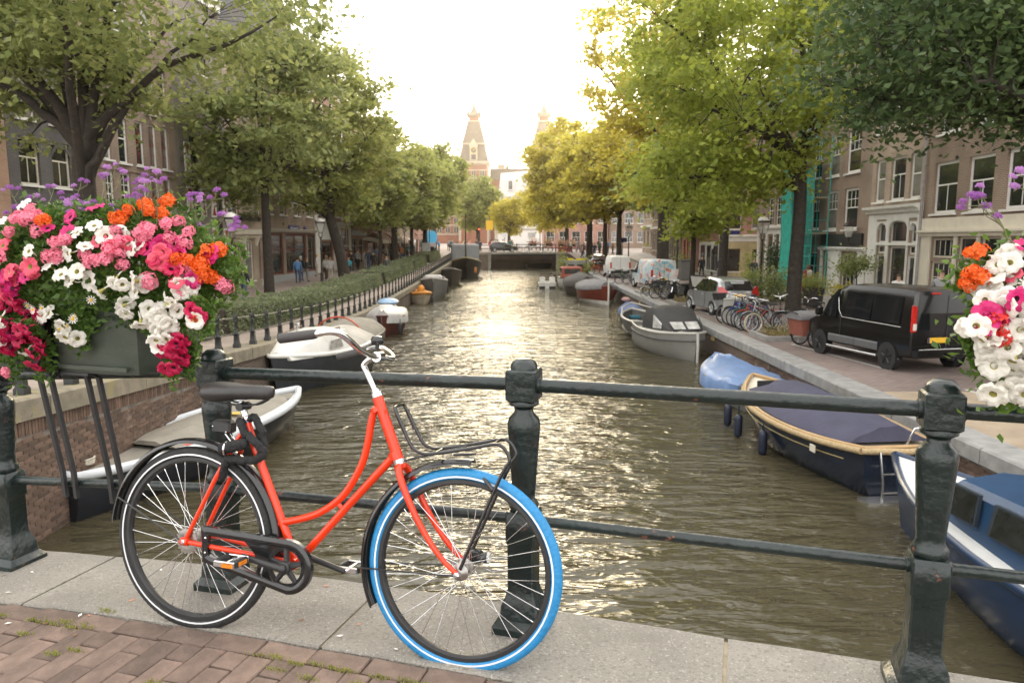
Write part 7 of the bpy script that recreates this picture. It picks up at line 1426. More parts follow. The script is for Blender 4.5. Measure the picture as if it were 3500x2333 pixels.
# facing 0 = away from the bridge (+y); 180 = towards us
PL = [('person in a blue shirt and dark jeans in front of the dark red shop', -14.6, 50.0, 10, 'stand', 'blue', 'jean', 'brown', 1.02, 0), ('white haired man in black jacket beside the blue shirt', -14.95, 52.0, -20, 'stand', 'black', 'jean', 'white', 1.02, 0), ('woman in dark jacket and grey skirt looking at the shop', -14.3, 51.2, -60, 'bent', 'dgrey', 'grey', 'blond', .97, 0),
      ('person in white top, black vest and yellow cap by the shop', -15.0, 56.5, 90, 'stand', 'white', 'cream', 'yellow', .98, 0), ('person in tan shirt with blond hair near the lamp post', -13.75, 54.4, 160, 'stand', 'tan', 'brown', 'blond', 1.0, 1), ('person in white blouse and brown trousers near the lamp post', -13.5, 53.3, 170, 'walk2', 'white', 'brown', 'brown', .95, 1), ('woman with white trousers and a dark bag beside the leaning tree', -12.85, 52.0, 190, 'walk2', 'white', 'cream', 'blond', .98, 1),
      ('child in teal top behind the leaning tree', -13.3, 57.7, 200, 'stand', 'teal', 'jean', 'brown', .85, 0), ('child in a turquoise shirt and black shorts right of the leaning tree', -12.7, 57.2, 160, 'bent', 'turq', 'black', 'blond', .82, 0), ('person in a dark red top behind the turquoise child', -14.4, 64.0, 180, 'stand', 'red', 'black', 'brown', 1.0, 1), ('person all in black with folded arms on the left street', -13.7, 62.8, 190, 'bent', 'black', 'black', 'brown', 1.0, 0),
      ('man in a grey jacket walking towards us on the left street', -13.5, 64.3, 180, 'walk2', 'grey', 'black', 'brown', 1.03, 0), ('person in long white dress pushing a pram on the left street', -13.15, 66.0, 170, 'stand', 'white', 'white', 'red', .97, 1), ('person in a navy pullover with pale scarf on the left street', -12.55, 64.3, 180, 'walk2', 'navy', 'jean', 'pink', 1.05, 0),
      ('person in black seen behind the hedge beside the slim tree', -11.6, 61.6, 180, 'stand', 'black', 'black', 'brown', 1.0, 0), ('person with blond hair behind the hedge', -9.6, 56.2, 200, 'stand', 'dgrey', 'black', 'blond', .9, 1), ('pedestrian in dark jacket and blue jeans walking past the cream shop', -13.6, 37.1, -10, 'walk', 'black', 'jean', 'brown', 1.03, 0), ('old person with white hair and dark coat sitting by the hedge end', -9.0, 83.0, 180, 'stand', 'black', 'black', 'white', .95, 0)]
HR['pink'] = HR['red']
for lb, x, y, f, ps, tp, lg, hr, s, lo in PL: person(lb, x, y, lz(y), f, ps, tp, lg, hr, 'black', s, bool(lo))
person('man in black pullover and trousers walking near the yellow wall', 15.5, 60.0, -1.68, 180, 'walk2', 'black', 'black', 'brown', s=1.06)
person('person with white hair in a dark blue coat beside the yellow wall', 16.7, 59.0, -1.68, 10, 'walk2', 'navy', 'jean', 'white', s=1.0)
person('bald man in dark jacket next to the lamp post and white columns', 16.6, 50.4, -1.58, 180, 'stand', 'dgrey', 'jean', 'bald', s=1.02)
person('woman in red jacket with a pale backpack and an orange bag', 15.9, 39.4, -1.6, 0, 'walk2', 'red', 'jean', 'red', s=1.0, long=True, bag=((0, -.2, 1.28), (.26, .16, .36), CL['cream'], 'backpack'))
t = thing('shopping_bag', 'orange carrier bag hanging from the hand of the woman in red', 'bag', (15.55, 39.4, -1.05)); q = MB(); q.cbx((0, 0, .02), (.30, .12, .44), 0, .02); q.build('bag', CL['orange'], t); q = MB(); q.tube([(-.08, 0, .22), (0, 0, .38), (.08, 0, .22)], .008, 4); q.build('handle', CL['orange'], t)
person('head of a woman with dark hair behind the black van', 14.9, 23.9, -1.58, 200, 'stand', 'brown', 'black', 'black', s=1.0, long=True, skin='skin')
person('head of a boy with brown hair behind the black van', 15.3, 29.0, -1.58, 160, 'stand', 'white', 'jean', 'brown', s=.98)
person('small figure in a grey shirt and hat behind the black van, arm raised', 14.6, 24.9, -1.35, 150, 'bent', 'grey', 'red', 'brown', s=1.04)
for sx, lb, tp in ((-.42, 'rider in black on the left seat of the pedal boat', 'black'), (.42, 'rider in brown on the right seat of the pedal boat', 'brown')):
    person(lb, 3.0 + sx, 62.4, WATER - .28, 0, 'sit', tp, 'black', 'brown', s=.9)
rs = np.random.RandomState(9); tops = ['black', 'white', 'red', 'navy', 'grey', 'blue', 'tan', 'cream', 'orange', 'brown', 'pink', 'dgrey', 'teal']; legs = ['black', 'jean', 'dgrey', 'brown']
cn = {'navy': 'navy blue', 'tan': 'tan', 'dgrey': 'dark grey', 'turq': 'turquoise'}
for i in range(72):
    if i < 28: x, y = -12.6 + rs.uniform(-2.2, 1.2), 67 + i * 1.25; w = 'on the far left street'; z = lz(y)
    elif i < 60: x, y = rs.uniform(-11, 1), rs.uniform(104.5, 119); z = fz(x) if y < 112 and x > -8 else -.28; w = 'near the far bridge'
    else: x, y = rs.uniform(7.8, 13.5), rs.uniform(84, 104); z = rz_(y); w = 'by the far right quay'
    if abs(x + 11.1) < .3: x += .5
    tp = tops[i % len(tops)]; lg = legs[rs.randint(4)]
    if x > XA and 103 < y < 112.2: z = fz(x) - .02
    hr = ('brown', 'blond', 'black', 'white')[(i // 3 + i) % 4]
    person('pedestrian with %s hair, %s top and %s trousers %s' % (hr, cn.get(tp, tp), {'jean': 'blue', 'dgrey': 'grey'}.get(lg, lg), w), x, y, z, rs.uniform(0, 360), ('stand', 'walk2', 'walk', 'bent')[rs.randint(4)], tp, lg, hr, s=rs.uniform(.93, 1.05), group='pedestrians ' + w)
# ---------------------------------------------------------------- bridge railing
rail_m = mat('railing_paint', (.007, .014, .013), .32, n=(7, .3), bump=(28, .4), coat=.12, patch=[((.018, .030, .028), 3.5, .54, .2), ((.15, .055, .032), 12, .635, .03), ((.26, .25, .22), 42, .75, .03)])
railing = thing('bridge_railing', 'dark green iron railing with square topped turned posts on the bridge', 'railing')
PX = [(-3.72, 3.82), (-2.44, 3.41), (-1.255, 3.04), (.044, 2.63), (1.335, 2.225), (2.60, 1.825)]
def uof(X, Y): return (X - RO[0]) * RA[0] + (Y - RO[1]) * RA[1]
q = MB()
def csq(q, prof, c=.006):
    rings = [[(x * h + (c if x < 0 else -c) * (i % 2), y * h + (c if y < 0 else -c) * ((i + 1) % 2), z) for (x, y, i) in ((-1, -1, 0), (-1, -1, 1), (1, -1, 1), (1, -1, 0), (1, 1, 0), (1, 1, 1), (-1, 1, 1), (-1, 1, 0))] for h, z in prof]
    rings = [[r[k] for k in (1, 2, 3, 4, 5, 6, 7, 0)] for r in rings]; q.loft(rings)
csq(q, [(.098, -.02), (.098, .025), (.092, .032), (.074, .05), (.070, .10), (.056, .135), (.050, .16), (.050, .335), (.056, .345), (.056, .455), (.050, .465)])
q.lathe([(.046, .462), (.055, .475), (.056, .488), (.048, .50), (.042, .512), (.043, .53), (.060, .775), (.061, .795), (.055, .815), (.036, .835), (.034, .85), (.040, .858), (.055, .866), (.055, .878), (.05, .886)], 20)
csq(q, [(.048, .880), (.056, .888), (.056, .992), (.050, .999)]); q.lathe([(.050, .998), (.049, 1.012), (.040, 1.026), (.036, 1.028), (.030, 1.034), (.012, 1.037)], 20)
pmesh = q.mesh('post', rail_m, 38)
for (X, Y) in PX: o = ob('post', pmesh, railing, (X, Y, g(uof(X, Y)) + .006)); o.rotation_euler = (0, 0, -TH)
for (A, B) in zip(PX, PX[1:]):
    za, zb = g(uof(*A)), g(uof(*B)); d = (Vector((B[0], B[1], 0)) - Vector((A[0], A[1], 0))).normalized() * .052
    for nm, hz, r in (('top_rail', .945, .0255), ('lower_rail', .432, .0205)):
        q = MB(); a = Vector((A[0], A[1], za + hz)) + d; b = Vector((B[0], B[1], zb + hz)) - d
        q.tube([a, a + d * .28, a + d * .30, b - d * .30, b - d * .28, b], [r * 1.22, r * 1.2, r, r, r * 1.2, r * 1.22], 18); q.build(nm, rail_m, railing, 50)
# ---------------------------------------------------------------- the red bicycle (u forward, v up, w towards us)
BA, BL = R(16.1), R(7); U_ = Vector((math.cos(BA), -math.sin(BA), 0)); N_ = Vector((math.sin(BA), math.cos(BA), 0)); V_ = Vector((0, 0, math.cos(BL))) + N_ * math.sin(BL); Y_ = V_.cross(U_)
bike = thing('bicycle', 'red step through bicycle with a blue front tyre leaning on the bridge railing', 'bicycle')
fo = Vector((-.172, 2.42, .329)) - V_ * .358
bike.matrix_world = Matrix(((U_.x, Y_.x, V_.x, fo.x), (U_.y, Y_.y, V_.y, fo.y), (U_.z, Y_.z, V_.z, fo.z), (0, 0, 0, 1)))
def L(u, v, w=0.): return (u, -w, v + .358)
def LL(l): return [L(*p) for p in l]
paint = mat('paint_red', (.72, .036, .004), .24, n=(9, .05), coat=.25, patch=((.42, .03, .01), 38, .72, .02)); bblack = mat('gloss_black', (.012, .012, .013), .2, n=(6, .2), coat=.4); satin = mat('satin_black', (.022, .022, .023), .42, n=(12, .2)); rub = mat('tyre_black', (.020, .020, .020), .7, n=(30, .25), bump=(90, .4))
bluet = mat('tyre_blue', (.018, .21, .46), .5, n=(22, .1), bump=(70, .3), patch=((.10, .24, .42), 9, .62, .15)); refl = mat('reflective_stripe', (.72, .72, .74), .35, n=(20, .05)); alu2 = mat('polished_alloy', (.72, .72, .73), .2, 1.0, n=None); dirty = mat('hub_steel', (.38, .36, .34), .35, .9, n=(30, .2)); lthr = mat('saddle_vinyl', (.030, .028, .028), .38, n=(40, .15), bump=(160, .15)); grip_m = mat('grip_rubber', (.045, .040, .040), .6, n=(30, .1), bump=(120, .2)); orange_r = mat('reflector_orange', (.65, .20, .02), .2, n=(60, .3))
spk = MB(); spk.tube([(0, 0, 0), (0, 0, 1)], .00125, 5); spk = spk.mesh('spoke', alu2, 60); nip = MB(); nip.tube([(0, 0, .955), (0, 0, 1.0)], .0023, 5); nip = nip.mesh('nipple', alu2)
def big_wheel(cu, cv, tm, sub):
    q = MB(); NS = 72
    def tor(R0, prof, sh=0):
        rings = []
        for i in range(NS + 1):
            a = 2 * math.pi * i / NS; rings.append([(cu + (R0 + dr) * math.cos(a), dw, cv + .358 + (R0 + dr) * math.sin(a)) for dr, dw in prof])
        q.loft(rings, cap=False)
    tor(.3355, [(.0215 * math.cos(t), .0205 * math.sin(t)) for t in [2 * math.pi * k / 14 for k in range(14)]]); wh_ = q.build('wheel', tm, bike, 50); wh_['label'] = 'front wheel with a blue tyre' if sub == 0 else 'rear wheel with a black tyre'
    for s in (-1, 1):
        q = MB(); tor(.3275, [(.0032, s * .0195), (-.0028, s * .0196), (-.0028, s * .0212), (.0032, s * .0208)]); q.build('stripe', refl, wh_, 40)
    q = MB(); tor(.3085, [(.009, .0145), (-.004, .0150), (-.011, .006), (-.011, -.006), (-.004, -.0150), (.009, -.0145)]); q.build('rim', satin, wh_, 40)
    q = MB()
    for k in range(110):
        a = 2 * math.pi * k / 110
        for s in (-1, 1): q.mi = 0; r0 = .3545; q.add([(cu + (r0 - .0035 * e) * math.cos(a + b_), s * (.002 + .012 * e), cv + .358 + (r0 - .0035 * e + .0016) * math.sin(a + b_)) for e, b_ in ((0, 0), (1, .018), (1, .032), (0, .016))], [(0, 1, 2, 3)])
    stuff(q.build('tread', tm, wh_))
    for k in range(36):
        s = 1 if k % 2 else -1; cr = 1 if (k // 2) % 2 else -1; ar = 2 * math.pi * k / 36; ah = ar + cr * 1.05
        a = Vector((cu + .028 * math.cos(ah), s * .027, cv + .358 + .028 * math.sin(ah))); b = Vector((cu + .299 * math.cos(ar), s * .003, cv + .358 + .299 * math.sin(ar))); d = b - a
        for nm, me in (('spoke', spk), ('nipple', nip)):
            o = ob(nm, me, wh_, a); o.rotation_euler = d.to_track_quat('Z', 'Y').to_euler(); o.scale = (1, 1, d.length)
    q = MB(); q.lathe([(.012, -.045), (.031, -.030), (.031, -.026), (.016, -.022), (.016, .022), (.031, .026), (.031, .030), (.012, .045)], 18, (cu, 0, cv + .358), MX); q.build('hub', dirty, wh_, 40)
    q = MB(); q.tube([(cu, -.075, cv + .358), (cu, .075, cv + .358)], .005, 8)
    for s in (-1, 1): q.lathe([(.011, -.006), (.011, .006), (.006, .010)], 6, (cu, s * .062, cv + .358), MX)
    q.build('axle_nut', alu2, wh_); return wh_
big_wheel(0, 0, bluet, 0); rwh = big_wheel(-1.11, -.012, rub, 1)
q = MB(); q.lathe([(.034, -.004), (.046, -.003), (.046, .003), (.034, .004)], 22, L(-1.11, -.012, .042), MX)
for k in range(18): a = k * math.pi / 9; q.cbx((-1.11 + .049 * math.cos(a), -.042, .346 + .049 * math.sin(a)), (.006, .003, .006))
q.build('sprocket', dirty, rwh)
def bt(name, paths, m, n=12, sm=60, parent=None): 
    q = MB()
    for pts, r in paths: q.tube(LL(pts), r, n)
    return q.build(name, m, parent or bike, sm)
tt = smooth_path([(-.352, .545, 0), (-.366, .50, 0), (-.378, .42, 0), (-.395, .35, 0), (-.428, .28, 0), (-.478, .208, 0), (-.56, .145, 0), (-.64, .112, 0), (-.735, .085, 0)], 4)
bt('frame', [([(-.346, .582, 0), (-.255, .362, 0)], .0195), ([(-.272, .378, 0), (-.45, .18, 0), (-.655, -.055, 0)], .0150), (tt, .0135), ([(-.895, .475, 0), (-.862, .388, 0), (-.655, -.055, 0)], .0150), ([(-.500, .190, 0), (-.468, .160, 0)], .008),
             ([(-1.11, -.012, .055), (-1.0, -.02, .052), (-.80, -.035, .035), (-.68, -.048, .02)], .0095), ([(-1.11, -.012, -.055), (-1.0, -.02, -.052), (-.80, -.035, -.035), (-.68, -.048, -.02)], .0095),
             ([(-1.11, -.008, .055), (-.985, .24, .05), (-.905, .40, .025), (-.88, .44, .008)], .0085), ([(-1.11, -.008, -.055), (-.985, .24, -.05), (-.905, .40, -.025), (-.88, .44, -.008)], .0085), ([(-.655, -.052, -.036), (-.655, -.052, .036)], .021), ([(-1.125, -.012, .055), (-1.095, -.012, .055)], .016), ([(-1.125, -.012, -.055), (-1.095, -.012, -.055)], .016), ([(-.352, .545, 0), (-.344, .53, 0)], .0225), ([(-.275, .392, 0), (-.264, .366, 0)], .0225)], paint)
bt('fork', [([(-.251, .352, 0), (-.246, .335, 0)], .022)] + [(smooth_path([(-.246, .345, s * .012), (-.236, .325, s * .036), (-.205, .262, s * .048), (-.160, .180, s * .052), (-.105, .100, s * .054), (-.05, .040, s * .056), (-.002, .004, s * .058)], 3), [.0145 - .0065 * i / 18 for i in range(19)]) for s in (-1, 1)], paint)
bt('headset', [([(-.352, .598, 0), (-.346, .584, 0)], .0215), ([(-.358, .606, 0), (-.352, .598, 0)], .017), ([(-.256, .366, 0), (-.250, .350, 0)], .0235)], alu2)
bt('stem', [(smooth_path([(-.354, .60, 0), (-.395, .676, 0), (-.404, .697, 0), (-.381, .718, 0), (-.352, .727, 0)], 3), .0115), ([(-.346, .729, .02), (-.346, .729, -.02)], .019)], chrome)
nb = smooth_path([(-.346, .729, 0), (-.350, .735, .05), (-.360, .756, .12), (-.364, .785, .18), (-.373, .806, .22), (-.386, .815, .25), (-.407, .815, .266), (-.442, .807, .272), (-.56, .789, .276)], 4); fb_ = smooth_path([(-.346, .729, 0), (-.336, .722, -.04), (-.333, .717, -.08), (-.349, .724, -.12), (-.398, .74, -.18), (-.455, .752, -.23), (-.507, .746, -.255), (-.553, .728, -.262), (-.632, .710, -.266)], 4)
hb_ = bt('handlebar', [(nb, .0112), (fb_, .0112)], chrome)
bt('grip', [([(-.440, .8073, .272), (-.452, .8055, .2722), (-.555, .790, .2758), (-.572, .7872, .2762), (-.576, .7866, .2763)], [.0145, .0165, .0168, .0165, .012])], grip_m, 14, parent=hb_); bt('grip', [([(-.525, .740, -.259), (-.535, .736, -.260), (-.640, .708, -.266), (-.658, .703, -.267), (-.662, .702, -.267)], [.0145, .0165, .0168, .0165, .012])], grip_m, 14, parent=hb_)
q = MB(); q.lathe([(.006, -.03), (.008, -.012), (.020, -.010), (.024, 0), (.024, .008), (.019, .018), (.006, .022)], 16, L(-.378, .782, -.05)); q.build('bell', bblack, hb_, 40)
# mudguards
def guard(name, cu, cv, r, a0, a1, m=bblack):
    q = MB(); n = 40
    prof = [(.0, -.030), (.010, -.027), (.017, -.014), (.019, 0), (.017, .014), (.010, .027), (.0, .030), (.007, .026), (.014, .013), (.016, 0), (.014, -.013), (.007, -.026)]
    q.loft([[(cu + (r + dr) * math.cos(a), dw, cv + .358 + (r + dr) * math.sin(a)) for dr, dw in prof] for a in [a0 + (a1 - a0) * i / n for i in range(n + 1)]]); return q.build(name, m, bike, 50)
guard('mudguard', -1.11, -.012, .372, R(-6), R(176)); guard('mudguard', 0, 0, .370, R(86), R(207))
bt('mudguard_stay', [([(.0, -.004, s * .062), (-.38, -.03, s * .032)], .0032) for s in (-1, 1)] + [([(-1.11, -.012, s * .066), (-1.455, .12, s * .030)], .0032) for s in (-1, 1)], satin, 6)
# front carrier
cn_ = [(-.245, .539), (-.20, .455), (-.176, .420), (-.150, .408), (-.109, .406), (.03, .435), (.114, .456), (.143, .452), (.163, .432), (.172, .400), (.143, .348), (.01, .020)]
top_ = smooth_path([(-.205, .467, .058), (-.245, .545, .058), (-.257, .556, .045), (-.262, .558, 0), (-.267, .556, -.045), (-.262, .545, -.058), (-.222, .467, -.058)], 3)
bt('front_carrier', [(smooth_path([(u, v, .058) for u, v in cn_], 3), .0062), (smooth_path([(u - .01, v, -.058) for u, v in cn_], 3), .0062), (top_, .0062), ([(.115, .456, .058), (.105, .456, -.058)], .005), ([(-.10, .406, .058), (-.11, .406, -.058)], .005), ([(.0, .43, .0), (-.10, .405, 0), (-.24, .36, 0)], .004), ([(.12, .30, .058), (.08, .322, .02), (.065, .335, .01)], .007), ([(-.04, .402, .02), (.04, .412, .02)], .005)], bblack, 10)
q = MB(); q.tube(LL([(.035, .03, -.055), (.075, .035, -.055)]), [.016, .022], 12); q.cbx(L(.03, .035, -.055), (.05, .03, .05), 0, .008); hl_ = q.build('headlight', bblack, bike, 40); q = MB(); q.tube(LL([(.075, .035, -.055), (.083, .036, -.055)]), [.021, .014], 12); q.build('lens', mat('lamp_lens', (.6, .6, .58), .08, n=(90, .3)), hl_, 40)
# saddle and post
q = MB(); secs = [(-1.075, .02, .553, .575), (-1.066, .060, .535, .596), (-1.03, .088, .527, .603), (-.98, .092, .530, .602), (-.93, .072, .538, .598), (-.87, .042, .543, .598), (-.81, .030, .545, .600), (-.785, .024, .552, .597), (-.776, .008, .566, .588)]
q.loft([[L(u, (a + b) / 2 + (b - a) / 2 * math.sin(t) * (1 if math.sin(t) > 0 else 1), w * math.copysign(abs(math.cos(t)) ** .75, math.cos(t))) for t in [2 * math.pi * k / 16 for k in range(16)]] for u, w, a, b in secs]); sd_ = q.build('saddle', lthr, bike, 70)
bt('saddle_rail', [(smooth_path([(-.80, .548, s * .01), (-.86, .522, s * .022), (-.95, .524, s * .03), (-1.04, .535, s * .04)], 3), .0035) for s in (-1, 1)] + [([(-.905, .515, .03), (-.905, .515, -.03)], .016)], satin, 8, parent=sd_)
bt('seat_post', [([(-.896, .478, 0), (-.918, .530, 0)], .0132), ([(-.895, .474, 0), (-.891, .464, 0)], .0175)], chrome); bt('blue_band', [([(-.890, .459, 0), (-.887, .453, 0)], .0157)], mat('band_blue', (.10, .35, .62), .4, n=None))
q = MB(); q.cbx(L(-.99, .432, 0), (.085, .05, .05), 0, .008); q.tube(LL([(-.98, .415, .012), (-.935, .375, .012)]), .005, 6); q.build('rear_light_bracket', satin, bike); bt('bracket_strut', [([(-.985, .42, .014), (-.935, .365, .014)], .004), ([(-.985, .42, -.014), (-.935, .365, -.014)], .004)], chrome, 6)
for du in (-.03, .03): q = MB(); q.sphere(L(-.99 + du, .425 - du * .3, .027), .004, 8, 6); q.build('bolt', alu2, bike)
# chain lock in black sleeve
lk = thing('chain_lock', 'black sleeved chain lock wrapped round the seat tube of the red bicycle', 'lock'); lk.matrix_world = bike.matrix_world.copy()
sl = mat('lock_sleeve', (.013, .013, .014), .85, n=(50, .3), bump=(45, .8)); rs = np.random.RandomState(2)
def jag(p, k=4): return [(a + rs.normal(0, .0022), b + rs.normal(0, .0022), c + rs.normal(0, .0022)) for a, b, c in smooth_path(p, k)]
q = MB(); q.tube(LL(jag([(-.90, .45, .02), (-.893, .46, .03), (-.868, .42, .042), (-.83, .400, .045), (-.795, .372, .045), (-.785, .35, .042), (-.805, .332, .045), (-.86, .322, .055), (-.92, .322, .05), (-.945, .30, .045), (-.958, .27, .04), (-.968, .24, .03)])), .0155, 9); q.build('chain', sl, lk, 60)
q = MB(); q.tube(LL(jag([(-.90, .45, .02), (-.87, .475, -.01), (-.838, .462, .005), (-.812, .41, .01), (-.798, .365, .02), (-.81, .335, .03)])), .0145, 9); q.build('chain', sl, lk, 60)
q = MB(); q.tube(LL([(-.86, .382, .058), (-.955, .357, .058)]), [.021, .023], 10); q.sphere(L(-.862, .382, .058), .021, 10, 6); q.build('lock_body', sl, lk, 50); q = MB(); q.tube([L(-.937 + .007 * math.cos(a), .36 + .024 * math.sin(a), .058 + .024 * math.cos(a)) for a in [k * math.pi / 8 for k in range(16)]], .0035, 6, closed=True); q.build('lock_ring', chrome, lk, 60)
# chain case, chainring, cranks, pedals
bbu, bbv = -.660, -.052
q = MB(); n = 16; out = [(-1.03, .058), (-.99, .058)] + [(-.655 + .100 * math.cos(a), bbv + .100 * math.sin(a)) for a in [R(82 - 172 * k / n) for k in range(n + 1)]] + [(-.99, -.082), (-1.022, -.075)]
inn = [(-.998, .026), (-.985, .026)] + [(-.655 + .070 * math.cos(a), bbv + .070 * math.sin(a)) for a in [R(82 - 172 * k / n) for k in range(n + 1)]] + [(-.985, -.052), (-.998, -.048)]
rings = []
for (o_, i_) in zip(out, inn): rings.append([L(*o_, .050), L(*o_, .068), L((o_[0] * .7 + i_[0] * .3), (o_[1] * .7 + i_[1] * .3), .074), L((o_[0] * .3 + i_[0] * .7), (o_[1] * .3 + i_[1] * .7), .074), L(*i_, .068), L(*i_, .050)])
rings.append(rings[0]); q.loft(rings, cap=False)
q.add(LL([(-.86, .035, .060), (-.70, .02, .060), (-.725, -.02, .060), (-.735, -.06, .060), (-.78, -.072, .060), (-.80, -.02, .060)]), [(0, 1, 2, 3, 4, 5)]); q.build('chain_case', bblack, bike, 35)
for v_ in (.018, -.038): q = MB(); q.sphere(L(-1.005, v_ - .0, .072), .005, 8, 6); q.build('bolt', alu2, bike)
q = MB(); q.lathe([(.062, -.003), (.078, -.003), (.078, .003), (.062, .003)], 30, L(bbu, bbv, .062), MX, cap=False); q.loft([[L(bbu + r * math.cos(a), bbv + r * math.sin(a), w) for r, w in ((.062, .059), (.079, .059), (.079, .065), (.062, .065), (.062, .059))] for a in [k * math.pi / 16 for k in range(33)]], cap=False)
for k in range(5): a = R(18 + 72 * k); q.tube([L(bbu + .012 * math.cos(a), bbv + .012 * math.sin(a), .064), L(bbu + .066 * math.cos(a), bbv + .066 * math.sin(a), .063)], [.014, .009], 6)
q.lathe([(.024, -.01), (.024, .014), (.016, .018)], 14, L(bbu, bbv, .07), MX); q.build('chainring', satin, bike, 40)
def crank(w, pu, pv, pw):
    q = MB(); q.tube(LL([(bbu, bbv, w), ((bbu * .75 + pu * .25), bbv * .75 + pv * .25, w + .004 * (1 if w > 0 else -1)), (pu, pv, pw)]), [.0145, .012, .0105], 10); q.sphere(L(bbu, bbv, w), .018, 10, 6); c_ = q.build('crank', satin, bike, 60)
    s = 1 if w > 0 else -1; q = MB(); q.tube(LL([(pu, pv, pw), (pu, pv, pw + s * .105)]), .0065, 8); q.cbx(L(pu, pv, pw + s * .018), (.085, .012, .022), 0, .003); q.cbx(L(pu, pv, pw + s * .100), (.085, .012, .022), 0, .003); p_ = q.build('pedal', alu2, c_)
    for du in (-.038, .038):
        q = MB(); q.cbx(L(pu + du, pv, pw + s * .060), (.017, .070, .026), 0, .004); q.build('pedal_block', satin, c_)
        q = MB(); q.cbx(L(pu + du * 1.26, pv, pw + s * .060), (.003, .045, .014)); q.build('reflector', orange_r, c_)
    q = MB(); q.cbx(L(pu + .02, pv, pw + s * .112), (.045, .003, .014)); q.build('reflector', orange_r, c_)
crank(.088, -.825, -.022, .098); crank(-.07, -.500, -.094, -.08)
# ---------------------------------------------------------------- flowers
def petal_mat(name, c, dark=None):
    m = mat(name, c, .5, n=(30, .07), trans=.3, island=.08); return m
PC = {'white': petal_mat('petal_white', (.80, .77, .70)), 'crimson': petal_mat('petal_crimson', (.52, .010, .075)), 'magenta': petal_mat('petal_magenta', (.62, .02, .17)), 'salmon': petal_mat('petal_salmon', (.80, .10, .17)), 'pink': petal_mat('petal_pink', (.82, .24, .34)), 'orange': petal_mat('petal_orange', (.80, .13, .010)), 'red': petal_mat('petal_red', (.62, .025, .015)), 'purple': petal_mat('petal_purple', (.36, .13, .42)), 'lilac': petal_mat('petal_lilac', (.50, .25, .55))}
thr = {'white': mat('throat_green', (.33, .30, .08), .6, n=None), 'dark': mat('throat_dark', (.06, .004, .02), .6, n=None)}
yel = mat('daisy_eye', (.65, .38, .02), .7, n=None); stm = mat('flower_stem', (.13, .13, .06), .7, n=(20, .2)); fgreen = leaf_mat('flower_leaf', (.028, .070, .012), (.11, .19, .035), .35); bud = mat('bud_green', (.30, .36, .10), .6, n=None)
def petunia(seed, r=.042):
    rs = np.random.RandomState(seed); n = 30; ph = rs.uniform(0, 6); q = MB(); rings = []
    for k, (f, z) in enumerate(((.07, -.050), (.11, -.040), (.16, -.026), (.27, -.012), (.55, -.002), (.82, .003), (1.0, .001))):
        ring = []
        for j in range(n):
            a = 2 * math.pi * j / n; lobe = 1 + (.16 * (abs(math.cos(2.5 * a)) ** .7 - .55)) * f ** 2; ruf = (.0055 * math.sin(10 * a + ph) + .004 * math.sin(5 * a + ph * 2) + rs.normal(0, .0011)) * f ** 3; sag = -.010 * f ** 2 * (1 + .5 * math.sin(a + ph))
            ring.append((r * f * lobe * math.cos(a), r * f * lobe * math.sin(a), z * r / .042 + ruf + sag))
        rings.append(ring)
    for k in range(6):
        q.mi = 1 if k in (1, 2) else 0; q.loft([rings[k], rings[k + 1]], cap=False)
    q.tube([(0, 0, -.046), (.004, 0, -.06), (.012, 0, -.072)], [.004, .0045, .0015], 6); return q.mesh('petunia', [PC['white'], thr['white']], 70)
PET = [petunia(s) for s in range(6)]
def cluster(seed, R0=.034, nf=17, fr=.0175, nm='geranium', squash=.75):
    rs = np.random.RandomState(seed); q = MB()
    for i in range(nf):
        ph = math.acos(1 - 1.5 * (i + .5) / nf); th_ = i * 2.4; d = Vector((math.sin(ph) * math.cos(th_), math.sin(ph) * math.sin(th_), math.cos(ph) * squash)); c = d * R0 * rs.uniform(.6, 1.2); dn = (d.normalized() + Vector(rs.normal(0, .25, 3))).normalized(); t1 = dn.orthogonal().normalized(); t2 = dn.cross(t1); a0 = rs.uniform(0, 6)
        for k in range(5):
            a = a0 + k * 1.257; e = t1 * math.cos(a) + t2 * math.sin(a); p = dn.cross(e); f = fr * rs.uniform(.85, 1.15)
            q.add([c - dn * .004, c + e * f * .55 + p * f * .36 + dn * .002, c + e * f + p * f * .14 - dn * rs.uniform(-.002, .004), c + e * f - p * f * .14 - dn * rs.uniform(-.002, .004), c + e * f * .55 - p * f * .36 + dn * .002], [(0, 1, 2, 3, 4)])
    return q.mesh(nm, PC['pink'])
GER = [cluster(s) for s in range(4)]; VER = [cluster(20 + s, .019, 26, .0062, 'verbena', .7) for s in range(3)]
q = MB()
for k in range(10): a = k * .628; q.add([(.006 * math.cos(a - .3), .006 * math.sin(a - .3), 0), (.018 * math.cos(a - .16), .018 * math.sin(a - .16), .002), (.020 * math.cos(a + .1), .020 * math.sin(a + .1), .001), (.006 * math.cos(a + .3), .006 * math.sin(a + .3), 0)], [(0, 1, 2, 3)])
q.mi = 1; q.sphere((0, 0, .002), .006, 8, 5, (1, 1, .6)); DAI = q.mesh('daisy', [PC['white'], yel])
def put(t, name, me, p, d, roll, sc_, m0=None, m1=None):
    o = ob(name, me, t, p); d = Vector(d); o.rotation_mode = 'QUATERNION'; o.rotation_quaternion = d.to_track_quat('Z', 'Y') @ Matrix.Rotation(roll, 3, 'Z').to_quaternion(); o.scale = (sc_,) * 3
    for i, m in enumerate((m0, m1)):
        if m: o.material_slots[i].link = 'OBJECT'; o.material_slots[i].material = m
    return o
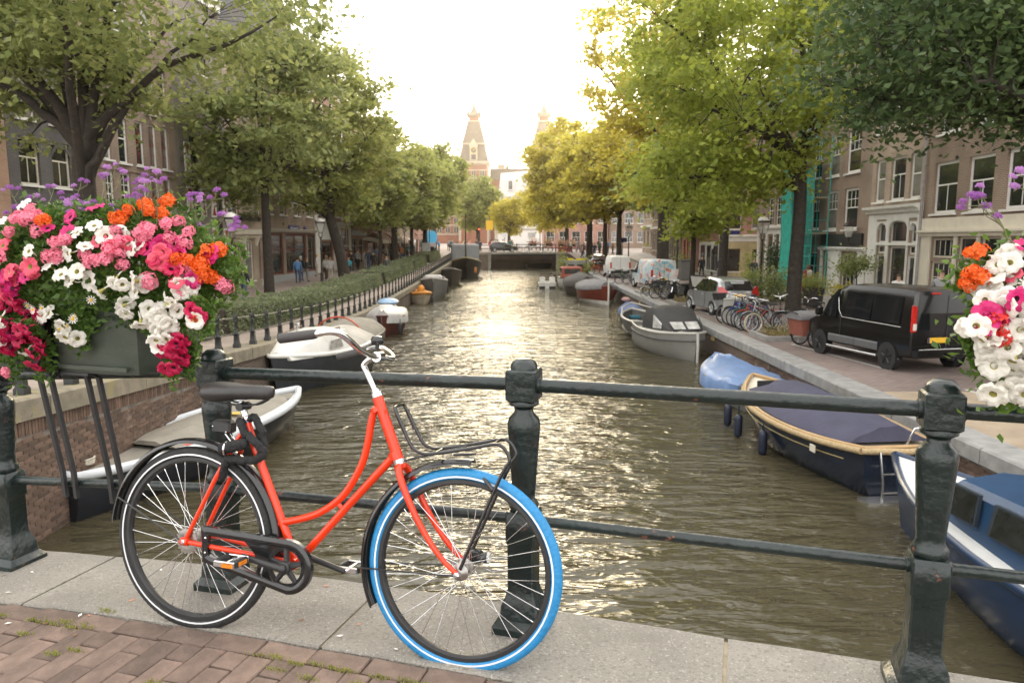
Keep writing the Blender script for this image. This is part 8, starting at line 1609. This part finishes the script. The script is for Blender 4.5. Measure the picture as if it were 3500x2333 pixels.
def planter(label, name, uc, zc, ru, rn, rz0, nc, boxu, spots, stems, nleaf, seed, hang):
    t = thing(name, label, 'flower box', (0, 0, 0)); rs = np.random.RandomState(seed); mg = mat('planter_green', (.042, .052, .038), .45, n=(4, .15), bump=(14, .2), patch=((.075, .085, .065), 2.2, .55, .2))
    z0 = g((boxu[0] + boxu[1]) / 2) + .975; prof = [(-.150, -.0), (-.175, .27), (-.185, .275), (-.185, .30), (.11, .30), (.11, .275), (.10, .27), (.075, 0)]
    q = MB(); nb_ = 10; rings = []
    for i in range(nb_ + 1):
        f = i / nb_; u = boxu[0] + (boxu[1] - boxu[0]) * f; e = min(f, 1 - f); k = 1 - .16 * max(0, 1 - e / .1) ** 2; tp = (f - .5) * .05
        rings.append([un(u + tp * (zz / .3), -.0375 + (n + .0375) * k, z0 + zz) for n, zz in prof])
    q.loft(rings); q.build('box', mg, t, 45)
    q = MB(); q.loft([[un(u, -.156 + dn, z0 + .005 + dz) for dn, dz in ((0, .012), (-.012, .012), (-.012, .03), (0, .03))] for u in (boxu[0] + .03, boxu[1] - .03)]); q.build('box_rib', mg, t)
    bk_ = t
    mid = (boxu[0] + boxu[1]) / 2 + (.0 if uc < 0 else .15)
    q = MB(); q.loft([[un(mid + du, n, z0 + zz) for du, n in ((-.017, nn), (.017, nn), (.017, nn - .008), (-.017, nn - .008))] for nn, zz in ((-.155, -.03), (-.160, .0), (-.190, .30), (-.192, .34))]); q.build('strap', bblack, t)
    q = MB()
    for du in (-.20, -.135, .075, .14):
        q.loft([[un(mid + du + k * .012 + dx, n + dn, zz) for dx, dn in ((-.009, -.009), (.009, -.009), (.009, .009), (-.009, .009))] for k, n, zz in ((0, -.13, z0), (1, -.09, z0 - .03), (3, -.035, z0 - .50), (3.5, -.034, z0 - .62))])
    stuff(q.build('bracket', satin, t)); q = MB(); q.loft([[un(mid + du, n, z0 - .012 + dz) for n, dz in ((-.16, 0), (.08, 0), (.08, .012), (-.16, .012))] for du in (-.23, .17)]); q.build('bracket_tray', satin, t)
    def surf(u, z, out=0.):
        e = ((u - uc) / ru) ** 2 + ((z - zc) / rz0) ** 2; h = hang(u, z); n = nc - rn * math.sqrt(max(.0, 1 - min(1, e))) - out - h
        if z < z0 + .34: n = min(n, -.225 - out)
        d = Vector(un((u - uc) / ru * .55, -1.0, 0)) - Vector(un(0, 0, 0)); d = Vector((d.x, d.y, .12 + .8 * (z - zc) / rz0)); return un(u, n, z), d.normalized()
    # foliage on and inside the mound
    v = rs.normal(0, 1, (nleaf, 3)); v /= np.linalg.norm(v, axis=1)[:, None]; r_ = rs.uniform(.62, 1.0, nleaf); P = []
    for (a, b_, c), k in zip(v, r_):
        u, z = uc + a * ru * k, zc + c * rz0 * k; P.append(un(u, nc + b_ * rn * k, max(z, z0 + .20 + rs.uniform(-.06, .1)) if hang(u, z) <= 0 else z))
    for (u, z, k) in [(s[1], s[2], 1) for s in spots for _ in range(38 if uc < 0 else 20)]: p, _d = surf(u + rs.normal(0, .028), z + rs.normal(0, .028) - .012, -.035); P.append(p)
    stuff(ob('foliage', np_mesh('foliage', leaf_quads(np.array(P), .017 if uc < 0 else .016, rs, .2, .55), 4, fgreen), t))
    for (kd, u, z, c) in spots:
        p, d = surf(u, z, rs.uniform(-.01, .04)); dv = (d + Vector(rs.normal(0, .33, 3))).normalized(); ro = rs.uniform(0, 6.28)
        if kd == 'p': put(t, 'petunia', PET[rs.randint(6)], p, dv, ro, rs.uniform(.66, .96), PC[c], thr['white'] if c in ('white', 'salmon') else thr['dark'])
        elif kd == 'g': put(t, 'geranium', GER[rs.randint(4)], p, (dv + Vector((0, 0, .5))).normalized(), ro, rs.uniform(.62, .95), PC[c])
        elif kd == 'd': put(t, 'daisy', DAI, p, dv, ro, 1.0)
    for (u0, zs, pts) in stems:
        q = MB(); base = un(u0, nc + rs.uniform(-.15, .05), zs); hub = None; heads = []
        cu_ = sum(p[0] for p in pts) / len(pts); cz = sum(p[1] for p in pts) / len(pts); nn = nc + rs.uniform(-.14, .08); jn = un(u0 + (cu_ - u0) * .62, nn, zs + (cz - zs) * .58)
        q.tube(bez(base, tuple(Vector(base) + Vector((0, 0, .08))), tuple(Vector(jn) - Vector((0, 0, .05))), jn, 6), [.0032 - .0002 * i for i in range(7)], 5)
        for (hu, hz) in pts:
            e = un(hu, nn + rs.normal(0, .06), hz); q.tube(bez(jn, tuple(Vector(jn).lerp(Vector(e), .4) + Vector((0, 0, .01))), tuple(Vector(e) - Vector((0, 0, .04))), e, 5), [.0022 - .0002 * i for i in range(6)], 5); heads.append(e)
            for _ in range(rs.randint(1, 3)): e2 = tuple(Vector(e) + Vector((rs.uniform(-.04, .04), rs.normal(0, .012), rs.uniform(-.035, .012)))); q.tube([tuple(Vector(jn).lerp(Vector(e), .72)), tuple(Vector(e2) - Vector((0, 0, .015))), e2], [.0015, .0012, .001], 4); heads.append(e2)
        st_ = q.build('verbena_stem', stm, t, 60)
        for e in heads: put(st_, 'verbena', VER[rs.randint(3)], e, Vector((rs.normal(0, .25), -.35, 1)).normalized(), rs.uniform(0, 6), rs.uniform(.48, .8), PC['purple' if rs.rand() < .7 else 'lilac'])
    return t
rsF = np.random.RandomState(21)
def expand(lst, fu, fz_, jx):
    out = []
    for kd, c, pts in lst:
        for (x, y, n) in pts:
            for _ in range(n): out.append((kd, fu(x + rsF.normal(0, jx if n > 1 else 3)), fz_(y + rsF.normal(0, jx * .8 if n > 1 else 3)), c))
    return out
FU = lambda x: -1.62 + (x - 255) * (.0029 if x < 255 else .00145)
FZ = lambda y: 1.352 - (y - 620) * (.0017 if y < 700 else .00178)
HU = lambda x: -1.77 + (x - 255) * .0023
HZ = lambda y: 1.345 - (y - 620) * .00178
left = [('p', 'white', [(160, 608, 2), (205, 645, 3), (255, 655, 2), (318, 650, 3), (345, 585, 2), (370, 640, 3), (355, 690, 3), (395, 720, 3), (440, 715, 4), (405, 765, 4), (280, 690, 2), (300, 705, 2), (460, 650, 3), (485, 690, 3), (120, 735, 3), (150, 770, 3), (200, 600, 2), (135, 575, 1), (60, 470, 2), (215, 525, 2), (262, 530, 2), (18, 520, 2), (75, 830, 1), (225, 565, 1), (40, 800, 1), (430, 745, 3), (375, 745, 2)]),
        ('p', 'crimson', [(10, 590, 3), (35, 640, 3), (62, 705, 4), (18, 700, 4), (75, 775, 5), (30, 745, 5), (100, 800, 4), (55, 740, 4), (110, 725, 3), (20, 800, 4), (90, 750, 3), (425, 795, 3), (465, 778, 3), (445, 825, 3), (410, 828, 2), (495, 720, 2), (350, 570, 1), (420, 610, 2), (75, 590, 1), (395, 590, 1), (85, 835, 3), (15, 660, 3), (50, 815, 3)]),
        ('p', 'magenta', [(65, 680, 3), (95, 640, 3), (35, 575, 1), (150, 520, 1), (180, 505, 3), (450, 570, 2), (500, 590, 2), (475, 640, 2), (55, 790, 3), (15, 760, 3), (380, 560, 2)]), ('p', 'salmon', [(98, 605, 3), (130, 625, 1), (235, 545, 1), (280, 560, 1), (320, 555, 1), (45, 555, 2), (430, 590, 2), (455, 640, 2), (70, 660, 2)]),
        ('g', 'pink', [(170, 575, 3), (285, 575, 3), (325, 590, 2), (240, 592, 2), (145, 525, 2), (200, 545, 2), (85, 497, 3), (115, 495, 3), (345, 520, 2), (390, 518, 2), (430, 535, 2), (310, 545, 2), (415, 645, 2), (470, 615, 1), (520, 655, 2), (370, 530, 2), (70, 555, 2), (450, 555, 1), (20, 850, 2)]),
        ('g', 'orange', [(308, 475, 2), (328, 480, 1), (352, 492, 1), (250, 500, 2), (140, 507, 1), (460, 592, 2), (510, 572, 2), (505, 618, 2), (520, 640, 1), (480, 598, 1), (505, 720, 1)]), ('d', 'white', [(120, 712, 2), (130, 725, 2), (155, 710, 2), (180, 740, 2), (185, 725, 1), (480, 680, 1), (110, 745, 1), (290, 640, 1), (230, 690, 1)])]
vh = [(235, 600, [(240, 372), (232, 398), (268, 392)]), (290, 600, [(282, 402), (300, 412), (345, 410)]), (60, 560, [(48, 415), (55, 432), (20, 440)]), (110, 560, [(120, 402), (100, 450), (130, 448)]), (180, 580, [(178, 460), (192, 468)]), (215, 590, [(225, 462), (255, 470), (215, 480)]), (330, 590, [(385, 437), (345, 455)]), (360, 590, [(410, 405), (420, 428)]), (390, 590, [(440, 448), (462, 438), (448, 462)]), (400, 600, [(485, 492), (500, 522), (425, 515)]), (310, 580, [(318, 505), (335, 522)]), (20, 570, [(-20, 420), (10, 470)]), (150, 560, [(165, 497), (155, 478)]), (60, 600, [(15, 500), (-5, 470)]), (280, 590, [(265, 430), (255, 445)]), (400, 620, [(425, 565), (470, 500)])]
planter('overflowing box of pink, white, orange and purple flowers on the left railing', 'flower_planter', -1.88, 1.34, .70, .26, .31, -.03, (-2.46, -1.63), expand(left, FU, FZ, 17), [(HU(a), HZ(b) - .05, [(HU(x), HZ(y)) for x, y in p]) for a, b, p in vh], 9500, 41, lambda u, z: (.10 if (u < FU(125) or u > FU(395)) and z < 1.14 else 0.))
GU = lambda x: 1.505 + (x - 2352) * .00105
GZ = lambda y: 1.248 - (y - 740) * .00117
right = [('p', 'white', [(2275, 620, 2), (2305, 600, 3), (2235, 660, 1), (2280, 700, 2), (2265, 770, 1), (2330, 760, 2), (2285, 655, 2), (2235, 690, 1), (2210, 755, 2), (2225, 790, 2), (2255, 800, 2), (2290, 790, 2), (2320, 720, 1), (2345, 670, 2), (2262, 835, 2), (2300, 830, 2), (2335, 800, 2), (2320, 860, 2), (2295, 905, 1), (2272, 925, 1), (2345, 900, 2), (2240, 770, 1), (2330, 590, 2), (2370, 740, 3), (2400, 680, 3), (2390, 830, 3), (2310, 760, 1), (2250, 660, 1), (2420, 760, 3)]), ('p', 'magenta', [(2245, 722, 1), (2268, 738, 1), (2226, 745, 1), (2300, 690, 1), (2350, 560, 1)]), ('p', 'salmon', [(2325, 635, 1)]), ('g', 'orange', [(2240, 585, 1), (2228, 632, 1), (2245, 642, 1), (2215, 655, 1)]), ('g', 'red', [(2250, 762, 2), (2265, 775, 1)]), ('d', 'white', [(2338, 655, 1), (2310, 675, 1)])]
rv = [(2400, 640, [(2235, 420), (2228, 445), (2248, 470)]), (2420, 600, [(2290, 405), (2305, 392), (2340, 365), (2375, 340)])]
planter('flower box of mostly white petunias on the railing at the right edge', 'flower_planter', 1.89, 1.225, .49, .19, .25, -.10, (1.64, 2.15), expand(right, GU, GZ, 12) + [('pg'[k % 4 == 0], rsF.uniform(1.62, 2.34), rsF.uniform(1.0, 1.43), ('white', 'white', 'magenta', 'white', 'pink')[k % 5]) for k in range(56)], [(GU(a), GZ(b), [(GU(x), GZ(y)) for x, y in p]) for a, b, p in rv], 5200, 43, lambda u, z: (.06 if z < 1.1 else 0.))
# ---------------------------------------------------------------- haze volume added to spread a warm glow round the low sun
q = MB(); q.bx(-320, 320, -60, 440, -5.5, 72)
hz = q.build('haze', None or bpy.data.materials.new('haze_air')); stuff(hz); hz['label'] = 'thin haze added over the canal for a warm sun glow'
m = hz.data.materials[0]; m.use_nodes = True; N = m.node_tree.nodes; N.clear(); ov = N.new('ShaderNodeOutputMaterial'); pv = N.new('ShaderNodeVolumePrincipled')
pv.inputs['Color'].default_value = (1, .96, .88, 1); pv.inputs['Density'].default_value = HAZE[0]; pv.inputs['Anisotropy'].default_value = HAZE[1]
m.node_tree.links.new(pv.outputs[0], ov.inputs['Volume'])
